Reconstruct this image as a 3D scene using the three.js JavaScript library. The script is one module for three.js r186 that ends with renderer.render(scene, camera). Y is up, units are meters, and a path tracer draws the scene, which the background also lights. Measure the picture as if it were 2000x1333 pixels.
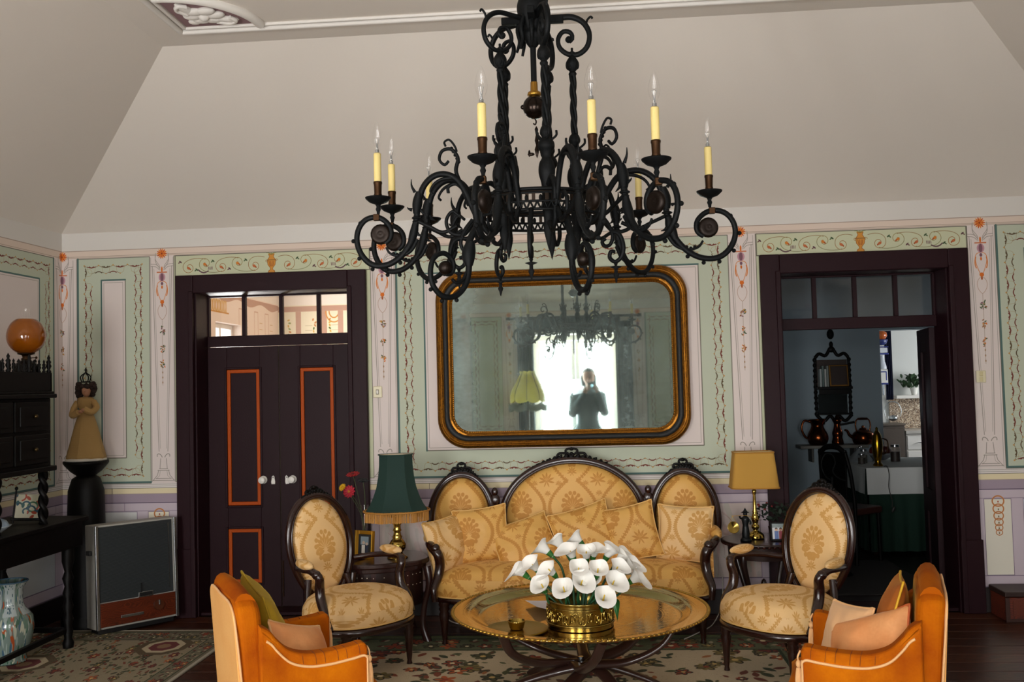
import * as THREE from 'three';
import { mergeGeometries, toCreasedNormals, mergeVertices } from 'three/addons/utils/BufferGeometryUtils.js';
import { RoundedBoxGeometry } from 'three/addons/geometries/RoundedBoxGeometry.js';
import { MarchingCubes } from 'three/addons/objects/MarchingCubes.js';
import { ImprovedNoise } from 'three/addons/math/ImprovedNoise.js';
import { RectAreaLightUniformsLib } from 'three/addons/lights/RectAreaLightUniformsLib.js';

// ---------------------------------------------------------------- camera, sky, window light, exposure
RectAreaLightUniformsLib.init();
const scene = new THREE.Scene();
const camera = new THREE.PerspectiveCamera(39.1, 2000 / 1333, 0.03, 100);
camera.position.set(0, 1.54, 6.5);
camera.rotation.set(0.04585, 0.08158, -0.02539, 'YXZ');
const renderer = new THREE.WebGLRenderer({ antialias: true });
renderer.toneMapping = THREE.LinearToneMapping;
renderer.toneMappingExposure = 1.1;
renderer.shadowMap.enabled = true;
scene.background = new THREE.Color().setRGB(4.2, 4.4, 4.6);          // even, overcast sky
const SKY = [1.0, 0.985, 0.965];
function daylight(name, x, y, z, w, h, nits, tx, ty, tz, c = SKY) {     // the sky's light in one window pane
  const l = new THREE.RectAreaLight(new THREE.Color().setRGB(...c), nits, w, h);
  l.name = name; l.position.set(x, y, z); l.lookAt(tx, ty, tz); scene.add(l); return l;
}
const WINX = [-2.59, -0.22, 2.13];                                      // three french windows behind the camera
const LEVEL = [26, 33, 7];
WINX.forEach((cx, i) => { for (const s of [-1, 1]) daylight('window_daylight', cx + s * 0.265, 1.3, 6.93, 0.39, 1.66, LEVEL[i], cx + s * 0.265, 1.3, 0); });
daylight('side_room_daylight', -3.16, 1.5, -1.75, 0.5, 1.2, 34, 0, 1.5, -1.75);
daylight('kitchen_daylight', 5.35, 1.6, -4.2, 1.0, 1.2, 6, 0, 1.5, -4.2);

// ---------------------------------------------------------------- helpers
const rng = (s) => () => { s = (s + 0x6d2b79f5) | 0; let t = Math.imul(s ^ (s >>> 15), 1 | s); t = (t + Math.imul(t ^ (t >>> 7), 61 | t)) ^ t; return ((t ^ (t >>> 14)) >>> 0) / 4294967296; };
const { sin, cos, PI, sqrt, abs, max, min, pow, round, floor, hypot, atan2, sign } = Math;
const V = (x, y, z) => new THREE.Vector3(x, y, z), V2 = (x, y) => new THREE.Vector2(x, y);
const perlin = new ImprovedNoise(), N3 = (x, y, z) => perlin.noise(x, y, z);
const taken = new Map();
const numbered = (n) => { const k = taken.get(n) ?? 0; taken.set(n, k + 1); return k ? n + '_' + String(k).padStart(3, '0') : n; };
function M(color, o = {}) {
  const { rough = 0.6, metal = 0, phys, ...rest } = o;
  const K = phys || ['clearcoat', 'sheen', 'transmission', 'anisotropy'].some((k) => k in rest) ? THREE.MeshPhysicalMaterial : THREE.MeshStandardMaterial;
  return new K({ color, roughness: rough, metalness: metal, ...rest });
}
const clean = (g) => { const n = g.index ? g.toNonIndexed() : g; for (const k of Object.keys(n.attributes)) if (!['position', 'normal', 'uv'].includes(k)) n.deleteAttribute(k); if (!n.attributes.uv) n.setAttribute('uv', new THREE.BufferAttribute(new Float32Array(n.attributes.position.count * 2), 2)); n.clearGroups?.(); return n; };
const join = (a) => { const l = a.flat(9).filter(Boolean).map(clean); return l.length === 1 ? l[0] : mergeGeometries(l); };
function obj(name, geos, mat, parent) {
  const g = Array.isArray(geos) ? join(geos) : geos, m = new THREE.Mesh(g, mat);
  m.name = parent ? name : numbered(name); m.castShadow = m.receiveShadow = true; (parent ?? scene).add(m); return m;
}
function tag(o, label, category, group) { o.userData.label = label; o.userData.category = category; if (group) o.userData.group = group; return o; }
function thing(name, label, category, p = [0, 0, 0], turn = 0, group) { const o = new THREE.Group(); o.name = numbered(name); o.position.set(...p); o.rotation.y = turn; scene.add(o); return tag(o, label, category, group); }
function part(name, parent) { const o = new THREE.Group(); o.name = name; parent.add(o); return o; }
const struct = (o) => { o.userData.kind = 'structure'; return o; };
function structGroup(name) { const o = new THREE.Group(); o.name = numbered(name); scene.add(o); return struct(o); }
// shapes
const mv = (g, x = 0, y = 0, z = 0) => g.translate(x, y, z);
function tf(g, p = [0, 0, 0], r = [0, 0, 0], s = [1, 1, 1]) { return g.applyMatrix4(new THREE.Matrix4().compose(V(...p), new THREE.Quaternion().setFromEuler(new THREE.Euler(...r, 'YXZ')), V(...s))); }
const box = (w, h, d, x = 0, y = 0, z = 0, b = 0.003) => mv(b ? new RoundedBoxGeometry(w, h, d, 1, min(b, w / 2.01, h / 2.01, d / 2.01)) : new THREE.BoxGeometry(w, h, d), x, y, z);
const bx = (x0, x1, y0, y1, z0, z1, b = 0.003) => box(x1 - x0, y1 - y0, z1 - z0, (x0 + x1) / 2, (y0 + y1) / 2, (z0 + z1) / 2, b);
const cyl = (r, r2, h, x = 0, y = 0, z = 0, n = 16) => mv(new THREE.CylinderGeometry(r2, r, h, n), x, y, z);
const ball = (rx, ry, rz, x = 0, y = 0, z = 0, n = 12) => mv(new THREE.SphereGeometry(1, n, max(6, round(n * 0.7))).scale(rx, ry, rz), x, y, z);
function smoothProfile(p, n) { return new THREE.CatmullRomCurve3(p.map(([a, b]) => V(a, b, 0)), false, 'centripetal').getPoints(n).map((q) => V2(max(q.x, 0.0001), q.y)); }
const lathe = (p, x = 0, y = 0, z = 0, n = 24, sm = 0) => mv(new THREE.LatheGeometry(sm ? smoothProfile(p, sm) : p.map(([a, b]) => V2(max(a, 0.0001), b)), n), x, y, z);
const curve = (pts, closed = false) => new THREE.CatmullRomCurve3(pts.map((p) => (p.isVector3 ? p : V(...p))), closed, 'centripetal');
// a swept tube with a radius that may change along it; flat squeezes the section along its binormal
function tube(pts, r = 0.01, { n = 0, k = 8, closed = false, flat = 1, raw = false } = {}) {
  const c = raw ? pts : curve(pts, closed); n = n || max(6, pts.length * 5);
  const fr = c.computeFrenetFrames(n, closed), pos = [], nor = [], uv = [], idx = [], L = c.getLength(), R = typeof r === 'function' ? r : () => r;
  for (let i = 0; i <= n; i++) {
    const t = i / n, p = c.getPointAt(closed ? t % 1 : t), N = fr.normals[i], Bn = fr.binormals[i], rad = R(t);
    for (let j = 0; j <= k; j++) {
      const a = (j / k) * 2 * PI, x = cos(a), y = sin(a);
      pos.push(p.x + rad * (x * N.x + flat * y * Bn.x), p.y + rad * (x * N.y + flat * y * Bn.y), p.z + rad * (x * N.z + flat * y * Bn.z));
      const q = V(x * N.x + (y / flat) * Bn.x, x * N.y + (y / flat) * Bn.y, x * N.z + (y / flat) * Bn.z).normalize(); nor.push(q.x, q.y, q.z);
      uv.push(t * L, (j / k) * 2 * PI * rad);
    }
  }
  for (let i = 0; i < n; i++) for (let j = 0; j < k; j++) { const a = i * (k + 1) + j, b = a + k + 1; idx.push(a, a + 1, b, b, a + 1, b + 1); }
  const caps = closed ? [] : [[0, -1], [n, 1]];
  for (const [i, s] of caps) {
    const p = c.getPointAt(i / n), t = fr.tangents[i], at = pos.length / 3; pos.push(p.x, p.y, p.z); nor.push(t.x * s, t.y * s, t.z * s); uv.push(0, 0);
    for (let j = 0; j <= k; j++) { const o = (i * (k + 1) + j) * 3; pos.push(pos[o], pos[o + 1], pos[o + 2]); nor.push(t.x * s, t.y * s, t.z * s); uv.push(0, 0); }
    for (let j = 0; j < k; j++) s > 0 ? idx.push(at, at + 1 + j, at + 2 + j) : idx.push(at, at + 2 + j, at + 1 + j);
  }
  return geom(pos, idx, uv, nor);
}
function geom(pos, idx, uv, nor) {
  const g = new THREE.BufferGeometry(); g.setAttribute('position', new THREE.Float32BufferAttribute(pos, 3)); g.setIndex(idx);
  g.setAttribute('uv', new THREE.Float32BufferAttribute(uv, 2)); if (nor) g.setAttribute('normal', new THREE.Float32BufferAttribute(nor, 3)); else g.computeVertexNormals(); return g;
}
// grid surface f(u, v) -> [x, y, z]
function surf(f, nu, nv, uvf) {
  const pos = [], uv = [], idx = [];
  for (let i = 0; i <= nu; i++) for (let j = 0; j <= nv; j++) { const p = f(i / nu, j / nv); pos.push(...p); uv.push(...(uvf ? uvf(i / nu, j / nv, p) : [i / nu, j / nv])); }
  for (let i = 0; i < nu; i++) for (let j = 0; j < nv; j++) { const a = i * (nv + 1) + j, b = a + nv + 1; idx.push(a, b, a + 1, b, b + 1, a + 1); }
  return geom(pos, idx, uv);
}
// a stuffed pad over a closed outline o(angle) -> [x, y] in the xy plane, swelling to +z; the back is flat
function pad(o, t, { p = 2.6, q = 0.5, n = 56, m = 12, back = 0, uvs = 1, uo = [0, 0], warp } = {}) {
  const f = (u, v) => { const a = u * 2 * PI, [x, y] = o(a), r = v; let z = t * pow(max(0, 1 - pow(r, p)), q); const P = [x * r, y * r, z]; return warp ? warp(P, r, a) : P; };
  const uvf = (u, v) => { const [x, y] = o(u * 2 * PI); return [(x * v) * uvs + uo[0], (y * v) * uvs + uo[1]]; };
  const g1 = surf(f, n, m, uvf);
  const fl = (u, v) => { const [x, y] = o(u * 2 * PI); const P = [x * (1 - v), y * (1 - v), -back * (v > 0 ? 1 : 0)]; return warp && v < 1 && v === 0 ? warp(P, 1, u * 2 * PI) : P; };
  const g2 = surf(fl, n, 2, uvf);
  return join([g1, flip(g2, false)]);
}
function flip(g, really = true) { if (!really) return g; const i = g.index.array; for (let k = 0; k < i.length; k += 3) { const t = i[k]; i[k] = i[k + 1]; i[k + 1] = t; } g.computeVertexNormals(); return g; }
const extrude = (pts, depth, bevel = 0.004, holes = [], seg = 2) => {
  const s = pts instanceof THREE.Shape ? pts : new THREE.Shape(pts.map((p) => V2(...p))); for (const h of holes) s.holes.push(new THREE.Path(h.map((p) => V2(...p))));
  return new THREE.ExtrudeGeometry(s, { depth: depth - 2 * bevel, bevelEnabled: bevel > 0, bevelThickness: bevel, bevelSize: bevel, bevelOffset: -bevel, bevelSegments: seg, curveSegments: 16 }).translate(0, 0, bevel);
};
// planar uv in metres from the strongest side of each face
function metric(g, s = 1) {
  g = clean(g); const p = g.attributes.position, u = g.attributes.uv, a = V(0, 0, 0), b = V(0, 0, 0), c = V(0, 0, 0);
  for (let i = 0; i < p.count; i += 3) {
    a.fromBufferAttribute(p, i); b.fromBufferAttribute(p, i + 1).sub(a); c.fromBufferAttribute(p, i + 2).sub(a); b.cross(c);
    const x = abs(b.x), y = abs(b.y), z = abs(b.z), k = x > y && x > z ? ['z', 'y'] : y > z ? ['x', 'z'] : ['x', 'y'];
    for (let j = 0; j < 3; j++) { c.fromBufferAttribute(p, i + j); u.setXY(i + j, c[k[0]] * s, c[k[1]] * s); }
  }
  return g;
}
const ell = (a, b) => (t) => [a * cos(t), b * sin(t)];
const sup = (a, b, e) => (t) => [a * sign(cos(t)) * pow(abs(cos(t)), e), b * sign(sin(t)) * pow(abs(sin(t)), e)];
// a stuffed cushion, w by h, in the xy plane
function cushion(w, h, t, seed, uvs = 1) {
  const n = 22, face = (s) => surf((u, v) => {
    const a = u * 2 - 1, b = v * 2 - 1, edge = (1 - a * a) * (1 - b * b), pin = 0.055;
    const x = (w / 2) * a * (1 - pin * (1 - b * b) * a * a + 0.02 * b * b), y = (h / 2) * b * (1 - pin * (1 - a * a) * b * b + 0.02 * a * a);
    const wr = 0.22 * N3(a * 1.7 + seed, b * 1.7, seed * 3.1) + 0.08 * N3(a * 5 + seed, b * 4, 7 + seed);
    return [x, y, s * t / 2 * pow(edge, 0.42) * (1 + wr * (s > 0 ? 1 : 0.3))];
  }, n, n, (u, v, p) => [p[0] * uvs + seed * 0.37, p[1] * uvs + seed * 0.23]);
  const g = [face(1), face(-1)]; flip(g[1]); return g;
}
function cushionEdge(w, h, r = 0.005) {
  const P = [], pin = 0.055; for (let i = 0; i < 48; i++) { const t = (i / 48) * 4, k = floor(t), f = (t - k) * 2 - 1, [a, b] = [[f, -1], [1, f], [-f, 1], [-1, -f]][k]; P.push([(w / 2) * a * (1 - pin * (1 - b * b) + 0.02 * b * b), (h / 2) * b * (1 - pin * (1 - a * a) + 0.02 * a * a), 0]); }
  return tube(P, r, { n: 96, k: 6, closed: true });
}
// textures
function canvasTex(w, h, draw, { srgb = true, repeat = true } = {}) {
  const c = document.createElement('canvas'); c.width = w; c.height = h; draw(c.getContext('2d'), w, h);
  const t = new THREE.CanvasTexture(c); t.colorSpace = srgb ? THREE.SRGBColorSpace : THREE.NoColorSpace; t.wrapS = t.wrapT = repeat ? THREE.RepeatWrapping : THREE.ClampToEdgeWrapping; t.magFilter = THREE.LinearFilter; return t;
}
function noiseTex(size, f, { srgb = false } = {}) {   // f(x, y) in 0..1 periodic by sampling a torus-free cheap way: blends edges
  const d = new Uint8Array(size * size * 4);
  for (let y = 0; y < size; y++) for (let x = 0; x < size; x++) { const v = f(x / size, y / size), o = (y * size + x) * 4; const c = Array.isArray(v) ? v : [v, v, v]; for (let k = 0; k < 3; k++) d[o + k] = max(0, min(255, c[k] * 255)); d[o + 3] = 255; }
  const t = new THREE.DataTexture(d, size, size); t.wrapS = t.wrapT = THREE.RepeatWrapping; t.magFilter = THREE.LinearFilter; if (srgb) t.colorSpace = THREE.SRGBColorSpace; t.needsUpdate = true; return t;
}
const fbm = (x, y, p, o = 4) => { let s = 0, a = 0.5; for (let i = 0; i < o; i++) { const q = p * 2 ** i, X = x * q, Y = y * q; const w = (x0, y0) => N3(x0, y0, i * 7.3 + p); const fx = x, fy = y; s += a * ((w(X, Y) * (1 - fx) + w(X - q, Y) * fx) * (1 - fy) + (w(X, Y - q) * (1 - fx) + w(X - q, Y - q) * fx) * fy); a *= 0.5; } return s; };
const rep = (t, x, y = x) => { const c = t.clone(); c.repeat.set(x, y); c.needsUpdate = true; return c; };
const css = (r, g, b, a = 1) => `rgba(${r | 0},${g | 0},${b | 0},${a})`;

// ---------------------------------------------------------------- shared materials
const plasterBump = noiseTex(256, (x, y) => 0.5 + 0.6 * fbm(x, y, 8, 4));
const woodTex = noiseTex(512, (x, y) => { const g = 0.5 + 0.5 * sin((y * 26 + 2.2 * fbm(x, y, 3, 3) * 6) * 2 * PI), f = fbm(x, y * 1, 4, 5), fine = fbm(x * 1, y, 48, 2); const v = 0.62 + 0.26 * g + 0.3 * f + 0.25 * fine; return [v, v * 0.93, v * 0.88]; }, { srgb: true });
const fineBump = noiseTex(256, (x, y) => 0.5 + 0.7 * fbm(x, y, 32, 3));
const weaveBump = noiseTex(128, (x, y) => 0.5 + 0.25 * sin(x * 64 * PI) * cos(y * 64 * PI) + 0.25 * sin(y * 64 * PI));
const m = {
  plaster: M('#d9d3cb', { rough: 0.92, bumpMap: rep(plasterBump, 0.9), bumpScale: 0.004 }),
  ceiling: M('#e2dad0', { rough: 0.94, bumpMap: rep(plasterBump, 0.9), bumpScale: 0.004 }),
  white: M('#e2ddd6', { rough: 0.7 }),
  mauvePaint: M('#8d6f72', { rough: 0.85 }),
  doorPaint: M('#220910', { rough: 0.5, specularIntensity: 0.35, bumpMap: rep(fineBump, 2), bumpScale: 0.0006, phys: 1 }),
  doorOrange: M('#ac4810', { rough: 0.5, specularIntensity: 0.3, phys: 1 }),
  mahogany: M('#31120c', { rough: 0.25, map: rep(woodTex, 1.2, 5), clearcoat: 0.5, clearcoatRoughness: 0.15 }),
  ebony: M('#080606', { rough: 0.5, specularIntensity: 0.4, phys: 1, map: rep(woodTex, 1.2, 5) }),
  iron: M('#07090a', { rough: 0.55, specularIntensity: 0.3, phys: 1, bumpMap: rep(fineBump, 6), bumpScale: 0.0008 }),
  bronze: M('#3b2614', { rough: 0.42, metal: 0.85 }),
  boss: M('#1c120b', { rough: 0.45, metal: 0.7 }),
  brass: M('#b2974c', { rough: 0.14, metal: 1 }),
  gold: M('#c99a3c', { rough: 0.3, metal: 1 }),
  porcelain: M('#e9e6df', { rough: 0.18, clearcoat: 0.6, clearcoatRoughness: 0.1 }),
  glass: M('#ffffff', { rough: 0.03, transmission: 1, thickness: 0, ior: 1.45 }),
  black: M('#0b0b0c', { rough: 0.5 }),
  steel: M('#b9bdc0', { rough: 0.25, metal: 1 }),
};

// ---------------------------------------------------------------- the painted walls
const XL = -3.72, XR = 3.42, ZF = 6.6, TOP = 2.693;
const INK = { base: '#d9cdc8', frieze: '#d6d2cc', peach: '#dac8ba', green: '#b8bfab', over: '#c2c5a6', line: '#6b665a', pale: '#a79f96', teal: '#4f6a66', maroon: '#6e3328', ochre: '#b98a4a', orange: '#cf6a20', plum: '#7a5560', leaf: '#4b5a3c', mauve: '#9f8f9c', lilac: '#c2b4bd', cream: '#e0d2ad', grey: '#cfcfcd' };
function painter(ctx, S) {
  const line = (pts, w, c, close) => { ctx.lineWidth = w; ctx.strokeStyle = c; ctx.lineJoin = ctx.lineCap = 'round'; ctx.beginPath(); pts.forEach(([x, y], i) => (i ? ctx.lineTo(x, y) : ctx.moveTo(x, y))); if (close) ctx.closePath(); ctx.stroke(); };
  const rect = (x0, x1, y0, y1, c) => { ctx.fillStyle = c; ctx.fillRect(x0, y0, x1 - x0, y1 - y0); };
  const frame = (x0, x1, y0, y1, w, c) => line([[x0, y0], [x1, y0], [x1, y1], [x0, y1]], w, c, true);
  const quad = (a, b, c, w, col) => { ctx.lineWidth = w; ctx.strokeStyle = col; ctx.lineCap = 'round'; ctx.beginPath(); ctx.moveTo(...a); ctx.quadraticCurveTo(...b, ...c); ctx.stroke(); };
  const dot = (x, y, rx, ry, c, a = 0) => { ctx.fillStyle = c; ctx.beginPath(); ctx.ellipse(x, y, rx, ry, a, 0, 2 * PI); ctx.fill(); };
  const spiral = (x, y, r, a0, turns, dir, w, c) => { const P = []; for (let i = 0; i <= 30; i++) { const t = i / 30, a = a0 + dir * turns * 2 * PI * t, q = r * (1 - 0.85 * t); P.push([x + q * cos(a), y + q * sin(a)]); } line(P, w, c); return P; };
  function ribbon(x0, x1, y0, y1, gap, R) {
    const sides = [[x0, y1, 1, 0, x1 - x0, 0, -1], [x1, y1, 0, -1, y1 - y0, -1, 0], [x1, y0, -1, 0, x1 - x0, 0, 1], [x0, y0, 0, 1, y1 - y0, 1, 0]];
    for (const [ox, oy, tx, ty, L, nx, ny] of sides) {
      const n = max(2, round((L - 0.04) / 0.094)), u = L / n, at = (s, d) => [ox + tx * s + nx * d, oy + ty * s + ny * d];
      for (let i = 0; i < n; i++) {
        const s0 = i * u, mid = s0 + u / 2, c1 = R() < 0.75 ? INK.maroon : '#5a4a33';
        for (const [w, q] of [[0.0025, 0.5], [0.006, 0.26], [0.008, 0.13]]) quad(at(mid - u * q, q > 0.4 ? 0 : 0.008), at(mid, q > 0.4 ? 0.03 : 0.022), at(mid + u * q, q > 0.4 ? 0 : 0.008), w, c1);
        dot(...at(s0, -0.001), 0.006, 0.005, INK.ochre);
        if (i > 0 && i < n - 1 || n < 4) {
          for (const [w, q] of [[0.0022, 0.5], [0.006, 0.22]]) quad(at(s0 - u * q, gap + (q > 0.4 ? 0 : -0.006)), at(s0, gap - 0.024), at(s0 + u * q, gap + (q > 0.4 ? 0 : -0.006)), w, c1);
          dot(...at(mid, gap), 0.005, 0.004, INK.ochre);
        }
        ctx.globalAlpha = 0.75; ctx.lineWidth = 0.0022; ctx.strokeStyle = '#a08a5e'; ctx.beginPath(); ctx.moveTo(...at(s0, 0)); ctx.bezierCurveTo(...at(s0 + u * 0.5, gap * 0.25), ...at(s0, gap * 0.75), ...at(mid, gap)); ctx.bezierCurveTo(...at(s0 + u, gap * 0.75), ...at(mid, gap * 0.25), ...at(s0 + u, 0)); ctx.stroke(); ctx.globalAlpha = 1;
      }
    }
  }
  function panel(x0, x1, y0, y1, inner, R) {
    rect(x0, x1, y0, y1, INK.green); frame(x0, x1, y0, y1, 0.005, INK.line); line([[x0 + 0.008, y1], [x0 + 0.008, y0 + 0.008], [x1, y0 + 0.008]], 0.012, INK.teal);
    ribbon(x0 + 0.055, x1 - 0.055, y0 + 0.05, y1 - 0.05, 0.058, R);
    if (inner) { const [a, b, c, d] = inner; rect(a, b, c, d, INK.base); frame(a, b, c, d, 0.006, INK.line); frame(a + 0.018, b - 0.018, c + 0.018, d - 0.018, 0.004, INK.pale); line([[a, c], [a, d], [b, d]], 0.011, INK.teal); }
  }
  function rosette(x, y, r) { for (let i = 0; i < 14; i++) { const a = (i / 14) * 2 * PI; ctx.fillStyle = i % 2 ? '#d98030' : '#c4561c'; ctx.beginPath(); ctx.ellipse(x + cos(a) * r * 0.58, y + sin(a) * r * 0.58, r * 0.46, r * 0.13, a, 0, 2 * PI); ctx.fill(); } dot(x, y, r * 0.16, r * 0.16, '#8a3312'); }
  function sprig(x, y, s, R, warm) { for (let i = 0; i < 13; i++) { const a = R() * 2 * PI, q = s * (0.25 + 0.75 * R()); dot(x + cos(a) * q * 0.6, y + sin(a) * q, s * 0.26, s * 0.12, [warm ? INK.orange : INK.plum, INK.leaf, INK.ochre, '#8d5a34'][floor(R() * 4)], R() * 3); } }
  function pilaster(x, R) {
    const a = 0.082;
    for (const s of [-1, 1]) {
      line([[x + s * a, 2.5], [x + s * a, 0.93]], 0.004, INK.pale); line([[x + s * (a - 0.012), 2.44], [x + s * 0.032, 1.14]], 0.004, '#8f887e'); line([[x + s * (a - 0.024), 2.42], [x + s * 0.022, 1.16]], 0.003, INK.pale);
      ctx.lineWidth = 0.004; ctx.strokeStyle = '#9c948b'; for (const k of [0, 0.016]) { ctx.beginPath(); ctx.moveTo(x + s * 0.045, 2.53 - k); ctx.bezierCurveTo(x + s * 0.06, 2.46 - k, x + s * 0.02, 2.47 - k, x + s * 0.014, 2.425 - k); ctx.stroke(); ctx.beginPath(); ctx.moveTo(x + s * 0.022, 2.43 - k); ctx.bezierCurveTo(x + s * 0.04, 2.46 - k, x + s * 0.06, 2.45 - k, x + s * a, 2.455 - k); ctx.stroke(); }
      ctx.strokeStyle = INK.orange; ctx.lineWidth = 0.004; ctx.globalAlpha = 0.8; ctx.beginPath(); ctx.moveTo(x + s * 0.006, 2.33); ctx.bezierCurveTo(x + s * 0.06, 2.33, x + s * 0.03, 2.24, x + s * 0.008, 2.19); ctx.stroke(); ctx.beginPath(); ctx.moveTo(x + s * 0.034, 2.3); ctx.quadraticCurveTo(x + s * 0.045, 2.26, x + s * 0.032, 2.23); ctx.lineWidth = 0.007; ctx.stroke();
      ctx.strokeStyle = '#a9826a'; ctx.lineWidth = 0.003; ctx.beginPath(); ctx.moveTo(x + s * 0.006, 2.17); ctx.bezierCurveTo(x + s * 0.05, 2.14, x + s * 0.03, 2.08, x, 2.06); ctx.stroke(); ctx.globalAlpha = 1;
    }
    rosette(x, 2.527, 0.036);
    dot(x, 2.415, 0.006, 0.02, INK.orange); line([[x - 0.034, 2.395], [x + 0.034, 2.395]], 0.008, '#c4704a'); dot(x, 2.36, 0.024, 0.03, '#b98a96'); dot(x, 2.36, 0.012, 0.028, INK.plum); dot(x, 2.315, 0.009, 0.012, INK.plum); dot(x, 2.29, 0.006, 0.012, INK.orange); dot(x, 2.185, 0.014, 0.014, INK.orange); dot(x, 2.162, 0.006, 0.012, '#a0522a');
    [[1.985, 0.034], [1.86, 0.03], [1.745, 0.03]].forEach(([y, s], i) => sprig(x, y, s, R, i !== 0)); line([[x, 2.06], [x, 1.6]], 0.003, '#a89484'); for (const y of [1.69, 1.655, 1.62]) dot(x, y, 0.004, 0.008, '#9a7a5a');
    // foot of the painted pilaster
    for (const s of [-1, 1]) { ctx.strokeStyle = '#8f887e'; ctx.lineWidth = 0.005; ctx.beginPath(); ctx.moveTo(x + s * 0.01, 1.1); ctx.bezierCurveTo(x + s * 0.02, 1.13, x + s * 0.05, 1.13, x + s * 0.045, 1.105); ctx.stroke(); line([[x + s * 0.02, 1.09], [x + s * 0.026, 1.02]], 0.004, '#8f887e'); line([[x + s * 0.035, 1.01], [x + s * 0.045, 0.975], [x + s * 0.075, 0.94]], 0.004, '#8f887e'); line([[x + s * 0.024, 1.005], [x + s * 0.03, 0.97], [x + s * 0.055, 0.95]], 0.003, INK.pale); }
    for (const [w, y] of [[0.03, 1.02], [0.042, 1.008], [0.055, 0.952], [0.08, 0.938]]) line([[x - w, y], [x + w, y]], 0.004, '#8f887e');
  }
  function overdoor(x0, x1, y0, y1, R) {
    rect(x0, x1, y0, y1, INK.over); frame(x0, x1, y0, y1, 0.006, INK.line);
    const cx = (x0 + x1) / 2, h = y1 - y0, my = y0 + h * 0.48;
    for (const s of [-1, 1]) {
      let px = cx + s * 0.05;
      for (let i = 0; i < 5; i++) {
        const sx = cx + s * (0.12 + i * 0.118), up = i % 2 ? 1 : -1, sy = my + up * h * 0.08, r = h * 0.3;
        ctx.strokeStyle = i % 2 ? '#7c7a52' : '#8a6a44'; ctx.lineWidth = 0.0035; ctx.beginPath(); ctx.moveTo(px, my - up * h * 0.3); ctx.bezierCurveTo(px + s * 0.05, my - up * h * 0.42, sx + s * 0.05, my - up * h * 0.35, sx + s * r, sy); ctx.stroke();
        spiral(sx, sy, r, s > 0 ? 0 : PI, 1.2, s * up, 0.0035, i % 2 ? '#8a7a4a' : '#95683c');
        dot(sx + s * 0.004, sy - 0.004, 0.013, 0.009, i % 2 ? '#c8772c' : '#b9653a', s * 0.6); dot(sx - s * 0.008, sy - 0.012, 0.008, 0.005, '#a0502a', s);
        const lx = sx + s * 0.062, ly = my + (i % 2 ? -0.028 : 0.03); dot(lx, ly, 0.012, 0.005, i % 3 === 1 ? '#5c3f44' : '#3f5238', s * 0.7); dot(lx + s * 0.01, ly - 0.006, 0.008, 0.004, i % 3 === 1 ? '#6d4a4a' : '#4c6040', -s * 0.6);
        if (i === 2) for (let k = 0; k < 4; k++) line([[sx + s * (0.07 + k * 0.009), my - 0.03], [sx + s * (0.068 + k * 0.009), my - 0.012]], 0.004, '#6a4650'); if (i === 3) quad([sx - s * 0.02, my - 0.04], [sx + s * 0.02, my - 0.065], [sx + s * 0.05, my - 0.03], 0.008, '#5d4248');
        px = sx;
      }
    }
    // the urn
    ctx.fillStyle = '#c98a3a'; ctx.strokeStyle = '#8a4f20'; ctx.lineWidth = 0.003; const U = [[0.02, 0.06], [0.014, 0.045], [0.03, 0.02], [0.026, -0.012], [0.01, -0.032], [0.008, -0.045], [0.022, -0.055], [0.024, -0.068]];
    ctx.beginPath(); U.forEach(([a, b], i) => (i ? ctx.lineTo(cx + a, my + b) : ctx.moveTo(cx + a, my + b))); U.slice().reverse().forEach(([a, b]) => ctx.lineTo(cx - a, my + b)); ctx.closePath(); ctx.fill(); ctx.stroke();
    for (const k of [-0.016, -0.006, 0.006, 0.016]) line([[cx + k, my + 0.012], [cx + k * 0.6, my - 0.022]], 0.004, '#9a5724'); line([[cx - 0.032, my + 0.022], [cx + 0.032, my + 0.022]], 0.005, '#7e5a2c'); for (const s of [-1, 1]) spiral(cx + s * 0.034, my + 0.018, 0.012, 0, 1, s, 0.003, '#9a6a34'); dot(cx, my + 0.064, 0.024, 0.004, '#b98434'); for (const s of [-1, 0, 1]) quad([cx, my + 0.06], [cx + s * 0.02, my + 0.075], [cx + s * 0.035, my + 0.072], 0.003, '#6e7a44');
  }
  function dado(x0, x1, R) {
    rect(x0, x1, 0.886, 0.92, '#ddd6d2'); line([[x0, 0.913], [x1, 0.913]], 0.004, INK.pale); line([[x0, 0.9], [x1, 0.9]], 0.003, INK.pale); line([[x0, 0.886], [x1, 0.886]], 0.006, INK.line);
    rect(x0, x1, 0.848, 0.886, INK.cream); rect(x0, x1, 0.787, 0.848, INK.mauve); rect(x0, x1, 0.728, 0.785, INK.lilac); line([[x0, 0.848], [x1, 0.848]], 0.003, '#9a8a80'); line([[x0, 0.786], [x1, 0.786]], 0.006, '#5e5064'); line([[x0, 0.728], [x1, 0.728]], 0.005, '#75667a');
    for (let x = ceilTo(x0, 0.56); x < x1; x += 0.56) { line([[x, 0.85], [x, 0.885]], 0.003, INK.line); line([[x + 0.09, 0.729], [x + 0.09, 0.785]], 0.003, '#75667a'); }
    rect(x0, x1, 0.158, 0.728, INK.lilac); rect(x0, x1, 0.158, 0.232, '#beb0ba'); line([[x0, 0.232], [x1, 0.232]], 0.004, '#75667a'); line([[x0, 0.16], [x1, 0.16]], 0.006, '#75667a');
  }
  const ceilTo = (v, s) => Math.ceil(v / s) * s;
  function dadoPanel(x0, x1, c) { rect(x0, x1, 0.235, 0.724, c); frame(x0, x1, 0.235, 0.724, 0.0035, '#75667a'); }
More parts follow.
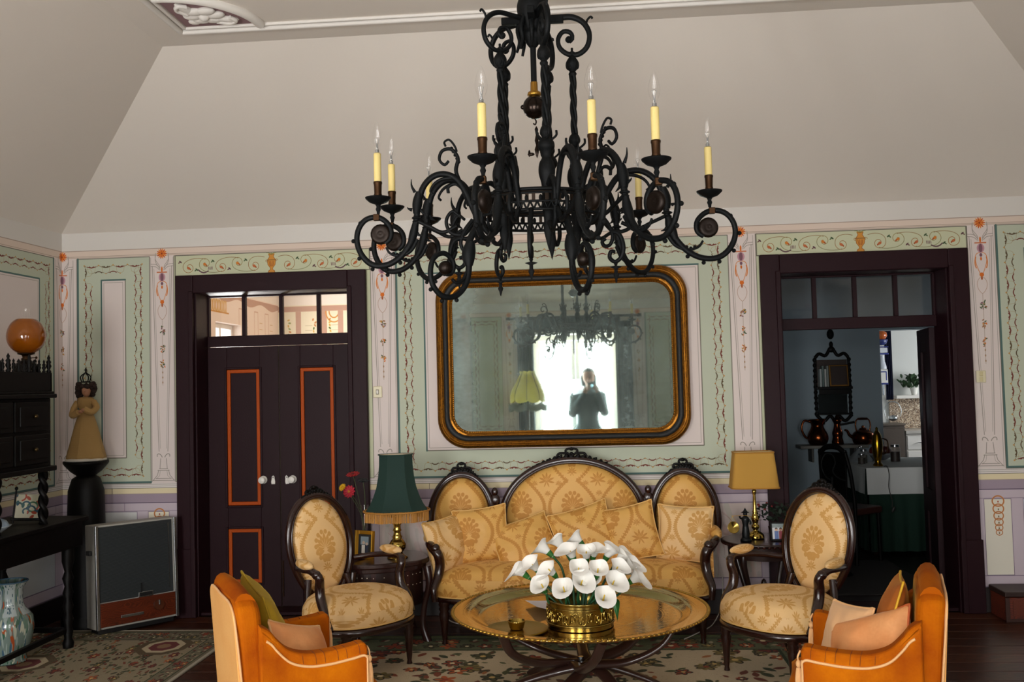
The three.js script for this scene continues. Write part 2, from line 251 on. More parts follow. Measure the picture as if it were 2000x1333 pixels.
  function braid(x) { for (let i = 0; i < 6; i++) { const y = 0.71 - i * 0.052 * (1 - i * 0.045), r = 0.036 * (1 - i * 0.09); ctx.strokeStyle = '#c98a55'; ctx.lineWidth = 0.009 * (1 - i * 0.08); ctx.beginPath(); ctx.ellipse(x, y, r, r * 0.92, 0, 0, 2 * PI); ctx.stroke(); ctx.strokeStyle = '#a55f30'; ctx.lineWidth = 0.003; ctx.stroke(); dot(x, y - 0.004, 0.004, 0.006, i ? '#77684a' : '#a3442a'); } }
  function marble(x0, x1, R) { dadoPanel(x0, x1, '#cbbcb6'); ctx.save(); ctx.beginPath(); ctx.rect(x0, 0.235, x1 - x0, 0.489); ctx.clip(); for (let i = 0; i < 60; i++) { const x = x0 + R() * (x1 - x0), y = 0.24 + R() * 0.48, d = (R() - 0.3) * 0.12; ctx.globalAlpha = 0.16 + 0.16 * R(); quad([x, y], [x + d * 0.3, y - 0.08], [x + d, y - 0.1 - R() * 0.14], 0.012 + R() * 0.03, ['#d3a193', '#9fac96', '#bd8f8a', '#ddd2cb', '#a9a59c'][floor(R() * 5)]); } for (let i = 0; i < 26; i++) { const x = x0 + R() * (x1 - x0), y = 0.24 + R() * 0.48, d = (R() - 0.2) * 0.16; ctx.globalAlpha = 0.4; quad([x, y], [x + d * 0.6, y - 0.03], [x + d, y - 0.12], 0.003, ['#a9605a', '#6f7a66', '#8a6a62'][floor(R() * 3)]); } ctx.restore(); ctx.globalAlpha = 1; }
  return { line, rect, frame, panel, pilaster, overdoor, dado, dadoPanel, braid, marble, ribbon, rosette };
}
function paintBack(ctx) {
  const p = painter(ctx), R = rng(5);
  p.rect(XL, XR, 0, TOP, INK.base); p.rect(XL, XR, 2.565, TOP, INK.frieze); p.rect(XL, XR, 2.512, 2.565, INK.peach); p.line([[XL, 2.565], [XR, 2.565]], 0.005, '#a59284'); p.line([[XL, 2.524], [XR, 2.524]], 0.003, '#a59284'); p.line([[XL, 2.516], [XR, 2.516]], 0.003, '#a59284');
  p.dado(XL, XR, R);
  p.panel(-3.61, -3.077, 0.921, 2.508, [-3.43, -3.255, 1.1, 2.352], R); p.panel(-1.327, 0.933, 0.921, 2.508, [-1.131, 0.733, 1.108, 2.32], R); p.panel(2.66, 3.4, 0.921, 2.508, [2.84, 3.22, 1.1, 2.35], R);
  for (const x of [-3.72, -2.987, -1.419, 1.018, 2.565]) p.pilaster(x, R);
  p.rect(-2.9, -1.5, 0.93, 2.508, INK.over); p.rect(1.117, 2.483, 0.93, 2.508, INK.over); p.frame(-2.9, -1.5, 0.93, 2.508, 0.004, INK.line); p.frame(1.117, 2.483, 0.93, 2.508, 0.004, INK.line);
  p.overdoor(-2.89, -1.505, 2.362, 2.508, R); p.overdoor(1.122, 2.478, 2.362, 2.508, R);
  p.dadoPanel(-3.68, -3.18, INK.grey); p.dadoPanel(-3.1, -2.95, '#e0d8c4'); p.braid(-3.02); p.marble(-1.47, -0.9, R); p.marble(-0.86, 0.5, R); p.marble(0.54, 1.08, R);
  p.dadoPanel(2.51, 2.68, '#dcd7c8'); p.dadoPanel(2.755, 3.4, '#cdd6da'); p.braid(2.598); p.braid(2.598 - 5.617);
}
function paintSide(ctx) {    // the left wall next to the corner: x here is the distance from the corner
  const p = painter(ctx), R = rng(8);
  p.rect(0, 1.1, 0, TOP, INK.base); p.rect(0, 1.1, 2.565, TOP, INK.frieze); p.rect(0, 1.1, 2.512, 2.565, INK.peach); p.line([[0, 2.565], [1.1, 2.565]], 0.005, '#a59284'); p.line([[0, 2.52], [1.1, 2.52]], 0.003, '#a59284');
  p.dado(0, 1.1, R); p.panel(0.1, 1.6, 0.921, 2.508, [0.28, 1.42, 1.1, 2.345], R); p.pilaster(0, R); p.dadoPanel(0.1, 1.0, '#c2c6c8');
}
function paintFar(ctx, wins) {  // front wall, seen in the looking glass
  const p = painter(ctx), R = rng(11);
  p.rect(XL, XR, 0, TOP, INK.base); p.rect(XL, XR, 2.565, TOP, INK.frieze); p.rect(XL, XR, 2.512, 2.565, INK.peach); p.line([[XL, 2.565], [XR, 2.565]], 0.006, '#a59284'); p.dado(XL, XR, R);
  for (const [a, b] of [[-1.634, -1.205], [0.735, 1.16], [3.1, 3.4]]) p.panel(a, b, 0.921, 2.508, null, R);
  for (const x of [-3.46, -1.72, -1.1, 0.64, 1.26, 3.0]) p.pilaster(x, R);
}
function wallTex(draw, x0, x1, y0, y1, ppm) { return canvasTex(round((x1 - x0) * ppm), round((y1 - y0) * ppm), (c, w, h) => { c.setTransform(w / (x1 - x0), 0, 0, -h / (y1 - y0), -x0 * w / (x1 - x0), h + y0 * h / (y1 - y0)); draw(c); }, { repeat: false }); }
const wallPaint = (draw, x0, x1, y0, y1, ppm) => M('#ffffff', { rough: 0.9, map: wallTex(draw, x0, x1, y0, y1, ppm), bumpMap: rep(plasterBump, 1.2), bumpScale: 0.003 });
// back wall: masonry blocks round the two openings, each with its stretch of painting
const DL = [-2.75, -1.655], DR = [1.262, 2.342], HEAD = 2.245, TH = 0.24;
{
  const wall = structGroup('wall_back');
  const piece = (x0, x1, y0, y1, ppm) => { const f = wallPaint(paintBack, x0, x1, y0, y1, ppm); obj('painted_plaster', bx0(x0, x1, y0, y1, -TH, 0), [m.plaster, m.plaster, m.plaster, m.plaster, f, m.plaster], wall); };
  piece(XL, DL[0], 0, TOP, 760); piece(DL[0], DL[1], HEAD, TOP, 760); piece(DL[1], -0.1965, 0, TOP, 760); piece(-0.1965, DR[0], 0, TOP, 760); piece(DR[0], DR[1], HEAD, TOP, 760); piece(DR[1], XR, 0, TOP, 760);
}
function bx0(x0, x1, y0, y1, z0, z1) { return new THREE.BoxGeometry(x1 - x0, y1 - y0, z1 - z0).translate((x0 + x1) / 2, (y0 + y1) / 2, (z0 + z1) / 2); }
{
  const wall = structGroup('wall_left'), f = wallPaint(paintSide, 0, 1.1, 0, TOP, 640);
  // its +x face: u runs from +z to -z, so the painting is laid mirrored
  f.map.repeat.set(-1, 1); f.map.offset.set(1, 0);
  obj('painted_plaster', bx0(XL - 0.24, XL, 0, TOP, 0, 1.1), [f, m.plaster, m.plaster, m.plaster, m.plaster, m.plaster], wall);
  obj('plaster', bx0(XL - 0.24, XL, 0, TOP, 1.1, ZF + 0.45), m.plaster, wall); obj('plaster', bx0(XL - 0.24, XL, 0, TOP, -0.24, 0), m.plaster, wall);
  const wr = structGroup('wall_right'); obj('plaster', bx0(XR, XR + 0.24, 0, TOP, -0.24, ZF + 0.45), M('#cfcbbf', { rough: 0.9 }), wr);
}
// front wall with three french windows
{
  const wall = structGroup('wall_front'), f = wallPaint(paintFar, XL, XR, 0, TOP, 200); const map = f.map;
  const WH = 2.25, HW = 0.58, cuts = [XL]; for (const c of WINX) cuts.push(c - HW, c + HW); cuts.push(XR);
  const piece = (x0, x1, y0, y1) => {
    const g = bx0(x0, x1, y0, y1, ZF, ZF + 0.45), u = g.attributes.uv, p = g.attributes.position; for (let i = 20; i < 24; i++) u.setXY(i, (p.getX(i) - XL) / (XR - XL), p.getY(i) / TOP);
    obj('painted_plaster', g, [m.plaster, m.plaster, m.plaster, m.plaster, m.plaster, f], wall);
  };
  for (let i = 0; i < 4; i++) piece(cuts[2 * i], cuts[2 * i + 1], 0, TOP); for (const c of WINX) piece(c - HW, c + HW, WH, TOP);
  WINX.forEach((c, i) => {
    const w = structGroup('window_' + (i + 1)); w.position.set(c, 0, ZF + 0.38);
    const g = [bx(-0.58, -0.51, 0, 2.25, -0.04, 0.04), bx(0.51, 0.58, 0, 2.25, -0.04, 0.04), bx(-0.51, 0.51, 2.18, 2.25, -0.04, 0.04), bx(-0.51, 0.51, 0, 0.05, -0.05, 0.05)]; obj('window_frame', g, m.white, w);
    for (const s of [-1, 1]) {
      const leaf = part('casement', w), x0 = s < 0 ? -0.505 : 0.005, x1 = x0 + 0.5;
      obj('sash', [bx(x0, x0 + 0.055, 0.06, 2.17, -0.03, 0.03), bx(x1 - 0.055, x1, 0.06, 2.17, -0.03, 0.03), bx(x0, x1, 2.1, 2.17, -0.029, 0.029), bx(x0, x1, 0.06, 0.5, -0.029, 0.029)], m.white, leaf);
      obj('pane', bx(x0 + 0.05, x1 - 0.05, 0.49, 2.11, -0.003, 0.003, 0), m.glass, leaf);
    }
  });
}
// floor boards
{
  const fl = structGroup('floor'), R = rng(3), mats = [0, 1, 2, 3].map((i) => M(['#5a3420', '#4f2d1b', '#633b25', '#54301d'][i], { rough: 0.34, map: rep(woodTex, 0.5, 1.6), bumpMap: rep(fineBump, 2), bumpScale: 0.0008 }));
  const gs = [0, 1, 2].map((k) => metric(box(XR - XL, 0.03, 0.156, 0, 0, 0, 0.003), 1).translate(0, 0, 0)), sub = obj('subfloor', bx0(XL - 0.2, XR + 0.2, -0.12, -0.03, -0.24, ZF + 0.45), m.black, fl);
  for (let i = 0; i < 43; i++) { const b = obj('plank', gs[i % 3], mats[floor(R() * 4)], fl); b.position.set((XL + XR) / 2, -0.015 + (R() - 0.5) * 0.0012, 0.08 + i * 0.16 - 0.0); }
}
// ceiling: four sloping planes up to a flat field with plaster mouldings
{
  const c = structGroup('ceiling'), k = 1.385, H = 3.48, x0 = XL, x1 = XR, z0 = 0, z1 = ZF, a = x0 + k, b = x1 - k, d = z0 + k, e = z1 - k, t = 0.12;
  const slab = (q) => { const P = q.map((v) => V(...v)), n = V(0, 0, 0).crossVectors(P[1].clone().sub(P[0]), P[2].clone().sub(P[0])).normalize(); if (n.y < 0) n.negate(); const O = P.map((v) => v.clone().addScaledVector(n, t)), pos = [], idx = [], uv = []; const quad = (A) => { const s = pos.length / 3; A.forEach((v) => { pos.push(v.x, v.y, v.z); uv.push(v.x + v.y * 0.3, v.z + v.y * 0.7); }); idx.push(s, s + 1, s + 2, s, s + 2, s + 3); }; quad(P); quad([...O].reverse()); for (let i = 0; i < 4; i++) quad([P[i], O[i], O[(i + 1) % 4], P[(i + 1) % 4]]); const g = geom(pos, idx, uv); return toCreasedNormals(clean(g), 0.2); };
  obj('ceiling_slope', slab([[x0, TOP, z0], [a, H, d], [b, H, d], [x1, TOP, z0]]), m.ceiling, c);
  obj('ceiling_slope', slab([[x0, TOP, z1], [x1, TOP, z1], [b, H, e], [a, H, e]]), m.ceiling, c);
  obj('ceiling_slope', slab([[x0, TOP, z0], [x0, TOP, z1], [a, H, e], [a, H, d]]), m.ceiling, c);
  obj('ceiling_slope', slab([[x1, TOP, z0], [b, H, d], [b, H, e], [x1, TOP, z1]]), m.ceiling, c);
  obj('ceiling_field', bx0(a - 0.02, b + 0.02, H, H + 0.12, d - 0.02, e + 0.02), m.ceiling, c);
  // outer roof boarding keeps daylight out above the walls
  obj('roof_boarding', [bx0(x0 - 0.3, x1 + 0.3, H + 0.16, H + 0.2, z0 - 0.3, z1 + 0.5), bx0(x0 - 0.3, x0 - 0.24, TOP - 0.05, H + 0.18, z0 - 0.3, z1 + 0.5), bx0(x1 + 0.24, x1 + 0.3, TOP - 0.05, H + 0.18, z0 - 0.3, z1 + 0.5), bx0(x0 - 0.3, x1 + 0.3, TOP - 0.05, H + 0.18, z0 - 0.3, z0 - 0.24), bx0(x0 - 0.3, x1 + 0.3, TOP - 0.05, H + 0.18, z1 + 0.45, z1 + 0.5)], m.black, c);
  const mx0 = -2.13, mx1 = 1.83, mz0 = 1.605, mz1 = ZF - 1.605, r = 0.4;
  const bar = (xa, za, xb, zb, w, hh, off) => { const L = hypot(xb - xa, zb - za); return tf(box(L, hh, w, 0, 0, 0, hh * 0.45), [(xa + xb) / 2, H - hh / 2 + 0.002, (za + zb) / 2], [0, -atan2(zb - za, xb - xa), 0]); };
  const mould = []; for (const [o, w, hh] of [[0, 0.03, 0.03], [0.034, 0.022, 0.018]]) mould.push(bar(mx0 + o, mz0 + o, mx1 - o, mz0 + o, w, hh), bar(mx0 + o, mz1 - o, mx1 - o, mz1 - o, w, hh), bar(mx0 + o, mz0 + o, mx0 + o, mz1 - o, w, hh), bar(mx1 - o, mz0 + o, mx1 - o, mz1 - o, w, hh));
  obj('ceiling_moulding', mould, m.white, c);
  for (const [sx, sz] of [[1, 1], [-1, 1], [1, -1], [-1, -1]]) {
    const ox = sx > 0 ? mx0 + 0.05 : mx1 - 0.05, oz = sz > 0 ? mz0 + 0.05 : mz1 - 0.05, sh = new THREE.Shape(); sh.moveTo(0, 0); sh.lineTo(r, 0); sh.absarc(0, 0, r, 0, PI / 2, false); sh.lineTo(0, 0);
    const corner = part('ceiling_corner', c); corner.position.set(ox, H, oz); corner.rotation.x = PI / 2; corner.scale.set(sx, sz, 1);
    obj('mauve_field', new THREE.ExtrudeGeometry(sh, { depth: 0.004, bevelEnabled: false, curveSegments: 24 }), m.mauvePaint, corner);
    const arc = []; for (let i = 0; i <= 20; i++) { const t = (i / 20) * PI / 2; arc.push([r * cos(t), r * sin(t), 0.01]); } obj('arc_moulding', [tube(arc, 0.026, { n: 24, k: 8 })], m.white, corner);
    const orn = []; for (let i = 0; i < 6; i++) { const t = (i / 6) * 2 * PI; orn.push(ball(0.05, 0.032, 0.02, 0.16 + 0.06 * cos(t), 0.16 + 0.06 * sin(t), 0.012)); } orn.push(ball(0.03, 0.03, 0.03, 0.16, 0.16, 0.014), tf(ball(0.07, 0.025, 0.018), [0.25, 0.1, 0.01], [0, 0, -0.4]), tf(ball(0.07, 0.025, 0.018), [0.1, 0.25, 0.01], [0, 0, 1.97]), ball(0.035, 0.025, 0.015, 0.08, 0.08, 0.01), tf(tube([[0.2, 0.09, 0.02], [0.26, 0.06, 0.02], [0.3, 0.085, 0.018], [0.28, 0.12, 0.015]], 0.012), [0, 0, 0]), tf(tube([[0.09, 0.2, 0.02], [0.06, 0.26, 0.02], [0.085, 0.3, 0.018], [0.12, 0.28, 0.015]], 0.012), [0, 0, 0])); obj('plaster_rosette', orn, m.white, corner);
  }
}
// dark baseboards
{
  const bm = M('#1d1311', { rough: 0.5 }), b = (n, g) => struct(obj(n, g, bm));
  b('baseboard_back', [bx(XL, -2.9, 0, 0.158, 0, 0.018), bx(-1.51, 1.12, 0, 0.158, 0, 0.018), bx(2.485, XR, 0, 0.158, 0, 0.018)]); b('baseboard_left', bx(XL, XL + 0.018, 0, 0.158, 0.018, ZF)); b('baseboard_right', bx(XR - 0.018, XR, 0, 0.158, 0.018, ZF));
}
// door cases
function doorCase(name, x0, x1) {
  const d = structGroup(name), w = 0.128;
  obj('casing', [bx(x0 - w, x0, 0, 2.362, -0.002, 0.04, 0.006), bx(x1, x1 + w, 0, 2.362, -0.002, 0.04, 0.006), bx(x0, x1, HEAD - 0.01, 2.362, -0.002, 0.04, 0.006), bx(x0 - 0.03, x0 + 0.002, 0, 2.25, 0.03, 0.052, 0.006), bx(x1 - 0.002, x1 + 0.03, 0, 2.25, 0.03, 0.052, 0.006)], m.doorPaint, d);
  obj('plinth', [bx(x0 - w - 0.008, x0 + 0.004, 0, 0.47, 0.0, 0.05, 0.004), bx(x1 - 0.004, x1 + w + 0.008, 0, 0.47, 0.0, 0.05, 0.004)], m.doorPaint, d);
  obj('jamb', [bx(x0, x0 + 0.012, 0, HEAD, -TH, 0.01, 0.002), bx(x1 - 0.012, x1, 0, HEAD, -TH, 0.01, 0.002), bx(x0 + 0.012, x1 - 0.012, HEAD - 0.012, HEAD, -TH, 0.01, 0.002)], m.doorPaint, d);
  const tr = part('transom', d), zi = -0.215, n = [bx(x0 + 0.012, x1 - 0.012, 1.866, 1.943, zi - 0.03, zi + 0.03), bx(x0 + 0.012, x1 - 0.012, 2.222, HEAD - 0.012, zi - 0.02, zi + 0.02)], W = x1 - x0;
  for (const k of [0.005, 0.25, 0.5, 0.75, 0.988]) n.push(bx(x0 + W * k - 0.012, x0 + W * k + 0.016, 1.943, 2.222, zi - 0.018, zi + 0.018)); obj('glazing_bar', n, m.doorPaint, tr);
  for (let i = 0; i < 4; i++) obj('pane', bx(x0 + W * (i / 4) + 0.014, x0 + W * ((i + 1) / 4) - 0.01, 1.94, 2.225, zi - 0.002, zi + 0.002, 0), m.glass, tr);
  obj('threshold', bx(x0 + 0.012, x1 - 0.012, 0, 0.022, -TH, -0.02, 0.004), m.doorPaint, d);
  return d;
}
const door1 = doorCase('door_1', ...DL), door2 = doorCase('door_2', ...DR);
// one leaf with its two orange-lined panels; x runs from the hinge at 0 to w
function doorLeaf(parent, w, left) {
  const leaf = part('leaf', parent), t = 0.04, y1 = 1.862, P = [[0.19, 0.57], [0.735, 1.7]], px0 = w / 2 - 0.12, px1 = w / 2 + 0.12;
  obj('stile', [bx(0, px0, 0.025, y1, -t / 2, t / 2), bx(px1, w, 0.025, y1, -t / 2, t / 2)], m.doorPaint, leaf);
  obj('rail', [bx(px0, px1, 0.025, P[0][0], -t / 2, t / 2 - 0.001), bx(px0, px1, P[0][1], P[1][0], -t / 2, t / 2 - 0.001), bx(px0, px1, P[1][1], y1, -t / 2, t / 2 - 0.001)], m.doorPaint, leaf);
  for (const [a, b] of P) {
    obj('panel', bx(px0 - 0.005, px1 + 0.005, a - 0.005, b + 0.005, -0.006, 0.006), m.doorPaint, leaf);
    obj('orange_moulding', [bx(px0, px0 + 0.026, a, b, 0.004, 0.022, 0.006), bx(px1 - 0.026, px1, a, b, 0.004, 0.022, 0.006), bx(px0 + 0.02, px1 - 0.02, a, a + 0.026, 0.004, 0.021, 0.006), bx(px0 + 0.02, px1 - 0.02, b - 0.026, b, 0.004, 0.021, 0.006)], m.doorOrange, leaf);
    obj('panel_moulding', [bx(px0 - 0.016, px0, a - 0.016, b + 0.016, 0.016, 0.027, 0.004), bx(px1, px1 + 0.016, a - 0.016, b + 0.016, 0.016, 0.027, 0.004), bx(px0, px1, a - 0.016, a, 0.016, 0.027, 0.004), bx(px0, px1, b, b + 0.016, 0.016, 0.027, 0.004)], m.doorPaint, leaf);
  }
  return leaf;
}
{
  const mid = -2.2165, a = doorLeaf(door1, mid - 0.003 - (DL[0] + 0.014), true); a.position.set(DL[0] + 0.014, 0, -0.2);
  const b = doorLeaf(door1, DL[1] - 0.014 - (mid + 0.003), false); b.position.set(mid + 0.003, 0, -0.2);
  const fit = (leaf, kx, ex, tilt) => { const kn = obj('door_knob', [tf(lathe([[0, 0], [0.026, 0.001], [0.029, 0.006], [0.026, 0.01], [0.012, 0.014], [0.011, 0.026], [0.021, 0.034], [0.025, 0.043], [0.021, 0.052], [0, 0.056]], 0, 0, 0, 24), [kx, 0.914, 0.02], [PI / 2, 0, 0])], m.porcelain, leaf); const es = obj('keyhole_plate', [tf(extrude([[-0.013, -0.028], [0.013, -0.028], [0.015, -0.01], [0.01, 0.012], [0.009, 0.026], [0, 0.034], [-0.009, 0.026], [-0.01, 0.012], [-0.015, -0.01]], 0.008, 0.002), [ex, 0.91, 0.02], [0, 0, tilt])], m.porcelain, leaf); obj('keyhole', [tf(cyl(0.004, 0.004, 0.002, 0, 0, 0, 10), [ex, 0.93, 0.0285], [PI / 2, 0, 0])], m.black, es); };
  fit(a, -2.337 - DL[0] - 0.014, -2.266 - DL[0] - 0.014, 0); fit(b, -2.124 - mid - 0.003, -2.166 - mid - 0.003, 0.15);
  obj('bolt_rod', [tf(cyl(0.004, 0.004, 0.25, 0, 0, 0, 8), [0.012, 0.22, 0.026])], m.bronze, b);
  const open = doorLeaf(door2, 0.52, true); open.position.set(DR[1] - 0.02, 0, -0.265); open.rotation.y = PI / 2 - 0.17;
  const open2 = doorLeaf(door2, 0.52, true); open2.position.set(DR[0] + 0.03, 0, -0.26); open2.rotation.y = PI / 2 + 1.15;
}
// light switches
function switchPlate(p, label, rocker) { const t = thing('light_switch', label, 'light switch', p); obj('plate', box(0.062, 0.078, 0.012, 0, 0, 0.006, 0.005), M('#d8cfae', { rough: 0.4 }), t); if (rocker) { obj('rocker', tf(box(0.014, 0.026, 0.01, 0, 0, 0, 0.003), [0, 0, 0.013], [0.2, 0, 0]), m.porcelain, t); obj('rocker_slot', box(0.02, 0.034, 0.002, 0, 0, 0.0118, 0.0005), M('#6a6350'), t); } else { for (const s of [-1, 1]) obj('button', box(0.022, 0.03, 0.008, s * 0.0, s * 0.018, 0.012, 0.003), M('#cbbf94', { rough: 0.4 }), t); } return t; }
switchPlate([-1.463, 1.516, 0.001], 'cream light switch with one dark rocker slot, between closed door and mirror', true);
switchPlate([2.526, 1.518, 0.001], 'yellowed light switch with two buttons, right of the open doorway', false);

// ---------------------------------------------------------------- rooms beyond the two doors
{
  // bright painted room behind the closed door: its left wall has a window, its far wall painted stiles
  const inkR = (c) => { const p = painter(c), R = rng(41); p.rect(-3.2, -0.4, 0, 2.9, '#e2dabf'); p.rect(-3.2, -0.4, 2.41, 2.9, '#e6ddd2'); p.rect(-3.2, -0.4, 2.345, 2.4, '#b8937f'); for (let k = 0; k < 9; k++) { const x = -3.0 + floor(k / 2) * 0.44 + (k % 2) * 0.27; p.rect(x, x + 0.055, 0.8, 2.345, '#bb9682'); if (k % 2) { c.strokeStyle = '#c98a45'; c.lineWidth = 0.012; for (const q of [0.05, 0.085]) { c.beginPath(); c.ellipse(x + 0.13, 2.34, q, q * 1.3, 0, PI, 2 * PI); c.stroke(); } } for (let i = 0; i < 34; i++) { c.fillStyle = ['#55682f', '#c07a3a', '#8d9a52', '#c9a24a'][floor(R() * 4)]; c.beginPath(); c.ellipse(x - 0.075 + (R() - 0.5) * 0.03, 2.26 - i * 0.03, 0.008, 0.014, R() * 3, 0, 7); c.fill(); } for (let i = 0; i < 14; i++) p.line([[x + 0.1, 2.2 - i * 0.05], [x + 0.17, 2.2 - i * 0.05]], 0.005, '#bcae8c'); } };
  const inkL = (c) => { const p = painter(c); p.rect(0, 3.2, 0, 2.9, '#e4d2c3'); p.rect(0, 3.2, 2.42, 2.9, '#e6ddd2'); c.fillStyle = '#b8937f'; c.beginPath(); c.moveTo(0, 2.41); for (let i = 0; i <= 60; i++) c.lineTo(i / 60 * 3.2, 2.355 + 0.022 * sin(i * 0.55)); c.lineTo(3.2, 2.41); c.closePath(); c.fill(); c.strokeStyle = '#c99a4c'; c.lineWidth = 0.012; for (let i = 0; i < 22; i++) { c.beginPath(); c.ellipse(0.95 + i * 0.035, 2.29, 0.014, 0.05, 0, 0, 7); c.stroke(); } p.line([[0.9, 2.235], [1.75, 2.235]], 0.012, '#c08434'); for (const z of [0.5, 2.0, 2.4, 2.7]) { p.line([[z, 2.3], [z + 0.1, 2.3], [z + 0.1, 0.9], [z, 0.9]], 0.01, '#c9a48e', true); for (let k = 0; k < 12; k++) p.line([[z + 0.14, 2.2 - k * 0.06], [z + 0.22, 2.2 - k * 0.06]], 0.006, '#c9a87c'); } };
  const s = structGroup('wall_side_room'), X = -3.183, Z = -3.1, far = wallPaint(inkR, -3.2, -0.4, 0, 2.9, 300), left = M('#ffffff', { map: wallTex(inkL, 0, 3.2, 0, 2.9, 300), rough: 0.9 }), pl = M('#e4d2c3', { rough: 0.9 });
  { const g = bx0(-3.4, -0.4, 0, 2.9, Z - 0.2, Z), u = g.attributes.uv, p = g.attributes.position; for (let i = 16; i < 20; i++) u.setXY(i, (p.getX(i) + 3.2) / 2.8, p.getY(i) / 2.9); obj('painted_plaster', g, [pl, pl, pl, pl, far, pl], s); }
  const lp = (z0, z1, y0, y1) => { const g = bx0(X - 0.2, X, y0, y1, z0, z1), u = g.attributes.uv, p = g.attributes.position; for (let i = 0; i < 4; i++) u.setXY(i, -p.getZ(i) / 3.2, p.getY(i) / 2.9); obj('painted_plaster', g, [left, pl, pl, pl, pl, pl], s); };
  lp(Z, -2.05, 0, 2.9); lp(-1.45, -TH, 0, 2.9); lp(-2.05, -1.45, 0, 0.85); lp(-2.05, -1.45, 2.15, 2.9); obj('plaster', bx0(-0.6, -0.4, 0, 2.9, Z, -TH), pl, s);
  struct(obj('ceiling_side_room', bx0(-3.5, -0.4, 2.9, 3.0, -3.3, -TH), M('#ddd3c6', { rough: 0.9 }))); struct(obj('floor_side_room', bx0(-3.5, -0.4, -0.12, 0, -3.3, -TH), M('#6a4a34', { rough: 0.5 })));
  const w = structGroup('window_4'), x0 = X - 0.13, x1 = X - 0.08; obj('window_frame', [bx(x0, x1, 0.85, 2.15, -2.05, -2.01), bx(x0, x1, 0.85, 2.15, -1.49, -1.45), bx(x0, x1, 2.11, 2.15, -2.01, -1.49), bx(x0, x1, 0.85, 0.9, -2.01, -1.49), bx(x0, x1, 0.9, 2.11, -1.765, -1.735)], m.white, w); obj('pane', bx(X - 0.108, X - 0.102, 0.88, 2.13, -2.03, -1.47, 0), m.glass, w);
}
{
  // shaded dining room behind the open door, kitchen beyond it
  const s = structGroup('wall_dining_room'), wm = M('#93a2aa', { rough: 0.9, bumpMap: rep(plasterBump, 1.2), bumpScale: 0.003 }), kw = M('#d5d6d2', { rough: 0.8 });
  obj('plaster', bx0(0.7, 2.83, 0, 2.75, -3.44, -3.2), wm, s); obj('plaster', bx0(0.5, 0.7, 0, 2.75, -3.44, -TH), wm, s); obj('plaster', bx0(3.46, 3.7, 0, 2.75, -3.2, -TH), wm, s); obj('lintel', bx0(2.83, 5.6, 1.99, 2.75, -3.44, -3.2), wm, s); obj('plaster', bx0(3.72, 5.6, 0, 1.99, -3.44, -3.2), wm, s);
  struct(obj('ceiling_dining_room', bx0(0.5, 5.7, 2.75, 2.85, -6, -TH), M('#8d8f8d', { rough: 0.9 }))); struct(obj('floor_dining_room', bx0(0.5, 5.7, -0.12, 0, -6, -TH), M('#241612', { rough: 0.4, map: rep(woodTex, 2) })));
  const k = structGroup('wall_kitchen'); obj('plaster', bx0(2.5, 5.7, 0, 2.75, -5.7, -5.45), kw, k); obj('plaster', bx0(2.3, 2.5, 0, 2.75, -5.7, -3.44), kw, k); obj('plaster', [bx0(5.5, 5.7, 0, 0.9, -5.45, -3.44), bx0(5.5, 5.7, 2.3, 2.75, -5.45, -3.44), bx0(5.5, 5.7, 0.9, 2.3, -5.45, -4.8), bx0(5.5, 5.7, 0.9, 2.3, -3.6, -3.44)], kw, k);
  const w = structGroup('window_5'); obj('window_frame', [bx(5.55, 5.62, 0.9, 2.3, -4.8, -4.74), bx(5.55, 5.62, 0.9, 2.3, -3.66, -3.6), bx(5.55, 5.62, 2.24, 2.3, -4.74, -3.66), bx(5.55, 5.62, 0.9, 0.96, -4.74, -3.66)], m.white, w); obj('pane', bx(5.582, 5.588, 0.95, 2.25, -4.75, -3.65, 0), m.glass, w);
  // -- kitchen furniture (about five metres behind the doorway)
  const t = thing('kitchen_drawer_unit', 'white kitchen drawer unit with chrome handles seen through the open doorway', 'cabinet', [3.78, 0, -4.98]);
  obj('body', bx(-0.18, 0.35, 0.06, 0.86, -0.44, 0.0, 0.004), m.white, t); for (const [a, b] of [[0.1, 0.42], [0.44, 0.66], [0.68, 0.84]]) { const d = obj('drawer', bx(-0.17, 0.34, a, b, -0.002, 0.018, 0.004), m.white, t); obj('handle', [tube([[-0.05, (a + b) / 2, 0.018], [-0.05, (a + b) / 2, 0.045], [0.2, (a + b) / 2, 0.045], [0.2, (a + b) / 2, 0.018]], 0.006)], m.steel, d); }
  tag(obj('worktop', bx(3.59, 4.15, 0.862, 0.9, -5.41, -4.94, 0.004), M('#b9b3ab', { rough: 0.3 })), 'pale stone worktop on the white kitchen drawers', 'worktop');
  const gran = canvasTex(256, 256, (c, w2, h2) => { const R = rng(4); c.fillStyle = '#a8927a'; c.fillRect(0, 0, w2, h2); for (let i = 0; i < 2600; i++) { c.fillStyle = ['#6b5240', '#c9b79c', '#8a7058', '#d9cdb8', '#54443a'][floor(R() * 5)]; c.beginPath(); c.arc(R() * w2, R() * h2, 1 + R() * 3, 0, 7); c.fill(); } });
  tag(obj('splashback', metric(bx(3.56, 4.2, 0.9, 1.26, -5.45, -5.42, 0.003), 2.2), M('#ffffff', { map: gran, rough: 0.35 })), 'speckled brown granite splashback behind the kitchen worktop', 'splashback');
  tag(obj('wall_shelf', bx(3.6, 4.2, 1.262, 1.3, -5.45, -5.26, 0.004), m.white), 'white shelf carrying a leafy plant above the granite splashback', 'shelf');
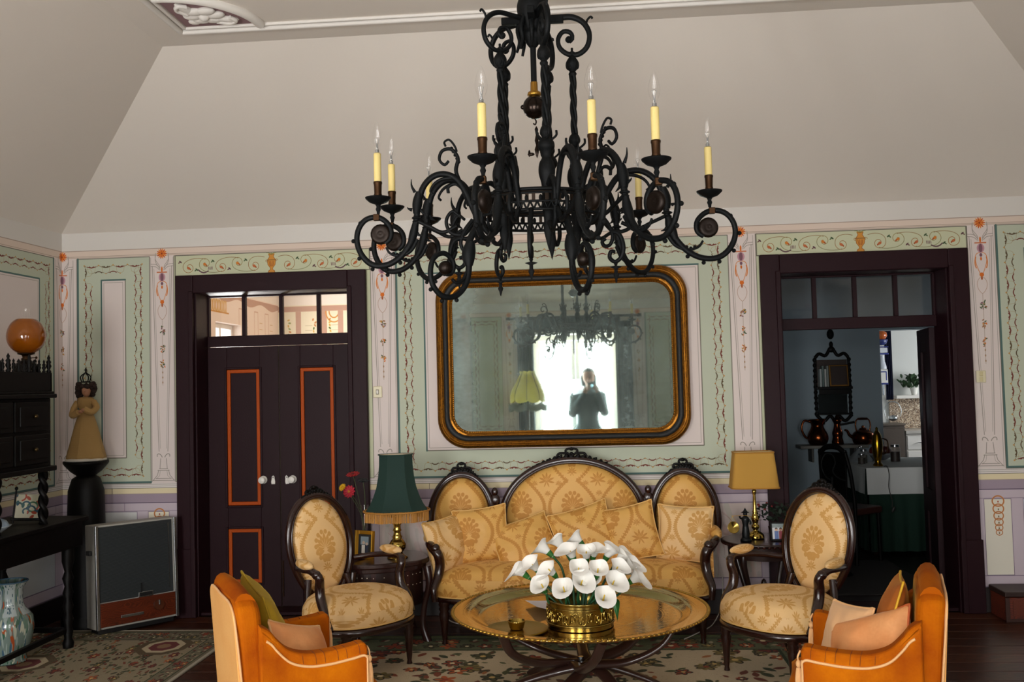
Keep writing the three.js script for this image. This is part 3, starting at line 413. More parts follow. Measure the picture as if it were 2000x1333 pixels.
  const pl = thing('potted_plant', 'dark leafy pot plant on the white kitchen shelf', 'plant', [3.83, 1.3, -5.34]); obj('pot', [lathe([[0.03, 0], [0.045, 0.08], [0.05, 0.085], [0.046, 0.09], [0, 0.08]])], m.porcelain, pl); const R = rng(77), lv = []; for (let i = 0; i < 70; i++) { const a = R() * 2 * PI, r = 0.02 + 0.16 * R(), y = 0.1 + 0.14 * R(); lv.push(tf(new THREE.CircleGeometry(0.035, 6).scale(1, 0.55, 1), [r * cos(a), y, r * sin(a) * 0.5], [R() * 2 - 1, R() * 6, R() * 2])); } obj('foliage', lv, M('#24401f', { rough: 0.6, side: THREE.DoubleSide }), pl);
  tag(obj('curtain', [waveSheet(3.5, 3.585, 1.25, 2.3, -5.33, 0.02, 4)], M('#1b2140', { rough: 0.85, side: THREE.DoubleSide })), 'dark blue curtain strip hanging beside the blue and white kitchen decor', 'curtain');
  const d = thing('kitchen_ornament', 'blue and white ceramic ornament hanging in the kitchen beside the blue curtain', 'ornament', [3.43, 1.22, -5.2]);
  obj('amber_lantern', [lathe([[0.02, 0.86], [0.07, 0.83], [0.075, 0.79], [0.05, 0.75], [0.03, 0.75]], 0, 0, 0, 8)], M('#b4561c', { rough: 0.15, clearcoat: 0.6 }), d); obj('blue_collar', [lathe([[0.05, 0.75], [0.075, 0.745], [0.06, 0.7], [0.03, 0.68]], 0, 0, 0, 10)], M('#2b3670', { rough: 0.3 }), d); obj('tile_band', [box(0.13, 0.06, 0.04, 0, 0.62, 0, 0.006)], M('#d8dae0', { rough: 0.3 }), d); obj('blue_trim', [box(0.15, 0.018, 0.05, 0, 0.578, 0, 0.004), box(0.15, 0.012, 0.05, 0, 0.66, 0, 0.004)], M('#2d3a86', { rough: 0.4 }), d); obj('bottle_neck', [lathe([[0.028, 0.56], [0.03, 0.5], [0.05, 0.43], [0.052, 0.4]], 0, 0, 0, 12)], M('#c8cdd6', { rough: 0.2 }), d); obj('tile_plaque', [box(0.115, 0.17, 0.03, 0, 0.31, 0, 0.004)], m.porcelain, d); obj('plaque_border', [box(0.09, 0.012, 0.034, 0, 0.365, 0, 0.002), box(0.012, 0.1, 0.034, 0.04, 0.315, 0, 0.002), box(0.115, 0.02, 0.034, 0, 0.225, 0, 0.003)], M('#2d3a86', { rough: 0.4 }), d); obj('hanging_rod', [box(0.02, 0.14, 0.02, 0, 0.16, 0, 0.003)], m.steel, d); obj('ceiling_rod', [box(0.01, 0.67, 0.01, 0, 1.19, 0, 0.002)], m.steel, d);
  const ko = thing('glass_kettle', 'round glass kettle with wire hoop handle on brown kitchen cupboard', 'kettle', [3.47, 0.985, -5.0]); obj('bowl', [ball(0.075, 0.07, 0.075, 0, 0.075, 0, 18)], m.glass, ko); obj('steel_base', [ball(0.05, 0.035, 0.05, 0, 0.06, 0, 14)], m.steel, ko); obj('hoop', [tube([[-0.085, 0.08, 0], [-0.095, 0.15, 0], [-0.06, 0.23, 0], [0, 0.25, 0], [0.06, 0.23, 0], [0.095, 0.15, 0], [0.085, 0.08, 0]], 0.005)], m.steel, ko);
  const kc = thing('kitchen_cupboard', 'plain brown kitchen cupboard in front of the white drawers', 'cupboard', [3.44, 0, -5.0]); obj('body', bx(-0.14, 0.14, 0, 0.96, -0.3, 0.05, 0.004), M('#4b4038', { rough: 0.5 }), kc); obj('top', bx(-0.15, 0.15, 0.96, 0.985, -0.3, 0.065, 0.004), M('#655a50', { rough: 0.4 }), kc); obj('door', bx(-0.12, 0.12, 0.06, 0.93, 0.05, 0.066, 0.003), M('#51453c', { rough: 0.5 }), kc);
}
function waveSheet(x0, x1, y0, y1, z, amp, waves, th = 0) { return surf((u, v) => [x0 + (x1 - x0) * u, y0 + (y1 - y0) * v, z + amp * sin(u * waves * 2 * PI + 0.6 * sin(v * 3)) * (1 - 0.35 * v)], waves * 10, 8); }
{
  // -- dining room
  const Z = -3.2, copper = M('#7a3f20', { rough: 0.22, metal: 1 });
  const sh = thing('hanging_shelf', 'carved dark wall shelf with mirror and leaning books in the dining room', 'shelf', [2.355, 1.15, Z]); const cm = m.ebony;
  const side = (s) => { const g = [tube([[s * 0.16, 0.02, 0.03], [s * 0.165, 0.3, 0.03], [s * 0.16, 0.57, 0.03]], 0.014)]; for (let i = 0; i < 11; i++) g.push(ball(0.02, 0.022, 0.02, s * 0.165, 0.03 + i * 0.053, 0.03, 8)); return g; };
  obj('side_post', side(-1), cm, sh); obj('side_post', side(1), cm, sh);
  obj('crest', [tube([[-0.16, 0.58, 0.03], [-0.12, 0.62, 0.03], [-0.06, 0.6, 0.03], [0, 0.68, 0.03], [0.06, 0.6, 0.03], [0.12, 0.62, 0.03], [0.16, 0.58, 0.03]], 0.016), ball(0.035, 0.03, 0.02, 0, 0.66, 0.03), ball(0.02, 0.03, 0.02, 0, 0.71, 0.03)], cm, sh);
  obj('shelf_board', [bx(-0.17, 0.17, 0.27, 0.295, 0, 0.12), bx(-0.15, 0.15, 0.22, 0.27, 0.1, 0.115)], cm, sh); obj('foot_scroll', [tube([[-0.17, 0.02, 0.05], [-0.1, -0.04, 0.05], [-0.04, 0.01, 0.05], [0, -0.03, 0.05], [0.04, 0.01, 0.05], [0.1, -0.04, 0.05], [0.17, 0.02, 0.05]], 0.016), bx(-0.16, 0.16, 0.02, 0.035, 0, 0.1)], cm, sh); obj('mirror_pane', bx(-0.14, 0.14, 0.035, 0.22, 0.005, 0.012, 0), M('#aab4ba', { rough: 0.06, metal: 1 }), sh);
  obj('back_board', bx(-0.15, 0.15, 0.29, 0.56, 0.0, 0.01, 0.002), M('#33241d', { rough: 0.6 }), sh);
  for (let i = 0; i < 4; i++) tag(obj('book', bx(2.22 + i * 0.022, 2.238 + i * 0.022, 1.446, 1.62 + (i % 2) * 0.03, Z + 0.015, Z + 0.1, 0.002), M(['#b9c0bd', '#6d7f7c', '#c3c6c0', '#8a928d'][i], { rough: 0.8 })), ['palest slim book at the left end of the hanging shelf', 'grey-green slim book second from the left on the hanging shelf', 'pale slim book third from the left on the hanging shelf', 'grey slim book beside the framed picture on the hanging shelf'][i], 'book', 'books on the hanging shelf');
  const pf = thing('framed_picture', 'small dark picture with gilt edge leaning on the hanging shelf', 'picture', [2.41, 1.447, Z + 0.06], 0); pf.rotation.x = -0.12; obj('picture', bx(-0.075, 0.08, 0.01, 0.2, 0, 0.008, 0.001), M('#2d1c16', { rough: 0.5 }), pf); obj('frame', [bx(-0.09, -0.075, 0, 0.21, -0.002, 0.014), bx(0.08, 0.092, 0, 0.21, -0.002, 0.014), bx(-0.075, 0.08, 0, 0.014, -0.002, 0.014), bx(-0.075, 0.08, 0.198, 0.21, -0.002, 0.014)], M('#8a5f22', { rough: 0.4, metal: 0.5 }), pf);
  tag(obj('wall_hook', [ball(0.035, 0.05, 0.03, 2.352, 1.96, Z + 0.03), cyl(0.01, 0.01, 0.08, 2.352, 2.0, Z + 0.02)], m.iron), 'dark iron hook on the dining room wall above the hanging shelf', 'hook');
  const ws = thing('wall_bracket_shelf', 'long grey wall shelf carrying the copper jugs', 'shelf', [0, 0, 0]); obj('board', bx(1.98, 2.62, 0.855, 0.885, Z, Z + 0.24, 0.004), M('#76746c', { rough: 0.5 }), ws); obj('bracket', [bx(2.1, 2.12, 0.72, 0.855, Z, Z + 0.16), bx(2.5, 2.52, 0.72, 0.855, Z, Z + 0.16)], M('#4a4843', { rough: 0.6 }), ws);
  const jug = thing('copper_jug', 'large dark copper jug with looped handle on the grey wall shelf', 'jug', [2.17, 0.886, Z + 0.13]); obj('body', [lathe([[0, 0], [0.07, 0], [0.098, 0.05], [0.095, 0.1], [0.065, 0.16], [0.058, 0.19], [0.08, 0.245], [0.075, 0.245], [0.05, 0.19], [0, 0.1]], 0, 0, 0, 28, 40)], copper, jug); obj('handle', [tube([[-0.06, 0.22, 0], [-0.12, 0.235, 0], [-0.15, 0.17, 0], [-0.12, 0.08, 0], [-0.085, 0.06, 0]], 0.011)], copper, jug); obj('spout', [tf(new THREE.ConeGeometry(0.04, 0.05, 10), [0.065, 0.235, 0], [0, 0, -0.9])], copper, jug);
  const pot = thing('copper_coffee_pot', 'slim copper coffee pot with straight side handle on the grey wall shelf', 'coffee pot', [2.36, 0.885, Z + 0.12]); obj('body', [lathe([[0, 0], [0.05, 0], [0.055, 0.02], [0.045, 0.07], [0.05, 0.11], [0.035, 0.16], [0.03, 0.2], [0.045, 0.235], [0.02, 0.26], [0.012, 0.28], [0, 0.29]], 0, 0, 0, 24, 44)], copper, pot); obj('handle', [tube([[0.03, 0.19, 0], [0.09, 0.2, 0.01], [0.16, 0.215, 0.02]], 0.01)], m.ebony, pot);
  const ke = thing('copper_kettle', 'round copper kettle with tall hoop handle right of the coffee pot', 'kettle', [2.6, 0.885, Z + 0.13]); obj('body', [lathe([[0, 0], [0.08, 0], [0.105, 0.05], [0.09, 0.11], [0.04, 0.14], [0.035, 0.15], [0.015, 0.16], [0.012, 0.175], [0, 0.18]], 0, 0, 0, 24, 40)], copper, ke); obj('spout', [tube([[-0.085, 0.06, 0], [-0.13, 0.09, 0], [-0.15, 0.13, 0], [-0.175, 0.14, 0]], (t2) => 0.018 - 0.009 * t2)], copper, ke); obj('hoop_handle', [tube([[-0.06, 0.12, 0], [-0.07, 0.19, 0], [-0.05, 0.24, 0], [0.05, 0.24, 0], [0.07, 0.19, 0], [0.06, 0.12, 0]], 0.006), tube([[-0.045, 0.243, 0], [0.045, 0.243, 0]], 0.011)], copper, ke);
  // dining table: green floor-length cloth, white cloth over it
  const ta = thing('dining_table', 'dining table under cloths in the shaded room beyond the doorway', 'table', [2.85, 0, -2.55]); obj('tabletop', bx(-0.5, 0.55, 0.7, 0.74, -0.5, 0.5, 0.005), m.mahogany, ta); for (const [x, z] of [[-0.44, 0.44], [0.48, 0.44], [-0.44, -0.44], [0.48, -0.44]]) obj('leg', bx(x - 0.03, x + 0.03, 0, 0.7, z - 0.03, z + 0.03), m.mahogany, ta);
  const drape = (x0, x1, z0, z1, y, drop, amp, n) => { const per = []; const side2 = (ax, az, bx2, bz, nx, nz) => surf((u, v) => { const w2 = amp * sin(u * n * 2 * PI) * v; return [ax + (bx2 - ax) * u + nx * (0.006 + w2 + 0.012 * v), y - drop * v, az + (bz - az) * u + nz * (0.006 + w2 + 0.012 * v)]; }, n * 6, 6); per.push(side2(x0, z1, x1, z1, 0, 1), side2(x1, z1, x1, z0, 1, 0), side2(x1, z0, x0, z0, 0, -1), side2(x0, z0, x0, z1, -1, 0)); per.push(bx(x0 - 0.006, x1 + 0.006, y - 0.003, y, z0 - 0.006, z1 + 0.006, 0)); return per; };
  tag(obj('tablecloth', drape(2.345, 3.405, -3.055, -2.045, 0.745, 0.71, 0.016, 9), M('#123226', { rough: 0.9, side: THREE.DoubleSide })), 'dark green floor-length cloth on the dining table', 'tablecloth'); tag(obj('tablecloth', drape(2.328, 3.425, -3.072, -2.028, 0.75, 0.225, 0.004, 5), M('#dadddb', { rough: 0.9, side: THREE.DoubleSide })), 'white cloth laid over the green cloth on the dining table', 'tablecloth');
  const ur = thing('brass_samovar', 'tall fluted brass coffee urn standing on the white dining tablecloth', 'urn', [2.48, 0.75, -2.2]); obj('body', [lathe([[0, 0], [0.04, 0], [0.042, 0.01], [0.025, 0.03], [0.03, 0.06], [0.045, 0.12], [0.047, 0.2], [0.035, 0.27], [0.018, 0.3], [0.01, 0.315], [0.012, 0.33], [0, 0.345]], 0, 0, 0, 10, 0)], M('#b58a22', { rough: 0.22, metal: 1 }), ur); obj('handle', [tube([[0.045, 0.24, 0], [0.085, 0.22, 0], [0.08, 0.12, 0], [0.045, 0.1, 0]], 0.006)], m.bronze, ur);
  const jar = (p, label, c, r, h) => { const j = thing('storage_jar', label, 'jar', p); obj('glass', [lathe([[0, 0.002], [r, 0.002], [r, h * 0.8], [r * 0.8, h * 0.92]], 0, 0, 0, 18)], m.glass, j); obj('contents', [cyl(r * 0.9, r * 0.9, h * 0.6, 0, h * 0.32, 0, 16)], M(c, { rough: 0.5 }), j); obj('lid', [cyl(r * 0.82, r * 0.82, h * 0.14, 0, h * 0.97, 0, 16)], m.steel, j); return j; };
  jar([3.0, 0.75, -2.35], 'squat jar of red preserve near the right end of the dining table', '#8e2a12', 0.085, 0.11); jar([2.3 + 0.1, 0.75, -2.42], 'small jar standing left of the brass urn', '#39342c', 0.035, 0.09); jar([2.44, 0.75, -2.5], 'tall clear jar behind the brass urn', '#4a4a42', 0.035, 0.12); jar([2.75, 0.75, -2.6], 'dark jar between the brass urn and the red preserve', '#2c211c', 0.045, 0.15);
  const bo = thing('fruit_bowl', 'shallow bowl of dark fruit on the far end of the dining table', 'bowl', [2.68, 0.75, -2.85]); obj('bowl', [lathe([[0, 0.004], [0.06, 0.002], [0.14, 0.05], [0.15, 0.07], [0.135, 0.055], [0, 0.02]], 0, 0, 0, 24)], M('#8e949a', { rough: 0.3 }), bo); const R = rng(31);
  for (let i = 0; i < 3; i++) { const a = i * 2.09 + 0.5, r = 0.06; tag(obj('fruit', [ball(0.05, 0.047, 0.05, 2.68 + r * cos(a), 0.75 + 0.085, -2.85 + r * sin(a))], M(['#4b1510', '#6e2414', '#5a3a12'][i % 3], { rough: 0.4 })), ['near dark red fruit in the dining table bowl', 'rust red fruit at the left of the dining table bowl', 'brown fruit at the back of the dining table bowl'][i], 'fruit', 'fruit in the dining table bowl'); }
  const lid = thing('metal_dish_cover', 'grey cone-shaped dish cover on the near left end of the dining table', 'dish cover', [2.47, 0.75, -2.72]); obj('cover', [lathe([[0.12, 0], [0.118, 0.02], [0.03, 0.11], [0.012, 0.12]], 0, 0, 0, 8)], M('#8f989c', { rough: 0.5 }), lid); obj('knob', [ball(0.015, 0.015, 0.015, 0, 0.13, 0)], m.steel, lid);
  tag(obj('lamp_cable', [tube([[2.5, 0.756, -2.1], [2.505, 0.758, -2.02], [2.51, 0.7, -1.998], [2.5, 0.58, -1.985], [2.52, 0.47, -1.975], [2.515, 0.42, -1.97]], 0.0035, { n: 40, k: 6 }), tf(ball(0.013, 0.028, 0.01), [2.525, 0.4, -1.97], [0, 0, -0.4])], M('#2a2926', { rough: 0.5 })), 'dark cord with pale inline switch hanging over the white tablecloth', 'cable');
  // dining chair turned to the table
  const ch = thing('dining_chair', 'dark high-backed dining chair left of the dining table', 'chair', [2.13, 0, -1.76], PI - 0.9); ch.scale.set(0.8, 0.95, 0.85); obj('seat', [box(0.42, 0.06, 0.4, 0, 0.46, 0, 0.015)], M('#3a1d17', { rough: 0.5 }), ch); for (const s of [-1, 1]) { obj('rear_post', [tube([[s * 0.19, 0, -0.2], [s * 0.19, 0.46, -0.19], [s * 0.18, 0.8, -0.23], [s * 0.15, 0.99, -0.27]], 0.02)], m.ebony, ch); obj('leg', [tube([[s * 0.18, 0.44, 0.17], [s * 0.18, 0, 0.18]], 0.02)], m.ebony, ch); } obj('backrest', [tube([[-0.16, 0.96, -0.265], [-0.08, 1.01, -0.27], [0, 1.02, -0.27], [0.08, 1.01, -0.27], [0.16, 0.96, -0.265]], 0.025), bx(-0.15, 0.15, 0.58, 0.97, -0.262, -0.24)], m.ebony, ch);
  const co = thing('wire_plate_stand', 'looped black wire stand on the floor behind the right gold chair', 'stand', [1.84, 0.012, -1.2]); obj('post', [tube([[0, 0, 0], [0, 0.75, 0]], 0.012)], m.iron, co); obj('loop', [tube([[0, 0.72, 0], [-0.05, 0.76, 0], [-0.075, 0.86, 0], [-0.04, 0.93, 0], [0.01, 0.92, 0], [0.03, 0.86, 0], [0.01, 0.79, 0], [0.05, 0.74, 0], [0.1, 0.72, 0]], 0.009)], m.iron, co); obj('foot', [cyl(0.13, 0.11, 0.025, 0, 0.0125, 0, 20)], m.iron, co);
  tag(obj('doormat', bx(1.45, 2.4, 0, 0.012, -1.78, -0.5, 0.004), M('#1a1614', { rough: 0.95 })), 'dark mat on the dining room floor inside the doorway', 'mat');
}

// ---------------------------------------------------------------- the looking glass
{
  const t = thing('wall_mirror', 'large old mirror in rounded gilt and black frame above the sofa', 'mirror', [-0.197, 1.72, 0.03]); t.rotation.x = -0.0026;
  const W = 0.848, H = 0.6, R = 0.2;
  // outline of a rounded rectangle inset by d
  const rr = (d) => { const P = [], w = W - d, h = H - d, r = max(0.06, R - d * 0.75); for (const [sx, sy, a0] of [[1, 1, 0], [-1, 1, PI / 2], [-1, -1, PI], [1, -1, 1.5 * PI]]) for (let i = 0; i <= 10; i++) { const a = a0 + (i / 10) * PI / 2; P.push([sx * (w - r) + r * cos(a), sy * (h - r) + r * sin(a)]); } return P; };
  const band = (profile) => { // profile: [inset, height] points swept round the outline
    const pos = [], idx = [], uv = [], n = profile.length, rings = profile.map(([d]) => rr(d)), k = rings[0].length; let len = 0;
    for (let i = 0; i <= k; i++) { const a = rings[0][i % k], b = rings[0][(i + 1) % k]; for (let j = 0; j < n; j++) { const q = rings[j][i % k]; pos.push(q[0], q[1], profile[j][1]); uv.push(len * 3, j / n); } len += hypot(a[0] - b[0], a[1] - b[1]); }
    for (let i = 0; i < k; i++) for (let j = 0; j < n - 1; j++) { const a = i * n + j, b = a + n; idx.push(a, b, a + 1, b, b + 1, a + 1); } return toCreasedNormals(clean(geom(pos, idx, uv)), 0.7);
  };
  const gilt = canvasTex(512, 128, (c, w, h) => { const Q = rng(9); c.fillStyle = '#946018'; c.fillRect(0, 0, w, h); for (let i = 0; i < 1500; i++) { c.fillStyle = ['#c08a2a', '#6a3a10', '#4a240c', '#a8701e', '#7a4a16', '#24150c'][floor(Q() * 6)]; c.globalAlpha = 0.35; c.fillRect(Q() * w, Q() * h, 4 + Q() * 46, 1 + Q() * 3); } for (let i = 0; i < 260; i++) { c.globalAlpha = 0.5; c.fillStyle = '#2a1a10'; c.fillRect(Q() * w, Q() * h, 1 + Q() * 5, 1 + Q() * 8); } });
  const gm = M('#ffffff', { map: gilt, rough: 0.34, metal: 0.85 }), bm = M('#070b0d', { rough: 0.6 });
  obj('outer_gilt_moulding', band([[0, -0.028], [0, 0.012], [0.006, 0.026], [0.018, 0.034], [0.026, 0.03], [0.03, 0.033], [0.04, 0.03], [0.048, 0.022]]), gm, t);
  obj('black_moulding', band([[0.046, 0.02], [0.052, 0.026], [0.062, 0.03], [0.074, 0.026], [0.082, 0.018]]), bm, t);
  obj('inner_gilt_moulding', band([[0.08, 0.016], [0.084, 0.024], [0.094, 0.026], [0.104, 0.02], [0.114, 0.006]]), gm, t);
  const bead = []; const ring = rr(0.108); for (let i = 0; i < ring.length; i++) { const a = ring[i], b = ring[(i + 1) % ring.length], L = hypot(a[0] - b[0], a[1] - b[1]), n = max(1, round(L / 0.014)); for (let j = 0; j < n; j++) bead.push(box(0.006, 0.006, 0.006, a[0] + (b[0] - a[0]) * j / n, a[1] + (b[1] - a[1]) * j / n, 0.012, 0)); } obj('bead_course', bead, gm, t);
  obj('back_board', [(() => { const s = new THREE.Shape(rr(0.004).map((p) => V2(...p))); return new THREE.ExtrudeGeometry(s, { depth: 0.02, bevelEnabled: false }).translate(0, 0, -0.028); })()], m.ebony, t);
  // foxed silvering: where the silver has gone the glass is dull grey-green
  const blot = (w, h, seed, draw) => canvasTex(w, h, draw, { srgb: false, repeat: false });
  const ageAndLift = new Float32Array(640 * 448); { const Q = (x, y) => { const e = min(x, 1 - x) * 2, b = y; let v = 0.2 + 0.3 * fbm(x, y, 5, 4) + 0.16 * fbm(x, y, 40, 2); const left = max(0, 1 - x / 0.2) * (0.75 + 0.9 * fbm(x, y * 0.7, 7, 4) + 0.35 * fbm(x, y, 60, 2)); const bot = max(0, 1 - y / 0.11) * (0.65 + 1.1 * fbm(x, y, 12, 4)); const col = max(0, 1 - abs(x - 0.755) / 0.05) * (0.35 + 1.4 * fbm(x, y, 55, 2)) * (y > 0.05 && y < 0.66 ? 1 : 0); const col2 = max(0, 1 - abs(x - 0.33) / 0.045) * (0.25 + 1.1 * fbm(x, y, 9, 3)) * (y > 0.4 && y < 0.8 ? 1 : 0.3); return v + left * 0.8 + bot * 0.8 + max(0, col) * 0.3 + max(0, col2) * 0.4; }; for (let j = 0; j < 448; j++) for (let i = 0; i < 640; i++) ageAndLift[j * 640 + i] = max(0, min(1, Q((i + 0.5) / 640, (j + 0.5) / 448))); }  // besides the foxing, an even base haze is raised to brighten the reflected room
  const dt = (f, srgb) => { const d = new Uint8Array(640 * 448 * 4); for (let i = 0; i < 640 * 448; i++) { const c = f(ageAndLift[i], i); d[4 * i] = c[0]; d[4 * i + 1] = c[1]; d[4 * i + 2] = c[2]; d[4 * i + 3] = 255; } const x = new THREE.DataTexture(d, 640, 448); x.magFilter = THREE.LinearFilter; if (srgb) x.colorSpace = THREE.SRGBColorSpace; x.needsUpdate = true; return x; };
  const gmat = M('#ffffff', { map: dt((a) => [196 - 20 * a, 214 - 12 * a, 207 - 8 * a], true), metal: 1, metalnessMap: dt((a) => { const v = 255 * (1 - min(0.8, max(0.05, a - 0.05) * 0.9)); return [v, v, v]; }), rough: 1, roughnessMap: dt((a) => { const v = 255 * (0.02 + 0.04 * max(0, a - 0.35)); return [v, v, v]; }) });
  const gs = new THREE.ShapeGeometry(new THREE.Shape(rr(0.112).map((p) => V2(...p)))); { const u = gs.attributes.uv, p = gs.attributes.position; for (let i = 0; i < p.count; i++) u.setXY(i, (p.getX(i) + W) / (2 * W), (p.getY(i) + H) / (2 * H)); } gs.translate(0, 0, 0.004); obj('silvered_glass', gs, gmat, t);
}

// ---------------------------------------------------------------- the chandelier
{
  const CX = -0.165, CZ = 3.3, t = thing('chandelier', 'great black iron chandelier with scrolled arms and cream candle tubes', 'chandelier', [CX, 0, CZ]);
  const IR = m.iron, at = (r, y, th, o = 0) => { const a = th * PI / 180; return [r * cos(a) - o * sin(a), y, -(-r * sin(a)) * 1 + o * cos(a)]; };
  // angle 0 points right, 90 towards the windows (the camera)
  const path = (P, th) => P.map(([r, y]) => at(r, y, th));
  const stem = obj('stem', [cyl(0.012, 0.012, 0.75, 0, 3.1, 0, 12), cyl(0.01, 0.01, 0.3, 0, 2.68, 0, 12), lathe([[0.0, 3.48], [0.09, 3.48], [0.095, 3.455], [0.05, 3.43], [0.025, 3.38], [0.02, 3.36], [0, 3.36]], 0, 0, 0, 20)], IR, t);
  obj('crown', [lathe([[0.01, 2.98], [0.03, 2.95], [0.035, 2.92], [0.02, 2.9], [0.04, 2.86], [0.052, 2.82], [0.045, 2.78], [0.03, 2.74], [0.035, 2.72], [0.02, 2.69], [0.012, 2.68]], 0, 0, 0, 16, 40), ...[0, 1, 2, 3, 4, 5, 6, 7].map((i) => tf(tube([[0.03, 2.8, 0], [0.05, 2.74, 0], [0.045, 2.7, 0], [0.055, 2.665, 0]], (q) => 0.012 * (1 - 0.6 * q), { k: 6 }), [0, 0, 0], [0, i * PI / 4, 0])), bx(-0.105, 0.105, 2.76, 2.785, -0.012, 0.012), bx(-0.012, 0.012, 2.76, 2.785, -0.105, 0.105)], IR, t);
  const ballp = obj('counterweight_ball', [ball(0.04, 0.04, 0.04, 0, 2.475, 0, 24), ball(0.008, 0.008, 0.008, -0.04, 2.477, 0), ball(0.008, 0.008, 0.008, 0.04, 2.477, 0), tube([[0, 2.436, 0], [0.004, 2.425, 0], [0.0, 2.415, 0], [-0.006, 2.42, 0]], 0.0025), lathe([[0.001, 2.41], [0.006, 2.4], [0.003, 2.38], [0.007, 2.36], [0.003, 2.345], [0.008, 2.33], [0.004, 2.31], [0, 2.3]], 0.004, 0, 0, 10), ball(0.012, 0.006, 0.006, -0.016, 2.315, 0), ball(0.004, 0.012, 0.004, -0.022, 2.318, 0)], M('#231a15', { rough: 0.25, metal: 0.85 }), t); obj('gilt_collar', [lathe([[0.012, 2.56], [0.013, 2.53], [0.022, 2.525], [0.024, 2.515], [0.016, 2.512]], 0, 0, 0, 14)], M('#a2772f', { rough: 0.3, metal: 0.9 }), ballp);
  // openwork ring
  {
    const g = [], r = 0.213, y0 = 2.09, y1 = 2.155; const hoop = (y, q) => tube(Array.from({ length: 40 }, (_, i) => [r * cos(i / 40 * 2 * PI), y, r * sin(i / 40 * 2 * PI)]), q, { n: 80, k: 6, closed: true });
    g.push(hoop(y0, 0.005), hoop(y0 + 0.026, 0.004), hoop(y1, 0.006), hoop(y1 - 0.012, 0.004)); for (let i = 0; i < 60; i++) { const a = (i / 60) * 2 * PI, b = ((i + 0.5) / 60) * 2 * PI; g.push(tube([[r * cos(a), y0, r * sin(a)], [r * cos(b), y0 + 0.026, r * sin(b)]], 0.0032, { n: 2, k: 4 }), tube([[r * cos(b), y0 + 0.026, r * sin(b)], [r * cos(a + 2 * PI / 60), y0, r * sin(a + 2 * PI / 60)]], 0.0032, { n: 2, k: 4 })); if (i % 2 === 0) g.push(ball(0.006, 0.011, 0.006, r * cos(a), y0 + 0.036, r * sin(a), 6)); }
    obj('openwork_ring', g, IR, t);
    const s = []; for (let i = 0; i < 64; i++) { if (i % 4 === 3) continue; const a = (i / 64) * 2 * PI; s.push(tf(box(0.011, 0.03, 0.003, 0, 0, 0, 0), [r * cos(a), y1 - 0.028, r * sin(a)], [0, PI / 2 - a, 0])); } s.push(lathe([[r - 0.002, y1 - 0.012], [r - 0.002, y1]], 0, 0, 0, 64)); obj('ring_frieze', s, M('#241a12', { rough: 0.45, metal: 0.8 }), t);
  }
  // five twisted columns with vase feet, hung from scroll brackets
  for (let i = 0; i < 5; i++) {
    const th = i * 72 + 0, R = 0.131, P = at(R, 0, th), col = part('column', t); col.position.set(P[0], 0, P[2]); col.rotation.y = -th * PI / 180;
    const tw = []; for (let k = 0; k < 3; k++) { const S = []; for (let j = 0; j <= 36; j++) { const q = j / 36, a = q * 7.5 + k * 2.0944; S.push([0.0062 * cos(a), 2.375 + q * 0.21, 0.0062 * sin(a)]); } tw.push(tube(S, 0.0066, { n: 44, k: 6 })); }
    obj('twisted_shaft', tw, IR, col);
    obj('knop', [lathe([[0, 2.672], [0.004, 2.67], [0.004, 2.66], [0.01, 2.655], [0.008, 2.645], [0.02, 2.625], [0.022, 2.612], [0.016, 2.597], [0.01, 2.59], [0.014, 2.582], [0.009, 2.572]], 0, 0, 0, 12, 30), ...[0, 1, 2, 3, 4, 5].map((k) => ball(0.007, 0.016, 0.007, 0.016 * cos(k * 1.047), 2.612, 0.016 * sin(k * 1.047), 6))], IR, col);
    obj('vase_foot', [lathe([[0.009, 2.378], [0.016, 2.37], [0.02, 2.352], [0.014, 2.338], [0.026, 2.322], [0.028, 2.305], [0.018, 2.288], [0.016, 2.27], [0.024, 2.255], [0.028, 2.225], [0.02, 2.19], [0.018, 2.16], [0.02, 2.12], [0.014, 2.07], [0.016, 2.04], [0.01, 2.01], [0.004, 1.985], [0, 1.97]], 0, 0, 0, 12, 60), ...[0, 1, 2, 3, 4].map((k) => tf(tube([[0.018, 2.33, 0], [0.034, 2.345, 0], [0.034, 2.36, 0]], 0.004, { k: 5 }), [0, 0, 0], [0, k * 1.257, 0])), ...[0, 1, 2, 3, 4].map((k) => ball(0.01, 0.022, 0.01, 0.016 * cos(k * 1.257), 2.24, 0.016 * sin(k * 1.257), 6))], IR, col);
    obj('ring_strut', [tube([[0.012, 2.18, 0], [0.05, 2.2, 0], [0.085, 2.17, 0], [0.085, 2.12, 0]], 0.009, { k: 6 }), tube([[0.012, 2.06, 0], [0.05, 2.03, 0], [0.082, 2.06, 0], [0.083, 2.1, 0]], 0.008, { k: 6 })], IR, col);
    const sc = obj('scroll_bracket', [tube(path([[0.03, 2.772], [0.085, 2.776], [0.135, 2.776], [0.172, 2.755], [0.191, 2.715], [0.182, 2.672], [0.152, 2.648], [0.118, 2.65], [0.09, 2.674], [0.086, 2.705], [0.103, 2.728], [0.127, 2.724], [0.134, 2.704], [0.122, 2.692]], th), (q) => 0.0095 - 0.003 * q, { n: 60, k: 6, flat: 1.2 }), tube(path([[0.18, 2.745], [0.186, 2.765], [0.198, 2.775], [0.203, 2.768]], th), 0.004, { k: 5 }), ball(0.012, 0.012, 0.012, ...at(0.121, 2.7, th), 8)], IR, t);
  }
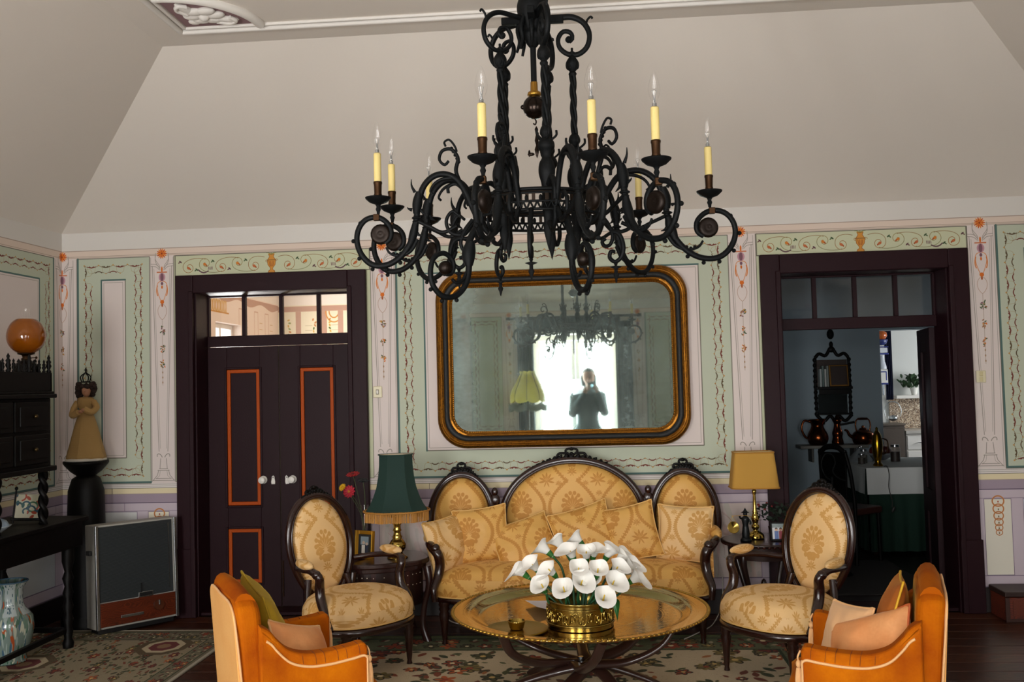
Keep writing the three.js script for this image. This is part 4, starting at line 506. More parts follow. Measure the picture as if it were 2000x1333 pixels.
  // the candle arms. r, y run outwards from the ring
  const ARM = [[0.2, 2.1], [0.225, 2.15], [0.25, 2.2], [0.285, 2.242], [0.331, 2.258], [0.375, 2.25], [0.412, 2.217], [0.432, 2.165], [0.441, 2.12], [0.453, 2.06], [0.478, 2.013], [0.516, 1.976], [0.565, 1.955], [0.62, 1.958], [0.66, 1.99], [0.679, 2.037], [0.672, 2.08], [0.645, 2.11], [0.605, 2.119], [0.571, 2.108], [0.546, 2.08], [0.547, 2.046], [0.568, 2.03]];
  const tubeM = M('#d8c27c', { rough: 0.55, bumpMap: rep(fineBump, 3), bumpScale: 0.0015 }), bulbM = M('#ffffff', { rough: 0.02, transmission: 1, thickness: 0, ior: 1.45 });
  const candle = (parent, r, y, th, lean = 0) => {
    const c = part('candle', parent); c.position.set(...at(r, y, th)); c.rotation.z = lean;
    obj('drip_pan', [lathe([[0, -0.05], [0.005, -0.05], [0.006, -0.042], [0.009, -0.034], [0.006, -0.026], [0.01, -0.018], [0.03, -0.01], [0.043, 0.002], [0.044, 0.006], [0.03, 0.0], [0.012, 0.002]], 0, 0, 0, 20)], IR, c); obj('socket', [lathe([[0.012, 0.0], [0.012, 0.012], [0.014, 0.016], [0.0125, 0.02], [0.0135, 0.05], [0.015, 0.054], [0.0145, 0.06], [0.013, 0.06]], 0, 0, 0, 14)], m.bronze, c);
    obj('candle_tube', [lathe([[0.0125, 0.055], [0.0125, 0.155], [0.0105, 0.158], [0.0, 0.157]], 0, 0, 0, 14)], tubeM, c); obj('bulb_cap', [cyl(0.0065, 0.0065, 0.014, 0, 0.162, 0, 12)], m.steel, c);
    const b = obj('bulb', [lathe([[0.0065, 0.167], [0.009, 0.176], [0.0165, 0.195], [0.0185, 0.208], [0.016, 0.225], [0.009, 0.25], [0.003, 0.263], [0.0004, 0.267]], 0, 0, 0, 18, 26)], bulbM, c); obj('filament_mount', [tube([[-0.003, 0.168, 0], [-0.003, 0.19, 0], [-0.007, 0.205, 0]], 0.0009, { k: 5 }), tube([[0.003, 0.168, 0], [0.003, 0.19, 0], [0.007, 0.205, 0]], 0.0009, { k: 5 }), cyl(0.002, 0.0015, 0.025, 0, 0.178, 0, 6), tube([[-0.007, 0.205, 0], [0, 0.209, 0.002], [0.007, 0.205, 0]], 0.0005, { k: 4 })], m.steel, b);
  };
  const leafy = (th, s = 1, dy = 0) => { const g = []; // acanthus swelling on the falling part of the arm
    g.push(tube(path([[0.43, 2.2], [0.438, 2.16], [0.443, 2.125]], th).map(([a, b, c]) => [a, b + dy, c]), (q) => 0.012 + 0.008 * sin(q * PI), { k: 8 }), tube(path([[0.447, 2.1], [0.452, 2.07], [0.47, 2.02]], th).map(([a, b, c]) => [a, b + dy, c]), (q) => 0.01 + 0.007 * sin(q * PI), { k: 8 }), ball(0.019, 0.006, 0.019, ...at(0.443, 2.112 + dy, th), 8), ball(0.015, 0.005, 0.015, ...at(0.445, 2.1 + dy, th), 8));
    for (const [a, b, c, d] of [[0.425, 2.2, 0.405, 2.225], [0.447, 2.2, 0.46, 2.245], [0.425, 2.14, 0.4, 2.12], [0.46, 2.14, 0.478, 2.15], [0.44, 2.06, 0.42, 2.05]]) g.push(tube(path([[a, b], [(a + c) / 2 + 0.006, (b + d) / 2], [c, d]], th).map(([x, y, z]) => [x, y + dy, z]), (q) => 0.007 * (1 - 0.8 * q), { k: 5, n: 5 })); return g; };
  const arm = (th, k, withCandle, dy = 0) => {
    const a = part('candle_arm', t), P = ARM.map(([r, y]) => [0.2 + (r - 0.2) * k, y + dy]);
    obj('scroll', [tube(path(P, th), (q) => (q < 0.5 ? 0.0098 : 0.0098 - 0.003 * (q - 0.5)), { n: 110, k: 7, flat: 1.1 }), tube(path([[0.44, 2.04], [0.47, 2.0], [0.51, 1.985], [0.55, 1.995], [0.565, 2.015]].map(([r, y]) => [0.2 + (r - 0.2) * k, y + dy]), th), (q) => 0.008 * (1 - 0.5 * q), { k: 6 }), ...[[0.62, 1.943], [0.672, 1.98], [0.694, 2.04], [0.565, 1.94], [0.665, 2.1], [0.51, 1.962]].map(([r, y]) => ball(0.0075, 0.0075, 0.0075, ...at(0.2 + (r - 0.2) * k, y + dy, th), 8)), ...Array.from({ length: 5 }, (_, i) => ball(0.006, 0.006, 0.006, ...at(0.2 + (0.48 + i * 0.014 - 0.2) * k, 1.994 - (i % 2) * 0.004 + dy, th), 6))], IR, a);
    obj('acanthus', k === 1 ? leafy(th, 1, dy) : leafy(th, 1, dy).map((g) => { const A = at(0.2 * (1 - k), 0, th); return g.translate(0, 0, 0).applyMatrix4(new THREE.Matrix4().makeScale(k, 1, k)).translate(A[0], 0, A[2]); }), IR, a);
    obj('boss', [tf(lathe([[0, 0.008], [0.008, 0.01], [0.012, 0.006], [0.022, 0.012], [0.03, 0.004], [0.03, -0.004], [0.022, -0.012], [0.012, -0.006], [0.008, -0.01], [0, -0.008]], 0, 0, 0, 18), at(0.2 + (0.585 - 0.2) * k, 2.06 + dy, th), [PI / 2, -th * PI / 180, 0], [1.15, 1.15, 1.15])], m.boss, a);
    obj('curl', [tube(path([[0.3, 2.245], [0.34, 2.24], [0.37, 2.225], [0.385, 2.2], [0.375, 2.19]].map(([r, y]) => [0.2 + (r - 0.2) * k, y + dy]), th), (q) => 0.007 * (1 - 0.4 * q), { k: 6 }), tube(path([[0.285, 2.08], [0.34, 2.06], [0.39, 2.08], [0.435, 2.1]].map(([r, y]) => [0.2 + (r - 0.2) * k, y + dy]), th), 0.007, { k: 6 }), tube(path([[0.22, 2.09], [0.26, 2.05], [0.31, 2.06], [0.325, 2.1], [0.3, 2.13], [0.275, 2.115]].map(([r, y]) => [0.2 + (r - 0.2) * k, y + dy]), th), (q) => 0.009 * (1 - 0.4 * q), { k: 6 })], IR, a);
    if (withCandle) { candle(a, 0.2 + (0.593 - 0.2) * k, 2.18 + dy, th, 0); obj('clip', [box(0.022, 0.022, 0.02, ...at(0.2 + (0.6 - 0.2) * k, 2.118 + dy, th))], m.bronze, a); }
  };
  for (const [th, k, c] of [[-10, 1, 1], [48, 0.9, 1], [70, 0.88, 1], [103, 0.88, 1], [178, 0.86, 1], [196, 0.88, 1], [224, 1.03, 1], [309, 0.96, 1]]) arm(th, k, c);
  // lower drop scrolls with pendant finials and big hoops
  const drop = (th, big) => {
    const a = part('drop_scroll', t);
    if (big) { const P = [[0.24, 2.06], [0.27, 2.02], [0.29, 1.97], [0.285, 1.92], [0.3, 1.86], [0.335, 1.825], [0.385, 1.82], [0.42, 1.85], [0.43, 1.895], [0.415, 1.94], [0.375, 1.955], [0.345, 1.93], [0.35, 1.895], [0.372, 1.89]]; obj('scroll', [tube(path(P, th), (q) => 0.0115 - 0.004 * q, { n: 70, k: 7 }), ...[[0.335, 1.81], [0.39, 1.806], [0.43, 1.84]].map(([r, y]) => ball(0.007, 0.007, 0.007, ...at(r, y, th), 8)), tube(path([[0.295, 1.9], [0.31, 1.875], [0.335, 1.865], [0.35, 1.875]], th), 0.006, { k: 6 }), tube(path([[0.275, 2.0], [0.285, 1.96], [0.285, 1.92]], th), (q) => 0.012 + 0.01 * sin(q * PI), { k: 8 })], IR, a); obj('boss', [ball(0.022, 0.022, 0.022, ...at(0.375, 1.91, th), 10)], m.boss, a); return; }
    obj('scroll', [tube(path([[0.22, 2.09], [0.25, 2.05], [0.262, 2.01], [0.25, 1.985], [0.232, 1.985], [0.226, 2.0], [0.238, 2.008]], th), (q) => 0.008 - 0.002 * q, { n: 40, k: 6 }), tube(path([[0.255, 2.03], [0.282, 2.02], [0.297, 1.98], [0.29, 1.945], [0.268, 1.93], [0.25, 1.945], [0.256, 1.965], [0.268, 1.962]], th), (q) => 0.0085 - 0.002 * q, { n: 44, k: 6 })], IR, a);
    obj('pendant', [lathe([[0, 0], [0.007, 0.002], [0.004, 0.01], [0.02, 0.014], [0.006, 0.02], [0.006, 0.032], [0.01, 0.04], [0.005, 0.052], [0.003, 0.062], [0, 0.068]].map(([a2, b]) => [a2, -b]), ...at(0.27, 1.927, th), 10)], IR, a);
  };
  for (const th of [20, 92, 164, 236, 308]) drop(th, false); for (const th of [138, 66]) drop(th, true);
  // upright curls on the ring shoulders
  for (const th of [36, 108, 180, 252, 324]) { obj('upright_curl', [tube(path([[0.22, 2.15], [0.245, 2.22], [0.262, 2.27], [0.255, 2.315], [0.278, 2.345], [0.308, 2.34], [0.318, 2.31], [0.3, 2.292], [0.286, 2.305]].map(([r, y]) => [r + 0.01, y]), th), (q) => 0.009 - 0.004 * q, { n: 50, k: 6 }), tube(path([[0.268, 2.335], [0.275, 2.355], [0.295, 2.378], [0.31, 2.37], [0.306, 2.355]], th), 0.004, { k: 5 }), ...Array.from({ length: 5 }, (_, i) => ball(0.006, 0.006, 0.006, ...at(0.262 + i * 0.006, 2.3 + i * 0.012, th), 6)), tube(path([[0.245, 2.2], [0.275, 2.225], [0.3, 2.215], [0.3, 2.195]], th), 0.006, { k: 6 })], IR, t); }
}

// ---------------------------------------------------------------- fabrics
const damaskDraw = (bg, fg, hi) => (c, w, h) => {
  c.fillStyle = bg; c.fillRect(0, 0, w, h); const R = rng(12);
  const petal = (x, y, a, L, W, col) => { c.save(); c.translate(x, y); c.rotate(a); c.fillStyle = col; c.beginPath(); c.moveTo(0, 0); c.bezierCurveTo(W, -L * 0.25, W * 1.1, -L * 0.75, 0, -L); c.bezierCurveTo(-W * 1.1, -L * 0.75, -W, -L * 0.25, 0, 0); c.fill(); c.restore(); };
  const flower = (x, y, s) => { for (let k = 0; k < 11; k++) petal(x, y + s * 0.1, (k / 10 - 0.5) * 4.4, s * (0.95 - 0.12 * abs(k - 5) / 5), s * 0.17, fg); for (let k = 0; k < 9; k++) petal(x, y + s * 0.55, PI + (k / 8 - 0.5) * 2.4, s * 0.5, s * 0.13, fg); for (let k = 0; k < 7; k++) petal(x, y + s * 0.15, (k / 6 - 0.5) * 2.6, s * 0.62, s * 0.035, hi); for (let k = 0; k < 5; k++) petal(x, y + s * 0.35, (k / 4 - 0.5) * 2, s * 0.3, s * 0.05, bg); for (let k = 0; k < 14; k++) { const a = k / 14 * 2 * PI; c.fillStyle = fg; c.beginPath(); c.arc(x + cos(a) * s * 0.8, y + sin(a) * s * 0.92, s * 0.15, 0, 7); c.fill(); } };
  const ogee = (x, y, s) => { for (const d of [-1, 1]) for (let k = 0; k < 26; k++) { const t = k / 25, yy = y - s * 1.4 + t * s * 2.8, xx = x + d * s * (0.3 + 0.95 * sin(t * PI)); for (let j = 0; j < 5; j++) petal(xx, yy, j * 1.4 + t * 3, s * 0.12, s * 0.045, fg); } };
  const sprig = (x, y, s) => { for (let k = 0; k < 7; k++) petal(x, y, (k / 6 - 0.5) * 3.6, s, s * 0.16, fg); petal(x, y, PI - 0.4, s * 0.8, s * 0.1, fg); petal(x, y, PI + 0.4, s * 0.8, s * 0.1, fg); for (let k = 0; k < 5; k++) petal(x, y, (k / 4 - 0.5) * 2, s * 0.55, s * 0.04, hi); };
  const all = (ox, oy) => { ogee(ox + w * 0.5, oy + h * 0.5, w * 0.36); c.save(); c.translate(ox + w * 0.5, oy + h * 0.47); c.scale(1, 1.12); flower(0, 0, w * 0.235); c.restore(); sprig(ox + w * 0.5, oy + h * 0.84, w * 0.1); sprig(ox, oy, w * 0.16); sprig(ox + w * 0.02, oy + h * 0.25, w * 0.07); sprig(ox, oy + h * 0.72, w * 0.08); sprig(ox + w * 0.24, oy + h * 0.06, w * 0.07); sprig(ox + w * 0.76, oy + h * 0.06, w * 0.07); };
  for (const [a, b] of [[0, 0], [w, 0], [0, h], [w, h], [-w, 0], [0, -h]]) all(a, b);
  c.globalAlpha = 0.1; for (let y = 0; y < h; y += 2) { c.fillStyle = y % 4 ? '#fff' : '#6a4a1a'; c.fillRect(0, y, w, 1); } c.globalAlpha = 1;
};
const damaskTex = canvasTex(512, 512, damaskDraw('#e9c084', '#cf9a50', '#e2b474')), damaskBack = canvasTex(512, 512, damaskDraw('#dda855', '#c08434', '#d29a48'));
const satinRough = canvasTex(512, 512, (c, w, h) => { damaskDraw('#707070', '#a8a8a8', '#8a8a8a')(c, w, h); }, { srgb: false });
const satin = (map, k = 1) => M('#ffffff', { map, roughnessMap: satinRough, rough: 1, sheen: 0.5, sheenColor: new THREE.Color('#f0cf96'), sheenRoughness: 0.4, bumpMap: rep(weaveBump, 6), bumpScale: 0.0004 });
const fab = { light: satin(damaskTex), deep: satin(damaskBack) };
const velvetTex = (a, b, c3) => noiseTex(256, (x, y) => { const t = min(1, max(0, 0.5 + 1.3 * fbm(x, y, 3, 4))), f = 0.04 * fbm(x, y, 64, 2); return [0, 1, 2].map((k) => (a[k] * (1 - t) + b[k] * t + f * 255) / 255); }, { srgb: true });
const velvet = M('#ffffff', { map: velvetTex([126, 46, 0], [206, 116, 2]), rough: 0.85, sheen: 0.55, sheenColor: new THREE.Color('#b5a050'), sheenRoughness: 0.25, specularIntensity: 0.2, bumpMap: rep(fineBump, 3), bumpScale: 0.0012 });
const velvetPaintedSheen = M('#ffffff', { map: velvetTex([226, 158, 82], [236, 178, 104]), rough: 0.8, sheen: 1, sheenColor: new THREE.Color('#ffd9a0'), sheenRoughness: 0.4, bumpMap: rep(fineBump, 3), bumpScale: 0.001 });  // bright nap sheen of the outer back put into the colour
const velvetSeam = M('#6a2c06', { rough: 0.9 });
const piping = M('#e0ac74', { rough: 0.6, sheen: 0.5, sheenColor: new THREE.Color('#ffe0b0') });
const pipeGold = M('#d9ad66', { rough: 0.5 });
const TILE = 1 / 0.33;

// carved crest: leaves and an openwork knot over an arch; f(t) gives points for t in -1..1
function crest(f, w, h, z) {
  const g = []; for (let i = -9; i <= 9; i++) { const t = i / 9, [x, y] = f(t), s = 1 - 0.75 * abs(t); g.push(tf(ball(0.018 * s + 0.006, 0.012 * s + 0.005, 0.012, 0, 0, 0, 8), [x, y + 0.006 * s, z + 0.004], [0, 0, t * -0.9 + (i % 2 ? 0.7 : -0.7)])); if (abs(t) < 0.75) g.push(tf(ball(0.012 * s + 0.004, 0.008 * s + 0.003, 0.01, 0, 0, 0, 6), [x + 0.006, y + 0.02 * s, z + 0.006], [0, 0, i % 2 ? -0.6 : 0.8])); }
  const [cx, cy] = f(0); for (const s of [-1, 1]) g.push(tube([[cx, cy + 0.012, z], [cx + s * w * 0.2, cy + h * 0.75, z + 0.004], [cx + s * w * 0.06, cy + h, z + 0.004], [cx, cy + h * 0.85, z + 0.004]], 0.008, { k: 6 }), tube([[cx + s * w * 0.18, cy + h * 0.5, z], [cx + s * w * 0.42, cy + h * 0.45, z], [cx + s * w * 0.5, cy + 0.004, z]], 0.009, { k: 6 })); g.push(ball(0.016, 0.012, 0.012, cx, cy + h * 0.95, z + 0.004), ball(0.012, 0.012, 0.012, cx, cy + h * 0.45, z + 0.006)); return g;
}
const turnedLeg = (h, r) => lathe([[0, 0], [r * 0.45, 0.0], [r * 0.55, 0.012], [r * 0.4, 0.03], [r * 0.5, 0.05], [r * 0.75, h * 0.55], [r * 0.95, h * 0.72], [r * 0.7, h * 0.78], [r, h * 0.83], [r * 0.8, h * 0.88], [r, h * 0.92], [r, h]], 0, 0, 0, 16);

// ---------------------------------------------------------------- the sofa
{
  const t = thing('sofa', 'gold damask sofa with three medallion backs in carved dark wood frame', 'sofa', [-0.155, 0, 0.1]);
  const lean = (g, z0) => { const p = g.attributes.position; for (let i = 0; i < p.count; i++) p.setZ(i, p.getZ(i) + z0 - 0.12 * (p.getY(i) - 0.42)); g.computeVertexNormals(); return g; };
  const back = (cx, cy, a, bt, bb, name, crestW, crestH) => {
    const o = (q) => [a * cos(q), (sin(q) > 0 ? bt * pow(sin(q), 0.92) : bb * sin(q))];
    const g = pad(o, 0.07, { p: 2.4, q: 0.55, uvs: TILE, uo: [0.5, 0.23], n: 64 }); g.translate(cx, cy, 0.0);
    obj('back_pad', [shear(g)], fab.deep, t);
    const fr = part('back_frame', t), P = []; for (let i = 0; i < 60; i++) { const q = i / 60 * 2 * PI, [x, y] = o(q), L = hypot(x, y); P.push([cx + x * (1 + 0.026 / L), cy + y * (1 + 0.026 / L), 0.012]); }
    obj('moulding', [shear(join([tube(P, 0.021, { n: 120, k: 8, closed: true, flat: 1.15 })])), shear(join([tube(P.map(([x, y, z]) => [cx + (x - cx) * 0.965, cy + (y - cy) * 0.965, 0.03]), 0.007, { n: 120, k: 6, closed: true })]))], m.mahogany, fr);
    obj('backing', [shear(join([pad(o, 0.005, { back: 0.02 }).translate(cx, cy, -0.012)]))], m.ebony, fr);
    const f = (s) => { const q = PI / 2 - s * 0.75; return [cx + (a + 0.028) * cos(q), cy + (bt + 0.04) * pow(sin(q), 0.92)]; };
    obj('crest', [shear(join(crest(f, crestW, crestH, 0.01)))], m.ebony, fr);
  };
  const shear = (g) => { g = clean(g); const p = g.attributes.position, n = g.attributes.normal; for (let i = 0; i < p.count; i++) p.setZ(i, p.getZ(i) + 0.17 - 0.14 * (p.getY(i) - 0.42)); return g; };
  back(0.01, 0.66, 0.432, 0.355, 0.26, 'c', 0.2, 0.062); back(-0.715, 0.66, 0.18, 0.275, 0.26, 'l', 0.13, 0.06); back(0.725, 0.66, 0.18, 0.275, 0.26, 'r', 0.13, 0.06);
  for (const s of [-1, 1]) obj('carved_link', [shear(join([ball(0.034, 0.045, 0.02, s * 0.495, 0.79, 0.01), ball(0.022, 0.03, 0.018, s * 0.497, 0.845, 0.01), tube([[s * 0.5 - 0.03, 0.74, 0], [s * 0.5, 0.72, 0], [s * 0.5 + 0.03, 0.74, 0]], 0.014), tube([[s * 0.5, 0.36, 0], [s * 0.5, 0.72, 0]], 0.02)]))], m.mahogany, t);
  // seat: springy top over a serpentine front
  const so = (q) => { const [x, y] = sup(0.83, 0.31, 0.35)(q); return [x, y + (y < 0 ? -0.035 * cos(x / 0.83 * PI * 0.9) * (abs(y) / 0.31) : 0)]; };
  const seat = pad(so, 0.085, { p: 4, q: 0.55, n: 90, m: 14, uvs: TILE, uo: [0.5, 0.35] }); seat.rotateX(-PI / 2).scale(1.012, 1, 1.012).translate(0, 0.378, 0.376); obj('seat', [seat], fab.deep, t);
  const skirt = surf((u, v) => { const [x, y] = so(u * 2 * PI); const b = 1 + 0.022 * sin(v * PI * 0.8); return [x * b, 0.27 + 0.115 * v, -y * b + 0.38]; }, 90, 4, (u, v) => { const [x, y] = so(u * 2 * PI); return [(x + y) * TILE, v * 0.1 * TILE]; }); obj('seat_border', [skirt], fab.deep, t);
  const edge = (y, r, k = 1.004) => tube(Array.from({ length: 60 }, (_, i) => { const [x, q] = so(i / 60 * 2 * PI); return [x * k, y, -q * k + 0.38]; }), r, { n: 120, k: 6, closed: true }); obj('piping', [edge(0.274, 0.005)], pipeGold, t);
  obj('seat_rail', [edge(0.255, 0.019, 1.0), tube([[-0.6, 0.235, 0.69], [-0.3, 0.215, 0.715], [0, 0.225, 0.722], [0.3, 0.215, 0.715], [0.6, 0.235, 0.69]], 0.014)], m.mahogany, t);
  for (const s of [-1, 1]) {
    const a = part('arm', t); obj('arm_frame', [tube([[s * 0.86, 0.56, 0.14], [s * 0.885, 0.585, 0.3], [s * 0.875, 0.585, 0.48], [s * 0.84, 0.57, 0.58], [s * 0.8, 0.53, 0.61], [s * 0.79, 0.47, 0.6], [s * 0.8, 0.4, 0.61], [s * 0.82, 0.33, 0.66], [s * 0.815, 0.26, 0.66]], (q) => 0.019 + 0.012 * max(0, sin((q - 0.35) * PI * 1.6)), { n: 60, k: 9 }), ball(0.03, 0.03, 0.03, s * 0.815, 0.565, 0.605)], m.mahogany, a); obj('arm_pad', [tf(ball(0.04, 0.04, 0.14, 0, 0, 0, 16), [s * 0.88, 0.605, 0.36], [0.02, s * 0.05, 0])], fab.deep, a); obj('side_panel', [tf(new THREE.BoxGeometry(0.02, 0.2, 0.4, 1, 4, 6), [s * 0.84, 0.46, 0.32], [0, 0, 0])].map((g) => metric(g, TILE)), fab.deep, a);
    for (const z of [0.66, 0.12]) obj('leg', [mv(turnedLeg(0.26, 0.034), s * 0.76, 0, z)], m.mahogany, t);
  }
}
// ---------------------------------------------------------------- cushions
function addCushion(p, r, w, h, th, seed, mat, label, edgeMat, group, name = 'cushion') { const t = thing(name, label, 'cushion', p, 0, group); t.rotation.set(...r, 'YXZ'); obj('cover', cushion(w, h, th, seed, TILE), mat, t); obj('piping', [cushionEdge(w, h, 0.0045)], edgeMat, t); return t; }
const SC = 'gold damask cushions on the sofa';
addCushion([-0.915, 0.56, 0.52], [-0.22, 0.95, 0.1], 0.36, 0.34, 0.15, 1, fab.light, 'gold cushion slumped against the left arm of the sofa', pipeGold, SC);
addCushion([-0.715, 0.605, 0.45], [-0.24, 0.08, 0.12], 0.335, 0.34, 0.13, 2, fab.deep, 'upright gold cushion second from the left on the sofa', pipeGold, SC);
addCushion([-0.45, 0.56, 0.47], [-0.55, 0.1, 0.32], 0.38, 0.3, 0.11, 3, fab.deep, 'gold cushion lying tilted left of centre on the sofa', pipeGold, SC);
addCushion([-0.075, 0.595, 0.44], [-0.4, -0.05, 0.3], 0.38, 0.36, 0.12, 4, fab.deep, 'gold cushion behind the white lilies at the sofa centre', pipeGold, SC);
addCushion([0.216, 0.608, 0.46], [-0.28, -0.1, 0.22], 0.33, 0.34, 0.13, 5, fab.deep, 'upright plain gold cushion tilted right of centre on the sofa', pipeGold, SC);
addCushion([0.545, 0.6, 0.47], [-0.2, -0.18, -0.04], 0.335, 0.34, 0.13, 6, fab.light, 'upright gold cushion in front of the right sofa medallion', pipeGold, SC);

// ---------------------------------------------------------------- the two open-arm gold chairs
function goldChair(p, turn, label) {
  const t = thing('open_armchair', label, 'chair', p, turn, 'gold damask open armchairs');
  const shear = (g) => { g = clean(g); const q = g.attributes.position; for (let i = 0; i < q.count; i++) q.setZ(i, q.getZ(i) - 0.24 - 0.2 * (q.getY(i) - 0.42)); return g; };
  const o = (q) => [0.187 * cos(q) * (1 + 0.1 * sin(q)), 0.268 * sin(q)], cy = 0.635;
  obj('back_pad', [shear(pad(o, 0.05, { p: 2.4, uvs: TILE, uo: [0.5, 0.5], n: 56 }).translate(0, cy, 0))], fab.light, t);
  const fr = part('back_frame', t), P = Array.from({ length: 50 }, (_, i) => { const [x, y] = o(i / 50 * 2 * PI), L = hypot(x, y); return [x * (1 + 0.024 / L), cy + y * (1 + 0.024 / L), 0.008]; });
  obj('moulding', [shear(tube(P, 0.02, { n: 100, k: 8, closed: true, flat: 1.1 })), shear(tube(P.map(([x, y, z]) => [x * 0.955, cy + (y - cy) * 0.965, 0.024]), 0.006, { n: 100, k: 6, closed: true }))], m.mahogany, fr); obj('backing', [shear(pad(o, 0.004, { back: 0.015 }).translate(0, cy, -0.01))], m.ebony, fr);
  obj('crest', [shear(join(crest((s) => { const q = PI / 2 - s * 0.8; return [0.215 * cos(q), cy + 0.3 * sin(q)]; }, 0.12, 0.04, 0.008)))], m.ebony, fr);
  const so = (q) => { const x = cos(q), y = sin(q); return [0.3 * sign(x) * pow(abs(x), 0.8) * (1 - 0.12 * y * (y > 0 ? 1 : 0)), 0.27 * sign(y) * pow(abs(y), 0.85)]; };
  const seat = pad(so, 0.085, { p: 3, q: 0.55, n: 72, m: 14, uvs: TILE, uo: [0.5, 0.5] }); seat.rotateX(-PI / 2).translate(0, 0.36, 0.05); obj('seat', [seat], fab.light, t);
  obj('seat_border', [surf((u, v) => { const [x, y] = so(u * 2 * PI); const b = 1 + 0.02 * sin(v * PI); return [x * b, 0.285 + 0.076 * v, -y * b + 0.05]; }, 72, 4, (u, v) => { const [x, y] = so(u * 2 * PI); return [(x + y) * TILE, v * 0.08 * TILE]; })], fab.light, t);
  const ring = (y, r, k) => tube(Array.from({ length: 50 }, (_, i) => { const [x, q] = so(i / 50 * 2 * PI); return [x * k, y, -q * k + 0.05]; }), r, { n: 90, k: 6, closed: true });
  obj('piping', [ring(0.287, 0.005, 1.0)], pipeGold, t); obj('seat_rail', [ring(0.262, 0.022, 0.975)], m.mahogany, t);
  for (const s of [-1, 1]) {
    const a = part('arm', t); obj('arm_frame', [tube([[s * 0.2, 0.55, -0.225], [s * 0.26, 0.565, -0.14], [s * 0.3, 0.575, -0.02], [s * 0.3, 0.575, 0.06], [s * 0.285, 0.545, 0.1], [s * 0.275, 0.49, 0.09], [s * 0.275, 0.43, 0.1], [s * 0.285, 0.36, 0.15], [s * 0.28, 0.28, 0.19]], (q) => 0.016 + 0.011 * max(0, sin((q - 0.4) * PI * 1.6)), { n: 60, k: 9 }), ball(0.025, 0.025, 0.025, s * 0.293, 0.56, 0.09)], m.mahogany, a); obj('arm_pad', [tf(ball(0.032, 0.026, 0.085, 0, 0, 0, 16), [s * 0.298, 0.605, -0.01], [0.05, s * 0.12, 0])], fab.light, a);
    obj('leg', [mv(turnedLeg(0.26, 0.03), s * 0.215, 0, 0.235)], m.mahogany, t); obj('leg', [tube([[s * 0.17, 0.26, -0.16], [s * 0.18, 0.12, -0.2], [s * 0.2, 0.0, -0.28]], (q) => 0.02 - 0.005 * q, { k: 8 })], m.mahogany, t);
    obj('back_post', [tube([[s * 0.17, 0.26, -0.16], [s * 0.15, 0.38, -0.2], [s * 0.13, 0.47, -0.22]], 0.02, { k: 8 })], m.mahogany, t);
  }
  return t;
}
goldChair([-1.37, 0, 1.18], 0.9, 'gold damask medallion-back armchair in front of the closed dark door');
goldChair([0.985, 0, 1.3], -0.86, 'gold damask medallion-back armchair in front of the open doorway');

